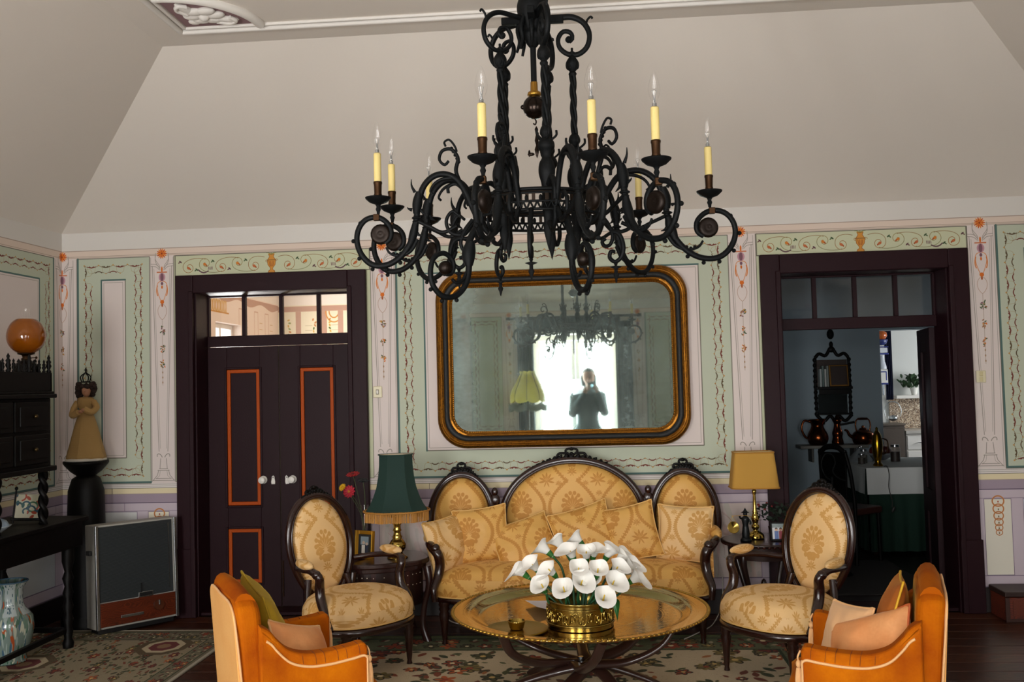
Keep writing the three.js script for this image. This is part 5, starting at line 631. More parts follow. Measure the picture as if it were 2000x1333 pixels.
// ---------------------------------------------------------------- the two velvet armchairs
function velvetChair(p, turn, label) {
  const t = thing('velvet_armchair', label, 'armchair', p, turn, 'orange velvet armchairs'), W = 0.34, at = 0.1; t.scale.set(0.83, 0.83, 0.66);
  // arm profile in (z, y): z runs back to front
  const prof = [[-0.3, 0.1], [-0.3, 0.8], [-0.24, 0.77], [-0.2, 0.73], [-0.13, 0.675], [-0.03, 0.645], [0.1, 0.64], [0.24, 0.65], [0.315, 0.655], [0.335, 0.635], [0.335, 0.1]];
  const smooth = (P) => { const c = new THREE.CatmullRomCurve3(P.slice(1, 10).map(([a, b]) => V(a, b, 0)), false, 'centripetal').getPoints(40).map((q) => [q.x, q.y]); return [P[0], ...c, P[10]]; };
  const S = smooth(prof);
  for (const s of [-1, 1]) {
    const a = part('arm', t);
    obj('arm_body', [metric(extrude(S, at, 0.02, [], 4).rotateY(-PI / 2).translate(s > 0 ? W + at / 2 : -W + at / 2, 0, 0), 1.4)], velvet, a);
    // piping follows the outer edge of the arm top
    const top = S.filter(([z, y]) => y > 0.5 && z > -0.27 && z < 0.33).map(([z, y]) => [s * (W + at / 2 + 0.003), y - 0.055, z]); obj('piping', [tube(top, 0.0065, { n: 60, k: 6 }), tube([[s * (W + at / 2 + 0.001), 0.6, 0.328], [s * (W + at / 2 + 0.001), 0.12, 0.328]], 0.006, { n: 6, k: 6 })], piping, a);
    for (let i = 0; i < 6; i++) { const z = -0.06 + i * 0.065 + (i % 2) * 0.012, y = S.reduce((b, q) => (abs(q[0] - z) < abs(b[0] - z) && q[1] > 0.5 ? q : b), [9, 0])[1]; obj('tuck_seam', [tube([[s * (W + 0.0505), y - 0.045, z + 0.006], [s * (W + 0.049), y - 0.014, z + 0.002], [s * (W + 0.042), y - 0.004, z], [s * (W + 0.028), y + 0.0002, z - 0.002], [s * (W - 0.02), y + 0.0004, z - 0.006]], 0.0016, { n: 14, k: 5 })], velvetSeam, a); }
    const ts = part('tassel', a); ts.position.set(s * (W + 0.02), 0.585, 0.35); obj('cord', [tube([[0, 0.05, -0.012], [0.004, 0.02, 0.004], [0, 0, 0]], 0.005)], piping, ts); obj('head', [ball(0.016, 0.018, 0.016, 0, -0.01, 0, 12), cyl(0.013, 0.013, 0.008, 0, -0.03, 0, 12)], piping, ts); obj('skirt', Array.from({ length: 16 }, (_, i) => { const q = i / 16 * 2 * PI; return tube([[0.011 * cos(q), -0.03, 0.011 * sin(q)], [0.018 * cos(q), -0.07, 0.018 * sin(q)], [0.019 * cos(q), -0.12, 0.019 * sin(q)]], 0.0042, { k: 5, n: 4 }); }), piping, ts);
  }
  // back: a leaning slab with rounded shoulders
  const sh = new THREE.Shape(); const bw = W + 0.012; sh.moveTo(-bw, 0.1); sh.lineTo(-bw, 0.82); sh.quadraticCurveTo(-bw, 0.9, -bw + 0.1, 0.912); sh.lineTo(bw - 0.1, 0.912); sh.quadraticCurveTo(bw, 0.9, bw, 0.82); sh.lineTo(bw, 0.1); sh.closePath();
  const bend = (g, z0, k) => { g = clean(g); const q = g.attributes.position; for (let i = 0; i < q.count; i++) q.setZ(i, q.getZ(i) + z0 - k * max(0, q.getY(i) - 0.3)); return g; };
  const b = part('backrest', t); obj('back_body', [metric(bend(extrude(sh, 0.15, 0.05, [], 5), -0.36, 0.12), 1.4)], velvet, b); obj('back_roll', [bend(tube([[-bw + 0.06, 0.872, 0.075], [0, 0.884, 0.075], [bw - 0.06, 0.872, 0.075]], 0.062, { k: 14, n: 20 }), -0.36, 0.12)], velvet, b);
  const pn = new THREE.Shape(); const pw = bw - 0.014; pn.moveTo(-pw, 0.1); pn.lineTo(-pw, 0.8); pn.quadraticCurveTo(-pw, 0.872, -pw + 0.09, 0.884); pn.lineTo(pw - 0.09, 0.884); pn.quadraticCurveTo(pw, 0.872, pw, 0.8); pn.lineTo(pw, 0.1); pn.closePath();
  const bp = obj('back_panel', [metric(bend(extrude(pn, 0.016, 0.004), -0.37, 0.12), 1.4)], velvetPaintedSheen, b); bp.userData.label = 'outer back panel with velvet sheen painted in as paler apricot'; obj('piping', [bend(tube([[-pw, 0.12, 0], [-pw, 0.8, 0], [-pw + 0.03, 0.86, 0], [-pw + 0.09, 0.884, 0], [0, 0.886, 0], [pw - 0.09, 0.884, 0], [pw - 0.03, 0.86, 0], [pw, 0.8, 0], [pw, 0.12, 0]], 0.007, { n: 90, k: 6 }), -0.362, 0.12)], piping, b);
  obj('seat_base', [metric(bx(-W + 0.02, W - 0.02, 0.1, 0.3, -0.26, 0.31, 0.02), 1.4)], velvet, t); const sc = tf(join(cushion(0.6, 0.74, 0.2, 3.3, 1.4)), [0, 0.4, 0.1], [-PI / 2, 0, 0]); obj('seat_cushion', [sc], velvet, t);
  for (const s of [-1, 1]) for (const z of [0.27, -0.27]) obj('leg', [mv(lathe([[0, 0], [0.016, 0], [0.022, 0.05], [0.028, 0.1], [0, 0.1]], 0, 0, 0, 12), s * 0.31, 0, z)], m.mahogany, t);
  return t;
}
// turn: the chair's front (+z) is turned to face along +x and a little away from the camera
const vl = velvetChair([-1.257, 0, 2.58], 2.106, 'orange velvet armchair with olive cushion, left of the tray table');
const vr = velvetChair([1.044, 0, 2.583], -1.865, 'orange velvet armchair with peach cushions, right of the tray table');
const velvetOlive = M('#ffffff', { map: velvetTex([150, 118, 8], [172, 140, 18]), rough: 0.8, sheen: 0.8, sheenColor: new THREE.Color('#e8cf60'), sheenRoughness: 0.4 }), velvetPeach = M('#ffffff', { map: velvetTex([206, 122, 62], [232, 172, 116]), rough: 0.75, sheen: 1, sheenColor: new THREE.Color('#ffe0b8'), sheenRoughness: 0.35 }), velvetRust = M('#ffffff', { map: velvetTex([150, 76, 10], [176, 100, 18]), rough: 0.8, sheen: 0.7, sheenColor: new THREE.Color('#e0a040'), sheenRoughness: 0.4 });
function seatCushion(ch, off, r, w, h, th, seed, mat, edge, label) { ch.updateMatrixWorld(); const P = V(...off).applyMatrix4(ch.matrixWorld), t = thing('cushion', label, 'cushion', [P.x, P.y, P.z]); w *= 0.86; h *= 0.86; t.quaternion.copy(ch.quaternion).multiply(new THREE.Quaternion().setFromEuler(new THREE.Euler(...r, 'YXZ'))); obj('cover', cushion(w, h, th, seed, 1.5), mat, t); obj('piping', [cushionEdge(w, h, 0.005)], edge, t); return t; }
seatCushion(vl, [0.12, 0.67, -0.13], [-0.32, 0, 0.12], 0.44, 0.46, 0.13, 4.4, velvetOlive, velvetOlive, 'olive yellow velvet cushion against the back of the left armchair');
seatCushion(vl, [-0.1, 0.55, 0.02], [-0.4, -0.75, -0.32], 0.4, 0.33, 0.13, 5.2, velvetPeach, piping, 'peach velvet cushion lying on the seat of the left armchair');
seatCushion(vr, [-0.1, 0.66, -0.12], [-0.3, 0, 0.08], 0.44, 0.46, 0.11, 6.1, velvetRust, M('#d9a820', { rough: 0.6 }), 'rust velvet cushion with yellow edging in the right armchair');
seatCushion(vr, [0.1, 0.58, -0.02], [-0.4, 0.75, 0.4], 0.46, 0.34, 0.14, 7.3, velvetPeach, M('#b85a2a', { rough: 0.6 }), 'plump peach cushion with rust piping in the right armchair');
seatCushion(vr, [-0.08, 0.6, 0.12], [-0.35, 0.55, 0.1], 0.34, 0.3, 0.1, 8.7, M('#d9a878', { rough: 0.8, sheen: 0.6, sheenColor: new THREE.Color('#ffe6c8') }), piping, 'flat pale cushion half hidden behind the peach one in right armchair');

// ---------------------------------------------------------------- rugs
function rugTex(seed, bg, border, field) {
  return canvasTex(1024, 1024, (c, w, h) => {
    const R = rng(seed); c.fillStyle = bg; c.fillRect(0, 0, w, h);
    const bloom = (x, y, s, a) => { c.save(); c.translate(x, y); c.rotate(a); const n = 5 + floor(R() * 4), col = ['#8a3a22', '#a8552a', '#6b2a20', '#7a6a3a', '#4a4a2c'][floor(R() * 5)]; c.fillStyle = col; c.strokeStyle = '#2a241c'; c.lineWidth = 2.5; for (let k = 0; k < n; k++) { c.save(); c.rotate(k / n * 2 * PI); c.beginPath(); c.ellipse(0, -s * 0.6, s * 0.3, s * 0.5, 0, 0, 7); c.fill(); if (R() < 0.7) c.stroke(); c.restore(); } c.fillStyle = ['#c9a765', '#d8c9a0', '#8a3a22'][floor(R() * 3)]; c.beginPath(); c.arc(0, 0, s * 0.3, 0, 7); c.fill(); c.restore(); };
    const leaf = (x, y, s, a, col) => { c.save(); c.translate(x, y); c.rotate(a); c.fillStyle = col; c.beginPath(); c.moveTo(0, 0); c.bezierCurveTo(s * 0.5, -s * 0.4, s * 0.4, -s, 0, -s * 1.3); c.bezierCurveTo(-s * 0.3, -s * 0.8, -s * 0.4, -s * 0.4, 0, 0); c.fill(); c.restore(); };
    const vine = (x, y, L, a) => { c.strokeStyle = ['#3c3a2a', '#55402c', '#4b4f32'][floor(R() * 3)]; c.lineWidth = 4; c.beginPath(); c.moveTo(x, y); let px = x, py = y; for (let i = 0; i < 4; i++) { const qx = px + cos(a) * L, qy = py + sin(a) * L; a += (R() - 0.5) * 2.6; c.quadraticCurveTo(px + cos(a) * L * 0.5, py + sin(a) * L * 0.5, qx, qy); leaf(qx, qy, 10 + R() * 12, a, ['#4a4d2c', '#6a3424', '#39402a'][floor(R() * 3)]); px = qx; py = qy; } c.stroke(); };
    for (let i = 0; i < 240; i++) vine(R() * w, R() * h, 16 + R() * 16, R() * 7); for (let i = 0; i < 260; i++) leaf(R() * w, R() * h, 9 + R() * 12, R() * 7, ['#4d5230', '#5f6240', '#7a3d26', '#9a5f34'][floor(R() * 4)]); for (let i = 0; i < 230; i++) bloom(R() * w, R() * h, 8 + R() * 15, R() * 7);
    if (field) { for (const [x, y] of [[0.25, 0.3], [0.7, 0.62], [0.3, 0.85], [0.75, 0.15]]) { c.save(); c.translate(x * w, y * h); for (const [s, col] of [[120, '#5a4a30'], [88, '#b9a98a'], [62, '#6a2c2c'], [30, '#8a6a4a']]) { c.fillStyle = col; c.beginPath(); for (let k = 0; k < 8; k++) { const a = k / 8 * 2 * PI + PI / 8; c.lineTo(cos(a) * s * 1.1, sin(a) * s * 0.7); } c.closePath(); c.fill(); } c.restore(); } }
    const B = 92; c.fillStyle = border; for (const [x, y, ww, hh] of [[0, 0, w, B], [0, h - B, w, B], [0, 0, B, h], [w - B, 0, B, h]]) c.fillRect(x, y, ww, hh); c.strokeStyle = '#2e3a24'; c.lineWidth = 6; c.strokeRect(B, B, w - 2 * B, h - 2 * B); c.strokeRect(16, 16, w - 32, h - 32);
    const edge = (f) => { for (let t = 30; t < w - 20; t += 34) { const [x, y] = f(t); if (R() < 0.5) bloom(x, y, 12 + R() * 8, R() * 7); else { leaf(x, y, 16, R() * 7, '#39452a'); leaf(x, y, 16, R() * 7, '#5a2a20'); leaf(x + 8, y, 14, R() * 7, '#a4977a'); } } }; for (const o of [36, 66]) { edge((t) => [t, o]); edge((t) => [t, h - o]); edge((t) => [o, t]); edge((t) => [w - o, t]); }
    c.globalAlpha = 0.16; for (let i = 0; i < 6000; i++) { c.fillStyle = R() < 0.5 ? '#201812' : '#e0d2b4'; c.fillRect(R() * w, R() * h, 3, 2); } c.globalAlpha = 1;
  }, { repeat: false });
}
function rug(x0, x1, z0, z1, tex, label, fringe) {
  const t = thing('rug', label, 'rug', [(x0 + x1) / 2, 0, (z0 + z1) / 2]), w = x1 - x0, d = z1 - z0, g = new THREE.PlaneGeometry(w, d, 60, 60).rotateX(-PI / 2); const p = g.attributes.position; for (let i = 0; i < p.count; i++) p.setY(i, 0.011 + 0.0012 * N3(p.getX(i) * 3, p.getZ(i) * 3, 2));
  obj('pile', [g, bx(-w / 2, w / 2, 0.0005, 0.0095, -d / 2, d / 2, 0)], M('#ffffff', { map: tex, rough: 0.95, bumpMap: rep(fineBump, 12), bumpScale: 0.004 }), t); const b = M(fringe, { rough: 0.95 });
  obj('edge_binding', [bx(-w / 2 - 0.022, -w / 2, 0, 0.012, -d / 2 - 0.02, d / 2 + 0.02, 0.004), bx(w / 2, w / 2 + 0.022, 0, 0.012, -d / 2 - 0.02, d / 2 + 0.02, 0.004), bx(-w / 2, w / 2, 0, 0.012, -d / 2 - 0.02, -d / 2, 0.004), bx(-w / 2, w / 2, 0, 0.012, d / 2, d / 2 + 0.02, 0.004)], b, t);
}
rug(-1.95, 1.3, 0.6, 3.9, rugTex(21, '#b8a78a', '#5b5f42', false), 'large cream rug with scattered rust flowers under the tray table', '#4d5a30');
rug(-3.62, -2.3, 0.42, 2.9, rugTex(33, '#8f8268', '#6f6650', true), 'patterned rug with octagon medallions under the dark cabinet', '#a59c8a');

// ---------------------------------------------------------------- brass tray table
const trayFrom = scene.children.length;
const engrave = canvasTex(1024, 1024, (c, w, h) => { const R = rng(17), cx = w / 2; c.fillStyle = '#808080'; c.fillRect(0, 0, w, h); c.strokeStyle = '#3c3c3c'; c.lineWidth = 2; for (const r of [60, 90, 96, 170, 176, 250, 256, 330, 338, 395, 402, 460, 468]) { c.beginPath(); c.arc(cx, cx, r, 0, 7); c.stroke(); } for (let k = 0; k < 5; k++) { const r0 = [96, 176, 256, 338, 402][k], r1 = [170, 250, 330, 395, 460][k], n = [16, 28, 40, 52, 64][k]; for (let i = 0; i < n; i++) { const a = i / n * 2 * PI, q = (r0 + r1) / 2; c.save(); c.translate(cx + cos(a) * q, cx + sin(a) * q); c.rotate(a); c.beginPath(); c.ellipse(0, 0, (r1 - r0) * 0.32, 9, 0, 0, 7); c.stroke(); c.beginPath(); c.arc((r1 - r0) * 0.2, 10, 6, 0, 5); c.stroke(); c.beginPath(); c.arc(-(r1 - r0) * 0.2, -10, 6, 2, 7); c.stroke(); c.restore(); } } for (let i = 0; i < 5200; i++) { const a = R() * 2 * PI, r = sqrt(R()) * 500; c.fillStyle = R() < 0.5 ? '#707070' : '#929292'; c.beginPath(); c.ellipse(cx + cos(a) * r, cx + sin(a) * r, 2 + R() * 3, 1.5 + R() * 2, R() * 3, 0, 7); c.fill(); } }, { srgb: false, repeat: false });
const brassTray = M('#bfa264', { rough: 0.09, metal: 1, bumpMap: engrave, bumpScale: 0.0006 });
const tarnishBrass = M('#9c8648', { rough: 0.2, metal: 1 });
{
  const t = thing('tray_table', 'round engraved brass tray on a folding dark wood stand', 'table', [-0.085, 0, 2.1]), R = 0.575;
  const g = lathe([[0.0005, 0.5], [0.12, 0.5], [0.3, 0.4995], [0.44, 0.5], [0.462, 0.503], [0.488, 0.516], [0.505, 0.524], [0.56, 0.5275], [R - 0.006, 0.529], [R, 0.526], [R - 0.004, 0.519], [0.5, 0.512], [0.47, 0.494], [0.44, 0.488], [0, 0.488]], 0, 0, 0, 96); { const p = g.attributes.position, u = g.attributes.uv; for (let i = 0; i < p.count; i++) u.setXY(i, 0.5 + p.getX(i) / 1.15, 0.5 + p.getZ(i) / 1.15); } obj('tray', [g], brassTray, t);
  const rope = []; for (let i = 0; i < 150; i++) { const a = i / 150 * 2 * PI; rope.push(tf(ball(0.0078, 0.006, 0.0135, 0, 0, 0, 6), [(R - 0.002) * cos(a), 0.5275, (R - 0.002) * sin(a)], [0, -a + 0.5, 0])); } obj('rope_rim', rope, M('#b58d3c', { rough: 0.3, metal: 1 }), t);
  // six bowed legs that cross in pairs
  for (let i = 0; i < 6; i++) { const a = i / 6 * 2 * PI + 0.3, b = a + PI * 0.86; const q = (r, th, y) => [r * cos(th), y, r * sin(th)]; obj('leg', [tube([q(0.44, a, 0.484), q(0.38, a + 0.06, 0.395), q(0.24, a + 0.2, 0.32), q(0.06, a + 0.6, 0.285), q(0.14, b - 0.2, 0.25), q(0.3, b, 0.195), q(0.41, b, 0.139)], (u) => 0.026 - 0.004 * cos(u * 6), { n: 40, k: 8, flat: 0.6 })], M('#2a1712', { rough: 0.35, clearcoat: 0.3 }), t); }
  obj('pivot_pin', [cyl(0.012, 0.012, 0.05, 0, 0.285, 0, 12)], m.steel, t);
}
// planter with an embossed frieze
{
  const PX = -0.078, PZ = 2.3, Y = 0.5005, r = 0.143, h = 0.115, t = thing('brass_planter', 'round brass planter with embossed scroll band holding the white lilies', 'planter', [PX, Y, PZ]);
  obj('bowl', [lathe([[0.0, 0.0], [r - 0.002, 0.0], [r, 0.003], [r - 0.002, 0.012], [r - 0.002, h - 0.012], [r, h - 0.006], [r + 0.002, h], [r - 0.004, h + 0.001], [r - 0.006, h - 0.01], [r - 0.006, 0.006], [0, 0.006]], 0, 0, 0, 64)], tarnishBrass, t);
  const em = []; for (let i = 0; i < 26; i++) { const a = i / 26 * 2 * PI, P = (da, y) => [(r + 0.0005) * cos(a + da), y, (r + 0.0005) * sin(a + da)], s = i % 2 ? 1 : -1; em.push(tube([P(-0.09, 0.055 - s * 0.02), P(-0.04, 0.055 + s * 0.022), P(0.03, 0.055 + s * 0.024), P(0.07, 0.055 + s * 0.004), P(0.04, 0.055 - s * 0.012), P(0.01, 0.055), P(0.03, 0.055 + s * 0.01)], 0.0032, { n: 22, k: 5 }), ball(0.004, 0.005, 0.004, ...P(0.12, 0.055 - s * 0.012), 6), ball(0.003, 0.007, 0.003, ...P(0.1, 0.055 + s * 0.016), 6)); } obj('embossed_scrolls', em, tarnishBrass, t);
  obj('lower_moulding', [new THREE.TorusGeometry(r + 0.001, 0.004, 8, 64).rotateX(PI / 2).translate(0, 0.022, 0), new THREE.TorusGeometry(r, 0.0025, 8, 64).rotateX(PI / 2).translate(0, 0.09, 0)], tarnishBrass, t); obj('soil', [cyl(r - 0.007, r - 0.007, 0.02, 0, 0.05, 0, 32)], M('#1b201c', { rough: 0.95 }), t);
  // arum lilies
  const spathe = (flare, len) => surf((u, v) => { // u round, v up the funnel
    const a = (u - 0.5) * 2 * PI * 1.04, front = 0.5 + 0.5 * cos(a), k = pow(v, 2.2), tip = pow(front, 3), r0 = 0.009 + 0.012 * v + flare * k * (0.55 + 0.45 * front) + flare * 1.15 * pow(front, 6) * pow(v, 4), y = len * (v - 0.28 * pow(v, 4) * (1 - front) * 0.4) - 0.35 * flare * pow(v, 6) * (0.4 + tip * 1.2);
    const wave = 0.004 * sin(a * 3 + 1) * k; return [r0 * sin(a), y + wave, r0 * cos(a)];
  }, 28, 12);
  const shapes = [spathe(0.028, 0.085), spathe(0.033, 0.095), spathe(0.024, 0.09)], white = M('#f1efe9', { rough: 0.55, side: THREE.DoubleSide, transmission: 0.12, thickness: 0, bumpMap: rep(fineBump, 2), bumpScale: 0.0006 }), green = M('#2f6a2a', { rough: 0.5 }), stemG = M('#1c4a26', { rough: 0.5 }), yel = M('#d9b63a', { rough: 0.7 });
  const heads = [[-0.32, 0.722, 2.3, -1.3, 0.25], [-0.262, 0.742, 2.3, -0.7, 0.55], [-0.228, 0.68, 2.4, -0.35, 1.1], [-0.19, 0.735, 2.36, -0.8, 0.8], [-0.215, 0.8, 2.22, -1.2, -0.15], [-0.155, 0.82, 2.2, -0.7, 0.0], [-0.074, 0.835, 2.18, -1.0, -0.2], [-0.105, 0.79, 2.28, -0.3, 0.4], [-0.08, 0.745, 2.4, 0.1, 1.0], [-0.14, 0.672, 2.42, -0.15, 1.1], [-0.07, 0.7, 2.43, 0.3, 1.1], [0.0, 0.74, 2.4, 0.15, 0.9], [-0.015, 0.79, 2.25, 0.2, 0.3], [0.045, 0.785, 2.25, 0.6, 0.1], [0.075, 0.735, 2.34, 0.5, 0.7], [0.022, 0.645, 2.45, 0.25, 1.25], [0.06, 0.69, 2.4, 0.4, 0.9], [0.13, 0.735, 2.28, 0.9, 0.5], [0.15, 0.69, 2.3, 1.3, 0.5], [0.095, 0.765, 2.25, 1.0, 0.2], [-0.045, 0.79, 2.3, 0.0, 0.5], [-0.02, 0.7, 2.38, -0.1, 0.8], [0.1, 0.7, 2.22, 1.1, 0.2]];
  const names = ['farthest left', 'upper left, just inside the leftmost', 'lower left, facing the viewer', 'left of centre, long and flat', 'top left, seen from its green back', 'top, second from the left with a curved stem', 'highest, above the centre', 'upper centre with a green throat', 'front centre, broad and round', 'low left of centre, drooping', 'centre front, curled like a rose', 'right of centre, wide open', 'upper middle behind the wide open one', 'upper right with a green base', 'right, upright and broad', 'lowest, hanging over the planter rim', 'lower right behind the lowest bloom', 'right side, second from the edge', 'farthest right, pointing sideways', 'upper right edge of the bunch', 'behind the front centre bloom', 'middle of the bunch, half hidden', 'back right, mostly hidden'];
  heads.forEach(([x, y, z, lx, lz], i) => {
    const f = thing('arum_lily', 'white arum lily bloom ' + names[i], 'flower', [x, y, z], 0, 'arum lilies in the brass planter'), dir = V(lx * 0.8, 0.9, lz * 0.62).normalize(), q = new THREE.Quaternion().setFromUnitVectors(V(0, 1, 0), dir), face = atan2(lx, lz);
    const hd = part('bloom', f); hd.quaternion.copy(q).multiply(new THREE.Quaternion().setFromAxisAngle(V(0, 1, 0), face)); hd.position.copy(dir.clone().multiplyScalar(-0.03));
    obj('spathe', shapes[i % 3], white, hd); obj('spadix', [tube([[0, 0.006, 0], [0, 0.03, 0.002], [0, 0.058, 0.004]], (u) => 0.0045 - 0.002 * u, { k: 7 })], yel, hd); obj('green_throat', [lathe([[0.004, -0.012], [0.0085, -0.002], [0.0125, 0.012], [0.0155, 0.028]], 0, 0, 0, 12)], green, hd);
    const b = hd.position, root = [PX - x + (x - PX) * 0.32, Y + 0.06 - y, PZ - z + (z - PZ) * 0.32], e = b.clone().addScaledVector(dir, -0.01), k = b.clone().addScaledVector(dir, -0.05);
    obj('stem', [tube([root, [root[0] * 0.6 + k.x * 0.4, root[1] * 0.55 + k.y * 0.45, root[2] * 0.6 + k.z * 0.4], [k.x, k.y - 0.012, k.z], [e.x, e.y, e.z]], 0.0052, { n: 18, k: 7 })], stemG, f);
  });
  const lf = thing('lily_leaf', 'dark green lily leaf drooping over the right rim of the planter', 'leaf', [PX + 0.145, Y + 0.13, PZ + 0.08]); obj('blade', [surf((u, v) => { const w = 0.026 * sin(pow(v, 0.7) * PI) * (u - 0.5) * 2; return [0.012 * v + w * 0.7, -0.11 * v * v + 0.02 * v, 0.02 * v + w * 0.7 + 0.006 * cos(u * 6)]; }, 8, 14)], M('#1f5a24', { rough: 0.45, side: THREE.DoubleSide }), lf); obj('stalk', [tube([[-0.06, -0.07, -0.04], [-0.03, 0, -0.02], [0, 0, 0]], 0.004)], stemG, lf);
}
tag(obj('brass_plate', [lathe([[0, 0], [0.11, 0], [0.13, 0.004], [0.135, 0.01], [0.132, 0.013], [0.115, 0.0085], [0.09, 0.007], [0, 0.007]], -0.346, 0.5008, 2.4, 56)], M('#9a7c30', { rough: 0.3, metal: 1, bumpMap: rep(fineBump, 5), bumpScale: 0.0015 })), 'flat engraved brass plate lying on the left of the tray', 'plate');
{ const t = thing('brass_bowl', 'tiny faceted brass bowl standing on the flat brass plate', 'bowl', [-0.346, 0.508, 2.4]); obj('bowl', [lathe([[0, 0.0], [0.026, 0], [0.027, 0.003], [0.03, 0.006], [0.037, 0.032], [0.039, 0.036], [0.036, 0.036], [0.028, 0.008], [0, 0.006]], 0, 0, 0, 18)], m.brass, t); }
tag(obj('paper_sheets', [tf(surf((u, v) => [(u - 0.5) * 0.16, 0.006 + 0.028 * pow(1 - u, 2) * (0.4 + 0.6 * v), (v - 0.5) * 0.22], 10, 10), [-0.235, 0.5025, 1.99], [0, 0.32, 0])], M('#d6d0d6', { rough: 0.85, side: THREE.DoubleSide })), 'loose pale paper sheet curling behind the brass planter', 'paper');

// the tray and all that stands on it were laid out for a 0.5 m high tray; settle them on the real, lower and wider one
for (const o of scene.children.slice(trayFrom)) { const s = 1.077; o.position.set(-0.0915 + s * (o.position.x + 0.085), 0.42 + s * (o.position.y - 0.5), 1.76 + s * (o.position.z - 2.1)); o.scale.multiplyScalar(s); }
// ---------------------------------------------------------------- left side table, lamp, frame, vase
{
  const inlay = canvasTex(512, 512, (c, w, h) => { const R = rng(6); c.fillStyle = '#24100c'; c.fillRect(0, 0, w, h); c.fillStyle = '#3a1712'; c.fillRect(w * 0.24, 0, w * 0.07, h); c.fillRect(w * 0.7, 0, w * 0.07, h); c.fillStyle = '#e8dcc4'; for (let i = 0; i < 7; i++) for (const x of [0.1, 0.275, 0.735, 0.9]) { c.beginPath(); c.arc(x * w, (i + 0.5) / 7 * h, 4, 0, 7); c.fill(); } for (let i = 0; i < 5; i++) for (const y of [0.08, 0.92]) { c.beginPath(); c.arc((0.36 + i * 0.07) * w, y * h, 4, 0, 7); c.fill(); } for (let k = 0; k < 3; k++) for (let i = 0; i < 10 + k * 4; i++) { const a = i / (10 + k * 4) * 2 * PI, r = 14 + k * 15; c.beginPath(); c.arc(w * 0.5 + cos(a) * r * 1.2, h * 0.5 + sin(a) * r * 0.7, 3, 0, 7); c.fill(); } }, {});
  const t = thing('inlaid_side_table', 'low dark side table inlaid with bone dots, left of the sofa', 'table', [-1.31, 0, 0.61], 0.42), wood = M('#2a1310', { rough: 0.28, clearcoat: 0.5, clearcoatRoughness: 0.15 }), im = M('#ffffff', { map: inlay, rough: 0.35 });
  const oct = (s) => { const P = []; for (let i = 0; i < 48; i++) { const q = i / 48 * 2 * PI, e = sup(s, s * 0.86, 0.5)(q), bl = 1 + 0.035 * cos(4 * q); P.push([e[0] * bl, e[1] * bl]); } return P; };
  obj('top', [extrude(oct(0.26), 0.03, 0.008).rotateX(-PI / 2).translate(0, 0.47, 0)], wood, t); obj('apron', [extrude(oct(0.242), 0.03, 0.006).rotateX(-PI / 2).translate(0, 0.442, 0)], wood, t);
  const body = extrude(oct(0.222), 0.22, 0.004).rotateX(-PI / 2).translate(0, 0.225, 0); obj('carcase', [metric(body, 2.6)], im, t);
  for (const [x, z] of [[1, 1], [-1, 1], [1, -1], [-1, -1]]) obj('leg', [tube([[x * 0.225, 0.46, z * 0.19], [x * 0.235, 0.36, z * 0.2], [x * 0.21, 0.22, z * 0.175], [x * 0.2, 0.1, z * 0.17], [x * 0.225, 0.0, z * 0.19]], (u) => 0.026 - 0.008 * sin(u * PI), { k: 8 })], wood, t);
  obj('drawer_pull', [ball(0.012, 0.012, 0.012, 0, 0.335, 0.2)], m.brass, t);
}
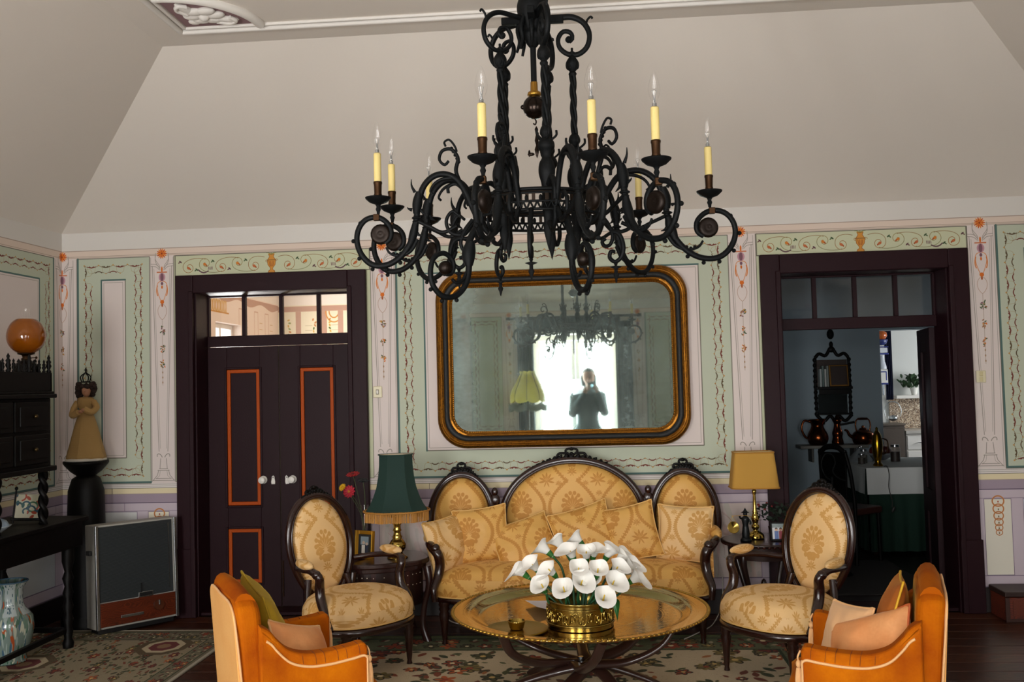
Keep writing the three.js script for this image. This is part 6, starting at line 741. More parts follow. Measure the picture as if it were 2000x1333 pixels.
{
  const t = thing('table_lamp', 'brass table lamp with flared dark green shade and gold fringe', 'lamp', [-1.215, 0.5, 0.64], 0.2);
  obj('base', [lathe([[0, 0], [0.062, 0], [0.064, 0.006], [0.05, 0.014], [0.036, 0.024], [0.03, 0.034], [0.05, 0.06], [0.052, 0.085], [0.038, 0.108], [0.026, 0.12], [0.03, 0.13], [0.024, 0.14], [0.02, 0.16], [0.027, 0.168], [0.022, 0.178], [0.021, 0.2], [0.028, 0.208], [0.023, 0.218], [0.022, 0.238], [0.042, 0.255], [0.043, 0.262], [0.02, 0.264], [0, 0.264]], 0, 0, 0, 32)], m.brass, t); obj('bulb_holder', [tube([[0.008, 0.262, 0], [0.01, 0.3, 0]], 0.0025), tube([[-0.008, 0.262, 0], [-0.01, 0.3, 0]], 0.0025), tube([[0, 0.262, 0.008], [0, 0.3, 0.01]], 0.0025), cyl(0.012, 0.012, 0.06, 0, 0.33, 0, 12)], m.bronze, t);
  // cut-corner shade, concave
  const lvl = [[0.286, 0.188, 0.15], [0.32, 0.165, 0.128], [0.37, 0.142, 0.108], [0.43, 0.122, 0.093], [0.5, 0.109, 0.082], [0.57, 0.102, 0.077], [0.632, 0.101, 0.076]], ring8 = (a, b, y) => { const k = 0.42; return [[a, b * k], [a * k * 1.2, b], [-a * k * 1.2, b], [-a, b * k], [-a, -b * k], [-a * k * 1.2, -b], [a * k * 1.2, -b], [a, -b * k]].map(([x, z]) => [x, y, z]); };
  const shell = (s) => { const rings = lvl.map(([y, a, b]) => ring8(a * s, b * s, y)), pos = [], idx = [], uv = []; rings.forEach((r, i) => { for (let j = 0; j <= 8; j++) { pos.push(...r[j % 8]); uv.push(j / 8 * 3, i / 3); } }); for (let i = 0; i < rings.length - 1; i++) for (let j = 0; j < 8; j++) { const a = i * 9 + j; idx.push(a, a + 9, a + 1, a + 1, a + 9, a + 10); } return toCreasedNormals(clean(geom(pos, idx, uv)), 0.5); };
  obj('shade', [shell(1)], M('#0f2f28', { rough: 0.75, sheen: 0.4, sheenColor: new THREE.Color('#2c5a4c'), side: THREE.DoubleSide, bumpMap: rep(weaveBump, 6), bumpScale: 0.0006 }), t); obj('lining', [shell(0.975)], M('#d9c8ae', { rough: 0.8, side: THREE.DoubleSide }), t); const r0 = ring8(0.101, 0.076, 0.632); obj('top_binding', [tube(r0, 0.003, { n: 48, k: 6, closed: true, })], M('#143a30', { rough: 0.7 }), t);
  const fr = [], Q = rng(2), b8 = ring8(0.19, 0.152, 0.29); for (let j = 0; j < 8; j++) { const A = b8[j], B = b8[(j + 1) % 8], L = hypot(A[0] - B[0], A[2] - B[2]), n = round(L / 0.0046); for (let i = 0; i < n; i++) { const u = i / n, x = A[0] + (B[0] - A[0]) * u, z = A[2] + (B[2] - A[2]) * u, w = Q() * 0.004 - 0.002; fr.push(mv(new THREE.CylinderGeometry(0.0019, 0.0024, 0.062 + Q() * 0.006, 4, 1, true), x + w, 0.262, z + w)); } } const fm = obj('fringe', fr, M('#b57f35', { rough: 0.6 }), t); fm.userData.kind = 'stuff'; obj('fringe_band', [tube(b8, 0.005, { n: 80, k: 6, closed: true })], M('#a9742c', { rough: 0.6 }), t);
}
{
  const t = thing('photo_frame', 'small gold photo frame leaning on the inlaid side table', 'photo frame', [-1.425, 0.5, 0.66], 0.75); t.rotation.x = -0.24; const pic = canvasTex(128, 160, (c, w, h) => { c.fillStyle = '#20242a'; c.fillRect(0, 0, w, h); c.fillStyle = '#8fa2ad'; c.fillRect(30, 20, 70, 60); c.fillStyle = '#cdb9a6'; c.beginPath(); c.arc(56, 66, 13, 0, 7); c.arc(84, 74, 11, 0, 7); c.fill(); c.fillStyle = '#e6e2da'; c.fillRect(40, 82, 30, 60); c.fillStyle = '#2e3a55'; c.fillRect(74, 86, 24, 60); }, { repeat: false });
  obj('photograph', [bx(-0.05, 0.05, 0.02, 0.15, 0.004, 0.008, 0)], M('#ffffff', { map: pic, rough: 0.3 }), t); obj('frame', [bx(-0.068, -0.044, 0, 0.17, 0, 0.016), bx(0.044, 0.068, 0, 0.17, 0, 0.016), bx(-0.044, 0.044, 0, 0.024, 0, 0.016), bx(-0.044, 0.044, 0.146, 0.17, 0, 0.016)], m.gold, t); obj('backing', [bx(-0.06, 0.06, 0.005, 0.165, -0.006, 0.003, 0)], m.black, t); obj('strut', [tf(bx(-0.015, 0.015, 0, 0.12, -0.003, 0.003), [0, 0, -0.05], [0.3, 0, 0])], m.black, t);
}
{
  const t = thing('bud_vase', 'slender clear glass vase behind the gold photo frame', 'vase', [-1.447, 0.5, 0.52]); obj('glass', [lathe([[0, 0.002], [0.03, 0], [0.03, 0.006], [0.012, 0.02], [0.013, 0.1], [0.018, 0.2], [0.026, 0.31], [0.024, 0.31], [0.012, 0.1], [0, 0.03]], 0, 0, 0, 20)], m.glass, t);
  const bl = (name, label, head, c1, c2, pts, r, flat) => { const f = thing(name, label, 'flower', [-1.447, 0.53, 0.52], 0); obj('stem', [tube([[0, 0, 0], ...pts, head], 0.0022, { k: 6 })], M('#4a5632', { rough: 0.6 }), f); const g = []; for (let i = 0; i < 22; i++) { const a = i / 22 * 2 * PI, k = i % 2 ? 0.75 : 1; g.push(tf(ball(r * 0.55, r * 0.12, r * 0.22, 0, 0, 0, 8), [head[0] + cos(a) * r * 0.55 * k, head[1] + (i % 2) * 0.005, head[2] + sin(a) * r * 0.55 * k], [0, -a, 0.25])); } const b = part('bloom', f); b.position.set(...head); b.rotation.set(...flat); obj('petals', g.map((q) => q.translate(-head[0], -head[1], -head[2])), M(c1, { rough: 0.6 }), b); obj('disc', [ball(r * 0.25, r * 0.16, r * 0.25, 0, 0.006, 0, 10)], M(c2, { rough: 0.8 }), b); };
  bl('gerbera', 'red gerbera highest in the bud vase, seen edge on', [-0.055, 0.475, 0.05], '#8e1418', '#5a1010', [[-0.01, 0.2, 0.01], [-0.035, 0.38, 0.04]], 0.042, [0.25, 0, 0.1]); bl('gerbera', 'crimson gerbera facing the viewer, lower in the bud vase', [-0.07, 0.375, 0.09], '#a5122a', '#b06a20', [[-0.005, 0.18, 0.01], [-0.03, 0.3, 0.05]], 0.04, [1.3, 0, 0.2]); bl('gerbera', 'small yellow flower left of the crimson gerbera', [-0.115, 0.4, 0.08], '#d9a916', '#c08a10', [[-0.01, 0.2, 0.02], [-0.06, 0.33, 0.06]], 0.026, [0.9, 0, 0.5]); bl('gerbera', 'dark withered flower right of the red gerberas', [0.005, 0.435, 0.04], '#15181c', '#101010', [[0.005, 0.2, 0.0], [0.01, 0.35, 0.02]], 0.036, [0.2, 0, -0.1]);
}
// ---------------------------------------------------------------- right side table, lamp, figurine, photo
{
  const t = thing('round_side_table', 'round dark carved side table right of the sofa', 'table', [1.03, 0, 0.36]), wood = M('#241210', { rough: 0.3, clearcoat: 0.5, clearcoatRoughness: 0.15 }); obj('top', [lathe([[0, 0.545], [0.24, 0.545], [0.255, 0.54], [0.25, 0.53], [0.23, 0.522], [0, 0.52]], 0, 0, 0, 48)], wood, t); obj('gadrooned_edge', Array.from({ length: 48 }, (_, i) => ball(0.012, 0.012, 0.01, 0.243 * cos(i / 48 * 2 * PI), 0.53, 0.243 * sin(i / 48 * 2 * PI), 8)), M('#3a1a14', { rough: 0.3 }), t); obj('frieze', [lathe([[0.21, 0.44], [0.215, 0.52]], 0, 0, 0, 36), lathe([[0.0, 0.44], [0.21, 0.44]], 0, 0, 0, 36)], wood, t);
  for (let i = 0; i < 4; i++) { const a = i * PI / 2 + PI / 4; obj('leg', [tube([[0.19, 0.5, 0], [0.2, 0.42, 0], [0.16, 0.28, 0], [0.13, 0.18, 0], [0.17, 0.06, 0], [0.21, 0.0, 0]].map(([r, y]) => [r * cos(a), y, r * sin(a)]), (u) => 0.024 - 0.008 * sin(u * PI), { k: 8 })], wood, t); } obj('lower_shelf', [lathe([[0, 0.19], [0.14, 0.19], [0.15, 0.18], [0.14, 0.17], [0, 0.17]], 0, 0, 0, 32)], wood, t); obj('centre_finial', [lathe([[0, 0.3], [0.012, 0.29], [0.022, 0.26], [0.012, 0.23], [0.02, 0.2], [0.02, 0.19]], 0, 0, 0, 14)], wood, t);
}
{
  const t = thing('table_lamp', 'slim brass table lamp with tapered mustard yellow shade', 'lamp', [0.99, 0.5455, 0.36]); obj('base', [lathe([[0, 0], [0.05, 0], [0.053, 0.008], [0.05, 0.026], [0.036, 0.04], [0.018, 0.048], [0.015, 0.058], [0.024, 0.068], [0.024, 0.08], [0.016, 0.09], [0.017, 0.1], [0.024, 0.125], [0.017, 0.15], [0.014, 0.16], [0.017, 0.168], [0.012, 0.178], [0.011, 0.22], [0.009, 0.27], [0.013, 0.285], [0.014, 0.3], [0.007, 0.308], [0, 0.31]], 0, 0, 0, 28)], m.brass, t);
  const sec = (a, b, y) => { const P = []; for (let i = 0; i < 40; i++) { const [x, z] = sup(a, b, 0.3)(i / 40 * 2 * PI); P.push([x, y, z]); } return P; }, sh = (s) => { const A = sec(0.147 * s, 0.1 * s, 0.317), B = sec(0.122 * s, 0.078 * s, 0.54), pos = [], idx = [], uv = []; for (let j = 0; j <= 40; j++) { pos.push(...A[j % 40], ...B[j % 40]); uv.push(j / 10, 0, j / 10, 1); } for (let j = 0; j < 40; j++) { const a = 2 * j; idx.push(a, a + 1, a + 2, a + 2, a + 1, a + 3); } return geom(pos, idx, uv); };
  obj('shade', [sh(1)], M('#c2933f', { rough: 0.85, side: THREE.DoubleSide, bumpMap: rep(weaveBump, 8), bumpScale: 0.0008 }), t); obj('lining', [sh(0.98)], M('#e0cfa0', { rough: 0.9, side: THREE.DoubleSide }), t); obj('shade_binding', [tube(sec(0.148, 0.101, 0.32), 0.004, { n: 90, k: 6, closed: true }), tube(sec(0.123, 0.079, 0.538), 0.004, { n: 90, k: 6, closed: true })], M('#a9772a', { rough: 0.8 }), t); obj('bulb_holder', [cyl(0.012, 0.012, 0.05, 0, 0.335, 0, 12)], m.bronze, t);
}
{
  const t = thing('justice_figurine', 'dark robed figurine holding brass scales beside the mustard lamp', 'figurine', [0.915, 0.5455, 0.46]), bz = M('#12181a', { rough: 0.4, metal: 0.4 }); obj('plinth', [lathe([[0, 0], [0.034, 0], [0.034, 0.012], [0.028, 0.018], [0.026, 0.026], [0, 0.026]], 0, 0, 0, 20)], bz, t); obj('robed_body', [lathe([[0.022, 0.02], [0.024, 0.05], [0.019, 0.085], [0.017, 0.1], [0.024, 0.13], [0.022, 0.145], [0.01, 0.155]], 0, 0, 0, 14), ball(0.013, 0.017, 0.014, 0, 0.168, 0), lathe([[0, 0.206], [0.006, 0.196], [0.012, 0.184], [0.026, 0.176], [0.02, 0.18]], 0, 0, 0, 12), tube([[-0.016, 0.14, 0.005], [-0.032, 0.145, 0.012], [-0.036, 0.158, 0.016]], 0.006), tube([[0.016, 0.14, 0.005], [0.028, 0.12, 0.014], [0.026, 0.105, 0.018]], 0.006)], bz, t); obj('scale_beam', [tube([[-0.088, 0.158, 0.016], [0.02, 0.156, 0.016], [0.085, 0.13, 0.016]], 0.0016)], m.gold, t);
  obj('scale_pan', [tf(lathe([[0, -0.004], [0.026, 0], [0.035, 0.006], [0.037, 0.009], [0.034, 0.008], [0, 0.002]], 0, 0, 0, 24), [-0.078, 0.088, 0.02], [1.35, 0.15, 0])], m.brass, t); obj('scale_chains', [tube([[-0.078, 0.158, 0.016], [-0.1, 0.11, 0.02]], 0.0011), tube([[-0.078, 0.158, 0.016], [-0.056, 0.112, 0.02]], 0.0011)], m.gold, t);
}
{
  const pic = canvasTex(160, 128, (c, w, h) => { c.fillStyle = '#c9ccd0'; c.fillRect(0, 0, w, h); c.fillStyle = '#7d8a8a'; c.fillRect(0, 0, w, 34); for (const [x, col, hd] of [[36, '#3a5a9a', '#c9a184'], [72, '#8a2634', '#a9745c'], [106, '#b0506a', '#8a5a48'], [136, '#4b2a3a', '#b98a70']]) { c.fillStyle = col; c.fillRect(x - 16, 62, 32, 66); c.fillStyle = hd; c.beginPath(); c.arc(x, 50, 12, 0, 7); c.fill(); c.fillStyle = '#2a1c18'; c.beginPath(); c.arc(x, 45, 12, PI, 0); c.fill(); } }, { repeat: false });
  const t = thing('photo_frame', 'framed family photograph standing on the round side table', 'photo frame', [1.13, 0.5455, 0.46], -0.1); t.rotation.x = -0.15; obj('photograph', [bx(-0.055, 0.06, 0.012, 0.105, 0.003, 0.006, 0)], M('#ffffff', { map: pic, rough: 0.25 }), t); obj('frame', [bx(-0.064, -0.054, 0, 0.114, 0, 0.012), bx(0.059, 0.069, 0, 0.114, 0, 0.012), bx(-0.054, 0.059, 0, 0.012, 0, 0.012), bx(-0.054, 0.059, 0.104, 0.114, 0, 0.012)], m.ebony, t); obj('strut', [tf(bx(-0.012, 0.012, 0, 0.09, -0.003, 0.003), [0, 0, -0.035], [0.3, 0, 0])], m.ebony, t);
  const p = thing('flower_pot', 'small dark leafy pot plant behind the family photograph', 'plant', [1.13, 0.5455, 0.26]), R = rng(51), lv = []; obj('pot', [lathe([[0, 0], [0.035, 0], [0.045, 0.06], [0.04, 0.06], [0, 0.05]], 0, 0, 0, 18)], m.bronze, p); for (let i = 0; i < 90; i++) { const a = R() * 7, r = 0.12 * sqrt(R()), y = 0.1 + 0.1 * R(); lv.push(tf(new THREE.CircleGeometry(0.02, 6).scale(1, 0.5, 1), [r * cos(a), y, r * sin(a) * 0.6], [R() * 3, R() * 6, R() * 3])); } obj('foliage', lv, M('#16281a', { rough: 0.7, side: THREE.DoubleSide }), p); obj('red_buds', Array.from({ length: 7 }, () => ball(0.008, 0.008, 0.008, (R() - 0.5) * 0.2, 0.15 + R() * 0.06, (R() - 0.5) * 0.08, 6)), M('#7a1c1c', { rough: 0.6 }), p);
  tag(obj('glass_figure', [lathe([[0, 0], [0.014, 0], [0.01, 0.01], [0.016, 0.025], [0.008, 0.04], [0, 0.044]], 1.03, 0.5455, 0.5, 14)], m.glass), 'tiny clear glass ornament in front of the mustard lamp foot', 'ornament');
}
tag(obj('floor_cable', [tube([[-1.09, 0.3, 0.03], [-1.06, 0.12, 0.1], [-0.98, 0.02, 0.2], [-0.85, 0.006, 0.3], [-0.7, 0.006, 0.42], [-0.5, 0.006, 0.45]], 0.0045, { n: 40, k: 6 })], M('#cfc8bc', { rough: 0.5 })), 'white cable running along the floor under the left end of sofa', 'cable');
tag(obj('floor_cable', [tube([[0.82, 0.25, 0.03], [0.8, 0.1, 0.12], [0.72, 0.012, 0.3], [0.6, 0.018, 0.55], [0.5, 0.018, 0.7]], 0.0035, { n: 40, k: 6 })], M('#b9b4aa', { rough: 0.5 })), 'thin white cable on the floor between sofa and right gold chair', 'cable');
tag(obj('inline_switch', [tf(ball(0.012, 0.024, 0.01), [-1.05, 0.42, 0.14], [0, 0, 0.15]), tube([[-1.05, 0.44, 0.14], [-1.06, 0.49, 0.2]], 0.003), tube([[-1.05, 0.4, 0.14], [-1.075, 0.3, 0.06]], 0.003)], m.black), 'black lamp cord switch hanging beside the inlaid table', 'switch');

// ---------------------------------------------------------------- heater
{
  const t = thing('gas_heater', 'grey cabinet heater with dark grille and teak lower panel, by the left door', 'heater', [-3.0, 0, 0.36], 0.85), W = 0.54, H = 0.66, D = 0.16; const teak = M('#6e2f14', { rough: 0.35, map: rep(woodTex, 2, 4) });
  const g = part('casing', t); g.rotation.x = -0.05; g.position.y = 0.045;
  obj('shell', [bx(-W / 2, W / 2, 0, H, -D, 0, 0.006)], M('#9a978f', { rough: 0.5 }), g); obj('grille', [bx(-W / 2 + 0.022, W / 2 - 0.03, 0.17, H - 0.012, 0, 0.006, 0.001)], M('#2b2f30', { rough: 0.7, bumpMap: rep(weaveBump, 5), bumpScale: 0.003 }), g);
  const sl = []; for (let i = 0; i < 58; i++) sl.push(bx(-W / 2 + 0.03, W / 2 - 0.06, 0.182 + i * 0.0078, 0.1845 + i * 0.0078, 0.006, 0.0085, 0)); const so = obj('grille_wires', sl, M('#3a4042', { rough: 0.45, metal: 0.5 }), g); so.userData.kind = 'stuff';
  obj('side_trim', [bx(-W / 2, -W / 2 + 0.02, 0, H, -0.006, 0.018, 0.003)], m.steel, g); obj('side_trim', [bx(W / 2 - 0.02, W / 2, 0, H, -0.006, 0.018, 0.003)], m.steel, g); obj('inner_trim', [bx(W / 2 - 0.058, W / 2 - 0.055, 0.2, H - 0.03, 0.006, 0.01, 0)], m.steel, g);
  obj('teak_panel', [metric(bx(-W / 2 + 0.021, W / 2 - 0.021, 0.015, 0.165, 0, 0.014, 0.003), 1)], teak, g); const k = obj('control_knob', [tf(cyl(0.035, 0.033, 0.02, 0, 0, 0, 24), [0.13, 0.1, 0.022], [PI / 2, 0, 0])], M('#4a2312', { rough: 0.3 }), g); obj('pointer', [bx(0.125, 0.135, 0.1, 0.132, 0.032, 0.038, 0.002)], m.steel, k); obj('badge', [bx(-0.12, 0.03, 0.055, 0.073, 0.014, 0.019, 0.002)], m.steel, g); obj('vent_slot', [bx(0.0, 0.1, 0.165, 0.2, 0.006, 0.014, 0.003)], m.steel, g); obj('vent_opening', [bx(0.008, 0.092, 0.172, 0.194, 0.013, 0.0155, 0)], m.black, g); obj('thermostat_lever', [bx(0.016, 0.022, 0.2, 0.26, 0.008, 0.02, 0.001)], m.black, g);
  obj('side_handle', [bx(-W / 2 - 0.02, -W / 2, 0.47, 0.5, -0.1, -0.04, 0.004)], m.black, g); obj('base', [bx(-W / 2 + 0.02, W / 2 - 0.02, 0.012, 0.06, -D + 0.02, -0.02, 0.004)], m.black, t);
}
// ---------------------------------------------------------------- dark cabinet on stand, against the left wall
{
  const t = thing('cabinet_on_stand', 'black carved cabinet on a twisted-leg stand with spindle gallery', 'cabinet', [-3.45, 0.0125, 0]), E = m.ebony, x0 = -0.24, x1 = 0.25;
  obj('carcase', [bx(x0, x1 - 0.02, 1.11, 1.52, 1.0, 2.5, 0.006)], E, t); obj('cornice', [bx(x0, x1 + 0.012, 1.52, 1.545, 0.985, 2.52, 0.006), bx(x0, x1, 1.545, 1.56, 0.995, 2.51, 0.004)], E, t); obj('base_moulding', [bx(x0, x1 + 0.01, 1.09, 1.12, 0.985, 2.52, 0.006)], E, t);
  for (let r = 0; r < 2; r++) for (let c = 0; c < 4; c++) { const z0 = 1.03 + c * 0.365, y0 = 1.14 + r * 0.19, d = obj('drawer', [bx(x1 - 0.03, x1 - 0.004, y0, y0 + 0.175, z0, z0 + 0.35, 0.008), bx(x1 - 0.01, x1 + 0.004, y0 + 0.03, y0 + 0.145, z0 + 0.04, z0 + 0.31, 0.005)], E, t); obj('drawer_knob', [ball(0.012, 0.012, 0.012, x1 + 0.012, y0 + 0.087, z0 + 0.175)], M('#4a3a20', { rough: 0.4, metal: 0.8 }), d); }
  obj('gallery_rail', [bx(x1 - 0.03, x1 - 0.012, 1.56, 1.672, 1.0, 2.5, 0.003), bx(x0, x1 - 0.012, 1.56, 1.672, 1.0, 1.018, 0.003)], E, t);
  const fin = lathe([[0.01, 0], [0.012, 0.006], [0.006, 0.014], [0.013, 0.03], [0.008, 0.042], [0.012, 0.05], [0.005, 0.06], [0.008, 0.07], [0, 0.085]], 0, 0, 0, 10); for (let i = 0; i < 30; i++) { const big = i % 4 === 0 ? 1.25 : 0.9; obj('gallery_finial', fin, E, t).position.set(x1 - 0.021, 1.672, 1.02 + i * 0.05); t.children.at(-1).scale.setScalar(big); } for (let i = 0; i < 7; i++) obj('gallery_finial', fin, E, t).position.set(x0 + 0.05 + i * 0.055, 1.672, 1.009);
  const twist = (h) => { const g = []; for (let k = 0; k < 2; k++) { const S = []; for (let j = 0; j <= 40; j++) { const a = j / 40 * h * 42 + k * PI; S.push([0.014 * cos(a), j / 40 * h, 0.014 * sin(a)]); } g.push(tube(S, 0.016, { n: 60, k: 7 })); } return join(g); }, tw1 = twist(0.31); for (const z of [1.05, 1.5, 1.95, 2.45]) for (const x of [x1 - 0.04, x0 + 0.04]) obj('twisted_post', tw1, E, t).position.set(x, 0.78, z);
  obj('stand_top', [bx(x0, x1 + 0.04, 0.752, 0.78, 0.68, 2.65, 0.006)], E, t); obj('stand_apron', [bx(x0 + 0.01, x1 + 0.015, 0.6, 0.752, 0.71, 2.62, 0.005)], E, t);
  const bobbin = lathe([[0.03, 0], [0.034, 0.03], [0.022, 0.06], [0.03, 0.1], [0.02, 0.13], [0.032, 0.17], [0.02, 0.21], [0.032, 0.25], [0.02, 0.29], [0.032, 0.33], [0.02, 0.37], [0.034, 0.42], [0.02, 0.46], [0.036, 0.52], [0.036, 0.6]], 0, 0, 0, 14); for (const z of [0.82, 1.7, 2.55]) for (const x of [x1 - 0.02, x0 + 0.05]) obj('leg', bobbin, E, t).position.set(x, 0, z);
  obj('stretcher', [bx(x1 - 0.045, x1 - 0.015, 0.09, 0.12, 0.82, 2.55, 0.004), bx(x0 + 0.03, x1 - 0.02, 0.09, 0.12, 0.805, 0.835, 0.004)], E, t);
}
{
  const t = thing('oil_lamp', 'oil lamp with amber glass globe on top of the black cabinet', 'lamp', [-3.3, 1.574, 1.12]); obj('font', [lathe([[0, 0], [0.06, 0], [0.062, 0.01], [0.035, 0.03], [0.03, 0.06], [0.06, 0.09], [0.072, 0.125], [0.06, 0.16], [0.035, 0.18], [0.022, 0.185]], 0, 0, 0, 26, 40)], M('#15120f', { rough: 0.35, metal: 0.6 }), t); const up = part('burner', t); up.position.y = 0.085; obj('burner_gallery', [lathe([[0.022, 0.1], [0.03, 0.105], [0.02, 0.115], [0.024, 0.128], [0.046, 0.134], [0.048, 0.142], [0.04, 0.14]], 0, 0, 0, 22), tube([[0.02, 0.112, 0], [0.06, 0.112, 0]], 0.003), ball(0.008, 0.008, 0.003, 0.062, 0.112, 0)], m.bronze, up);
  obj('amber_globe', [lathe([[0.045, 0.142], [0.07, 0.158], [0.095, 0.19], [0.106, 0.232], [0.1, 0.278], [0.082, 0.315], [0.06, 0.336], [0.054, 0.34]], 0, 0, 0, 36, 40)], M('#a85e0c', { rough: 0.12, transmission: 0.5, thickness: 0, ior: 1.5, side: THREE.DoubleSide, clearcoat: 0.4 }), up);
  obj('chimney', [lathe([[0.02, 0.14], [0.024, 0.19], [0.018, 0.26], [0.02, 0.38], [0.021, 0.4]], 0, 0, 0, 18)], m.glass, up);
}
{
  const t = thing('pedestal', 'tall black pedestal with flared top in the left corner', 'pedestal', [-3.44, 0, 0.2]); obj('top', [lathe([[0.06, 1.0], [0.1, 1.03], [0.135, 1.07], [0.145, 1.085], [0.145, 1.1], [0, 1.1]], 0, 0, 0, 28)], m.ebony, t); obj('column', [lathe([[0.16, 0.0], [0.16, 0.06], [0.13, 0.08], [0.125, 0.5], [0.115, 0.9], [0.09, 0.98], [0.06, 1.0]], 0, 0, 0, 24)], m.ebony, t);
  const d = thing('saint_statue', 'small curly-haired statue in a straw-coloured dress on the black pedestal', 'statue', [-3.44, 1.1, 0.2]); const dress = M('#a3814c', { rough: 0.85, bumpMap: rep(weaveBump, 4), bumpScale: 0.0015 }), skin = M('#a9785a', { rough: 0.6 });
  obj('dress', [lathe([[0.13, 0.012], [0.128, 0.03], [0.105, 0.12], [0.08, 0.22], [0.055, 0.3], [0.04, 0.33], [0.046, 0.36], [0.058, 0.4], [0.05, 0.425], [0.02, 0.435]], 0, 0, 0, 28, 40)].map((g) => { const p = g.attributes.position; for (let i = 0; i < p.count; i++) { const a = atan2(p.getZ(i), p.getX(i)), k = 1 + 0.04 * sin(a * 9) * max(0, 1 - p.getY(i) / 0.3); p.setX(i, p.getX(i) * k); p.setZ(i, p.getZ(i) * k * 0.85); } g.computeVertexNormals(); return g; }), dress, d); obj('petticoat', [lathe([[0.1, 0.0], [0.132, 0.0], [0.133, 0.014], [0.11, 0.02]], 0, 0, 0, 40)], M('#c9c2b4', { rough: 0.8 }), d);
  obj('sleeves', [tube([[-0.055, 0.4, 0], [-0.075, 0.35, 0.02], [-0.06, 0.31, 0.06], [-0.01, 0.33, 0.075]], 0.022), tube([[0.055, 0.4, 0], [0.085, 0.36, 0.02], [0.07, 0.33, 0.06], [0.03, 0.35, 0.075]], 0.022)], dress, d); obj('hands', [ball(0.016, 0.012, 0.016, 0.01, 0.335, 0.08), ball(0.014, 0.012, 0.014, 0.03, 0.345, 0.085)], skin, d); obj('head', [ball(0.03, 0.04, 0.034, 0.012, 0.475, 0.012, 16), ball(0.006, 0.008, 0.01, 0.018, 0.472, 0.044, 8), cyl(0.014, 0.014, 0.04, 0.006, 0.44, 0.004, 10)], skin, d);
  const R = rng(14), hr = []; for (let i = 0; i < 90; i++) { const a = R() * 2 * PI, y = 0.44 + R() * 0.085; if (sin(a) > 0.45 && y < 0.5 && cos(a) > -0.7) continue; hr.push(ball(0.018, 0.016, 0.018, cos(a) * (0.04 + 0.025 * R()), y, sin(a) * 0.04 - 0.006, 6)); } obj('hair', hr, M('#2a1a12', { rough: 0.9 }), d); obj('crown', [new THREE.TorusGeometry(0.028, 0.005, 6, 20).rotateX(PI / 2).translate(0, 0.535, 0), ...[0, 1, 2, 3].map((i) => tf(tube([[0.028, 0.535, 0], [0.036, 0.57, 0], [0.0, 0.6, 0]], 0.004), [0, 0, 0], [0, i * PI / 2, 0])), tube([[0, 0.6, 0], [0, 0.63, 0]], 0.004), tube([[-0.01, 0.617, 0], [0.01, 0.617, 0]], 0.003)], m.iron, d);
}
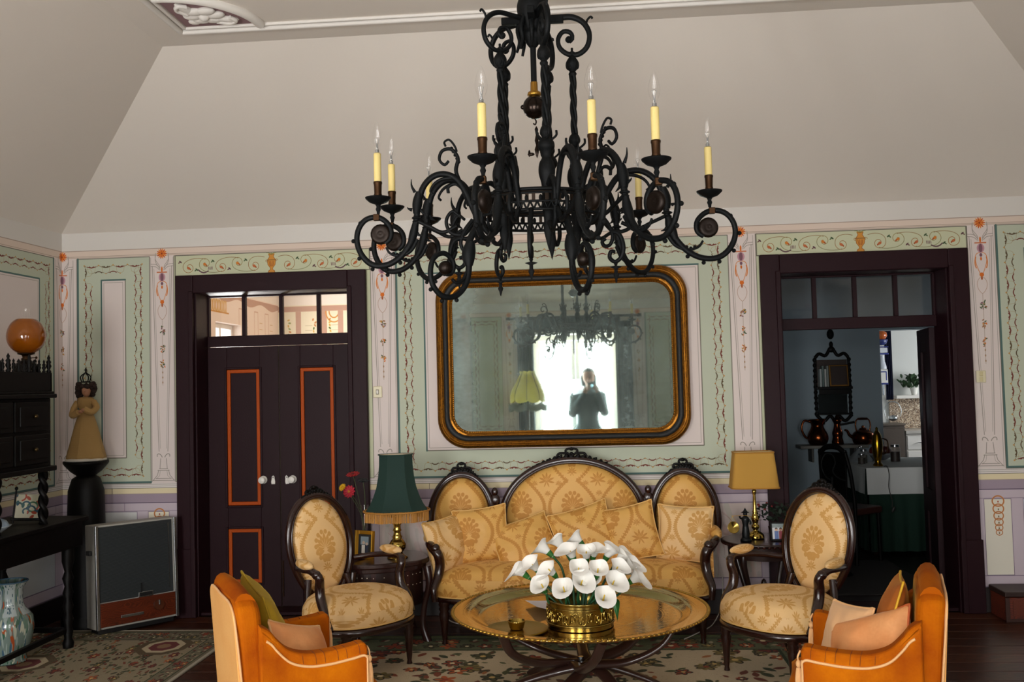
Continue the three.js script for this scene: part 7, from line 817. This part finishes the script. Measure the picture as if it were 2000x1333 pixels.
{
  const az = canvasTex(128, 128, (c, w, h) => { const R = rng(3); c.fillStyle = '#c9c4a8'; c.fillRect(0, 0, w, h); for (let i = 0; i < 9; i++) { c.strokeStyle = c.fillStyle = ['#2c5a58', '#3c6a4a', '#a8432a', '#1e4a5a'][floor(R() * 4)]; c.lineWidth = 8; c.beginPath(); c.arc(R() * w, R() * h, 12 + R() * 16, R() * 6, R() * 6 + 3); c.stroke(); c.beginPath(); c.ellipse(R() * w, R() * h, 14, 8, R() * 3, 0, 7); c.fill(); } }, { repeat: false });
  const t = thing('painted_tile', 'colourful glazed tile on a small easel on the black cabinet stand', 'tile', [-3.36, 0.794, 1.02], 0.3); t.rotation.x = -0.2; obj('tile', [bx(-0.07, 0.07, 0.03, 0.17, 0, 0.008, 0.002)], M('#ffffff', { map: az, rough: 0.25 }), t); obj('easel', [bx(-0.085, -0.075, 0, 0.2, -0.012, -0.004), bx(0.075, 0.085, 0, 0.2, -0.012, -0.004), bx(-0.09, 0.09, 0.016, 0.028, -0.012, 0.016), ball(0.01, 0.012, 0.01, -0.08, 0.205, -0.008), ball(0.01, 0.012, 0.01, 0.08, 0.205, -0.008)], m.ebony, t);
  const bw = thing('porcelain_dish', 'pale blue and white porcelain dish on the cabinet stand at the left edge', 'dish', [-3.3, 0.7935, 1.44]); obj('dish', [lathe([[0, 0], [0.04, 0], [0.05, 0.01], [0.09, 0.04], [0.095, 0.045], [0.085, 0.042], [0.04, 0.012], [0, 0.01]], 0, 0, 0, 28)], M('#b9c3cc', { rough: 0.2 }), bw); obj('lid', [lathe([[0.085, 0.043], [0.07, 0.07], [0.03, 0.09], [0.012, 0.1], [0.014, 0.112], [0, 0.12]], 0, 0, 0, 28)], M('#8fa4b8', { rough: 0.2 }), bw);
  const fam = canvasTex(256, 256, (c, w, h) => { const R = rng(19); c.fillStyle = '#7d8f88'; c.fillRect(0, 0, w, h); for (let i = 0; i < 300; i++) { c.fillStyle = ['#b4542c', '#3f6a55', '#c9ccb8', '#4a6a80', '#a8b6b0', '#6d8a7a'][floor(R() * 6)]; c.beginPath(); c.ellipse(R() * w, R() * h, 4 + R() * 9, 3 + R() * 6, R() * 3, 0, 7); c.fill(); } c.fillStyle = '#b8c4c4'; c.fillRect(20, 60, 90, 80); c.fillRect(150, 60, 90, 80); for (let i = 0; i < 60; i++) { c.fillStyle = ['#54707a', '#7d9492', '#3d5560'][floor(R() * 3)]; c.fillRect((R() < 0.5 ? 24 : 154) + R() * 70, 64 + R() * 70, 8, 4); } });  // ground colour darkened a little to carry the shade under the cabinet
  const v = thing('floor_vase', 'large painted porcelain vase on the floor under the black cabinet', 'vase', [-3.4, 0.012, 1.12]); const g = lathe([[0, 0], [0.085, 0], [0.09, 0.01], [0.085, 0.04], [0.115, 0.12], [0.128, 0.2], [0.12, 0.26], [0.08, 0.31], [0.068, 0.34], [0.068, 0.42], [0.09, 0.455], [0.095, 0.465], [0.085, 0.46], [0.06, 0.42], [0, 0.3]], 0, 0, 0, 36); { const u = g.attributes.uv; for (let i = 0; i < u.count; i++) u.setX(i, u.getX(i) * 3); } obj('body', [g], M('#ffffff', { map: fam, rough: 0.2, clearcoat: 0.5 }), v); obj('rim', [new THREE.TorusGeometry(0.092, 0.005, 8, 36).rotateX(PI / 2).translate(0, 0.463, 0)], M('#4a6a80', { rough: 0.25 }), v);
  const bx2 = thing('wooden_chest', 'small worn wooden chest on the floor at the right edge', 'chest', [2.62, 0, 0.16]); const wd = M('#7a3014', { rough: 0.6, map: rep(woodTex, 2, 3) }); obj('body', [metric(bx(-0.11, 0.2, 0.0, 0.15, -0.13, 0.11, 0.006), 1)], wd, bx2); obj('lid', [metric(bx(-0.118, 0.208, 0.152, 0.185, -0.136, 0.118, 0.008), 1)], M('#2c1812', { rough: 0.5 }), bx2); obj('corner_strap', [bx(-0.116, -0.09, 0.0, 0.15, 0.105, 0.116, 0.002), bx(-0.116, 0.2, 0.0, 0.02, 0.105, 0.115, 0.002)], M('#33160c', { rough: 0.6 }), bx2); obj('front_panel', [bx(-0.07, 0.17, 0.035, 0.13, 0.108, 0.114, 0.002)], M('#7a3214', { rough: 0.55, map: rep(woodTex, 3, 6) }), bx2); obj('lock_plate', [bx(0.1, 0.13, 0.09, 0.13, 0.113, 0.118, 0.001)], m.bronze, bx2);
}
// ---------------------------------------------------------------- behind the camera, seen in the looking glass
WINX.forEach((c, i) => {
  const cm = M('#16282e', { rough: 0.9, side: THREE.DoubleSide, bumpMap: rep(weaveBump, 3), bumpScale: 0.001 }), where = ['left', 'middle', 'right'][i];
  for (const s of [-1, 1]) tag(obj('curtain', [waveSheet(c + s * 0.66 - 0.11, c + s * 0.66 + 0.11, 0.02, 2.4, ZF - 0.1, 0.03, 5)], cm), `dark teal curtain drawn to the ${s < 0 ? 'left' : 'right'} of the ${where} french window`, 'curtain', 'french window curtains');
  const p = thing('curtain_pole', `dark curtain pole with pelmet above the ${where} french window`, 'curtain pole', [c, 0, ZF - 0.1]); obj('pole', [tf(cyl(0.017, 0.017, 1.72, 0, 0, 0, 14), [0, 2.47, 0], [0, 0, PI / 2])], m.ebony, p); for (const s of [-1, 1]) { obj('finial', [ball(0.03, 0.024, 0.024, s * 0.87, 2.47, 0), cyl(0.01, 0.01, 0.04, s * 0.9, 2.47, 0, 8)], m.ebony, p); obj('bracket', [bx(s * 0.76 - 0.01, s * 0.76 + 0.01, 2.44, 2.47, 0, 0.098, 0.002)], m.ebony, p); } obj('pelmet', [waveSheet(-0.62, 0.62, 2.28, 2.46, -0.035, 0.012, 8)], cm, p);
});
{
  const t = thing('scalloped_lamp', 'floor lamp with yellow scalloped fringed shade, seen only in mirror', 'lamp', [-0.83, 0, 6.02]); obj('base', [lathe([[0, 0], [0.14, 0], [0.145, 0.015], [0.06, 0.035], [0.02, 0.06], [0.014, 0.1], [0.014, 1.2], [0.02, 1.22], [0.012, 1.25], [0, 1.25]], 0, 0, 0, 24)], m.bronze, t);
  const n = 8, sh = surf((u, v) => { const a = u * 2 * PI, lobe = abs(sin(a * n / 2)), r = 0.1 + 0.135 * (1 - v * v * (3 - 2 * v)) + 0.02 * sin(v * PI) - 0.014 * (1 - lobe), y = 1.37 + 0.36 * v + (v > 0.96 ? 0.02 * lobe : 0) - (v < 0.05 ? 0.035 * lobe : 0); return [r * cos(a), y, r * sin(a)]; }, 96, 20); obj('shade', [sh], M('#c9bd5a', { rough: 0.8, transmission: 0.35, thickness: 0, side: THREE.DoubleSide }), t); const fr = []; for (let i = 0; i < 140; i++) { const a = i / 140 * 2 * PI, l = abs(sin(a * 4)); fr.push(mv(new THREE.CylinderGeometry(0.003, 0.004, 0.09, 4, 1, true), 0.248 * cos(a), 1.3 - 0.035 * l, 0.248 * sin(a))); } obj('fringe', fr, M('#6f7466', { rough: 0.8 }), t).userData.kind = 'stuff'; obj('ribs', Array.from({ length: 8 }, (_, i) => { const a = i / 8 * 2 * PI; return tube([0, 0.3, 0.6, 1].map((v) => [(0.09 + 0.135 * (1 - v * v * (3 - 2 * v)) + 0.02 * sin(v * PI)) * cos(a), 1.37 + 0.36 * v, (0.09 + 0.135 * (1 - v * v * (3 - 2 * v)) + 0.02 * sin(v * PI)) * sin(a)]), 0.004, { k: 5 }); }), M('#4d4a30', { rough: 0.7 }), t);
  const p = thing('spiky_plant', 'spiky green pot plant near the front windows, seen only in mirror', 'plant', [0.95, 0, 5.95]); obj('pot', [lathe([[0, 0], [0.12, 0], [0.16, 0.3], [0.165, 0.32], [0.15, 0.32], [0, 0.28]], 0, 0, 0, 24)], M('#5a3424', { rough: 0.7 }), p); obj('trunk', [cyl(0.025, 0.02, 0.55, 0, 0.55, 0, 10)], M('#4a3a28', { rough: 0.9 }), p); const R = rng(23); for (let i = 0; i < 26; i++) { const a = i * 2.4, up = 0.12 + 0.3 * R(), L = 0.2 + 0.14 * R(); obj('leaf', [surf((u, v) => { const w = 0.016 * (1 - v) * (u - 0.5) * 2; return [cos(a) * L * v - sin(a) * w, 0.8 + up * v - 0.12 * v * v, sin(a) * L * v + cos(a) * w]; }, 2, 6)], M(['#2f4a34', '#3a5a3c', '#27402e'][i % 3], { rough: 0.6, side: THREE.DoubleSide }), p); }
}
// the photographer, standing in the middle window bay
{
  // a smooth union of tapered bones, meshed on a grid
  const field = (bones, lo, hi, cell, k) => {
    const size = max(hi[0] - lo[0], hi[1] - lo[1], hi[2] - lo[2]), n = Math.ceil(size / cell) + 3, mc = new MarchingCubes(n, new THREE.MeshBasicMaterial(), false, false, 400000); mc.isolation = 0; const c = [(lo[0] + hi[0]) / 2, (lo[1] + hi[1]) / 2, (lo[2] + hi[2]) / 2], h = (n * cell) / 2;
    for (let z = 0; z < n; z++) for (let y = 0; y < n; y++) for (let x = 0; x < n; x++) {
      const p = [c[0] - h + x * cell, c[1] - h + y * cell, c[2] - h + z * cell]; let s = 0; let d = 9;
      for (const [a, b, ra, rb, sz = 1] of bones) { const ab = [b[0] - a[0], b[1] - a[1], b[2] - a[2]], ap = [p[0] - a[0], p[1] - a[1], (p[2] - a[2])]; const L = ab[0] ** 2 + ab[1] ** 2 + ab[2] ** 2, t = max(0, min(1, L ? (ap[0] * ab[0] + ap[1] * ab[1] + ap[2] * ab[2]) / L : 0)); const q = hypot(ap[0] - ab[0] * t, ap[1] - ab[1] * t, (ap[2] - ab[2] * t) / sz) - (ra + (rb - ra) * t); const hh = max(0, min(1, 0.5 + 0.5 * (d - q) / k)); d = d * (1 - hh) + q * hh - k * hh * (1 - hh); }
      mc.field[x + y * n + z * n * n] = -d;
    }
    mc.update(); const cnt = mc.count, g = new THREE.BufferGeometry(), pos = mc.positionArray.slice(0, cnt * 3), nor = mc.normalArray.slice(0, cnt * 3); for (let i = 0; i < cnt; i++) for (let a = 0; a < 3; a++) pos[i * 3 + a] = c[a] + pos[i * 3 + a] * h; g.setAttribute('position', new THREE.BufferAttribute(pos, 3)); g.setAttribute('normal', new THREE.BufferAttribute(nor, 3)); return g;
  };
  const t = thing('person', 'person in dark teal coat and trousers raising a camera, seen in mirror', 'person', [-0.06, 0, 6.72]);
  // local axes: -z is forward; the lens is at (0.06, 1.54, -0.22)
  const skin = M('#8a5c48', { rough: 0.55 }), coat = M('#1d3840', { rough: 0.8, bumpMap: rep(weaveBump, 4), bumpScale: 0.001 });
  const body = [[[0, 1.36, 0], [0, 1.05, 0.01], 0.15, 0.135, 0.72], [[0, 1.05, 0.01], [0, 0.92, 0.01], 0.135, 0.165, 0.72], [[-0.13, 1.4, 0], [0.13, 1.4, 0], 0.075, 0.075], [[0.0, 1.42, 0], [0.0, 1.52, -0.01], 0.06, 0.05], [[-0.09, 0.92, 0.01], [-0.1, 0.5, 0.0], 0.1, 0.07], [[-0.1, 0.5, 0.0], [-0.11, 0.09, 0.02], 0.068, 0.045], [[0.09, 0.92, 0.01], [0.1, 0.5, 0.0], 0.1, 0.07], [[0.1, 0.5, 0.0], [0.11, 0.09, 0.02], 0.068, 0.045], [[-0.11, 0.05, 0.03], [-0.12, 0.04, -0.12], 0.045, 0.04], [[0.11, 0.05, 0.03], [0.12, 0.04, -0.12], 0.045, 0.04], [[-0.185, 1.4, 0], [-0.21, 1.17, -0.06], 0.062, 0.052], [[-0.21, 1.17, -0.06], [-0.05, 1.42, -0.13], 0.05, 0.036], [[0.185, 1.4, 0], [0.215, 1.17, -0.05], 0.062, 0.052], [[0.215, 1.17, -0.05], [0.14, 1.44, -0.12], 0.05, 0.036]];
  const head = [[[0.02, 1.68, -0.01], [0.02, 1.64, -0.015], 0.085, 0.078], [[0.02, 1.6, -0.045], [0.02, 1.585, -0.05], 0.05, 0.042], [[0.02, 1.55, 0.0], [0.01, 1.48, 0.0], 0.052, 0.052], [[0.02, 1.635, -0.09], [0.02, 1.61, -0.105], 0.009, 0.014], [[-0.065, 1.64, 0.0], [-0.068, 1.62, 0.0], 0.016, 0.012], [[0.105, 1.64, 0.0], [0.108, 1.62, 0.0], 0.016, 0.012]];
  const hand = (s) => { const wx = s < 0 ? -0.05 : 0.14, w = [wx, s < 0 ? 1.42 : 1.44, -0.13], p = [s < 0 ? -0.012 : 0.128, 1.5, -0.15], b = [[w, p, 0.03, 0.034, 0.8]]; for (let f = 0; f < 4; f++) { const y = 1.485 + f * 0.019, L = [0.05, 0.06, 0.064, 0.058][f], k = [s < 0 ? 0.002 : 0.122, y, -0.185]; b.push([[p[0], y, -0.16], k, 0.0095, 0.009], [k, [k[0] - s * 0.012, y + 0.002, -0.185 - L * 0.25], 0.009, 0.0085], [[k[0] - s * 0.012, y + 0.002, -0.185 - L * 0.25], [k[0] - s * 0.036, y + 0.003, -0.19 - L * 0.2], 0.0085, 0.0075]); } b.push([[p[0] - s * 0.005, 1.5, -0.13], [p[0] - s * 0.03, 1.49, -0.125], 0.012, 0.01], [[p[0] - s * 0.03, 1.49, -0.125], [p[0] - s * 0.05, 1.505, -0.135], 0.01, 0.009]); return b; };
  const bodyG = field(body, [-0.3, 0, -0.25], [0.3, 1.55, 0.2], 0.02, 0.04);
  obj('body', [field(head, [-0.12, 1.44, -0.14], [0.14, 1.8, 0.12], 0.006, 0.02), field(hand(-1), [-0.1, 1.36, -0.24], [0.08, 1.6, -0.08], 0.0045, 0.008), field(hand(1), [0.02, 1.36, -0.24], [0.2, 1.6, -0.08], 0.0045, 0.008), field(body.slice(0, 4), [-0.24, 0.8, -0.2], [0.24, 1.55, 0.2], 0.016, 0.03)], skin, t);
  obj('coat_and_trousers', [tf(bodyG, [0, 0, 0], [0, 0, 0], [1.03, 1, 1.06])], coat, t);
  const R = rng(90), hb = [[[0.02, 1.7, 0.02], [0.02, 1.62, 0.045], 0.094, 0.085], [[-0.05, 1.66, 0.01], [-0.055, 1.56, 0.03], 0.04, 0.035], [[0.09, 1.66, 0.01], [0.095, 1.56, 0.03], 0.04, 0.035], [[0.02, 1.745, -0.03], [0.02, 1.73, 0.0], 0.045, 0.05]]; obj('hair', [field(hb, [-0.12, 1.48, -0.1], [0.16, 1.84, 0.16], 0.008, 0.02)], M('#1a1412', { rough: 0.8 }), t);
  obj('eyes', [ball(0.008, 0.006, 0.005, -0.012, 1.655, -0.088, 8), ball(0.008, 0.006, 0.005, 0.052, 1.655, -0.088, 8)], m.black, t); obj('shoes', [tf(ball(0.05, 0.045, 0.13, 0, 0, 0, 14), [-0.115, 0.046, -0.03]), tf(ball(0.05, 0.045, 0.13, 0, 0, 0, 14), [0.115, 0.046, -0.03])], m.black, t);
  const c = thing('camera', 'small black camera with bright lens held to the face of the person', 'camera', [0, 1.54, 6.52]); obj('camera_body', [bx(-0.058, 0.058, -0.04, 0.036, 0.03, 0.068, 0.008), bx(-0.018, 0.018, 0.034, 0.052, 0.035, 0.065, 0.005)], m.black, c); obj('lens_barrel', [tf(new THREE.CylinderGeometry(0.03, 0.03, 0.036, 28, 1, true), [0, 0, 0.014], [PI / 2, 0, 0]), tf(new THREE.RingGeometry(0.022, 0.03, 28), [0, 0, -0.004], [0, PI, 0])], M('#111213', { rough: 0.4, side: THREE.DoubleSide }), c); obj('front_element', [tf(new THREE.CircleGeometry(0.023, 28), [0, 0, 0.022], [0, PI, 0])], M('#9fb6c8', { rough: 0.05, metal: 0.9, side: THREE.DoubleSide }), c);
  tag(obj('leaflet', [tf(surf((u, v) => [(u - 0.5) * 0.15, 0.004 * sin(u * 4), (v - 0.5) * 0.21], 6, 6), [-0.2, 1.53, 6.56], [1.25, 0.5, 0.45])], M('#dfe2ea', { rough: 0.8, side: THREE.DoubleSide, transmission: 0.45, thickness: 0 })), 'pale folded leaflet held beside the camera, seen only in mirror', 'paper');
}
scene.traverse((o) => { if (o.isLight && !o.isRectAreaLight) o.castShadow = true; });
renderer.render(scene, camera);
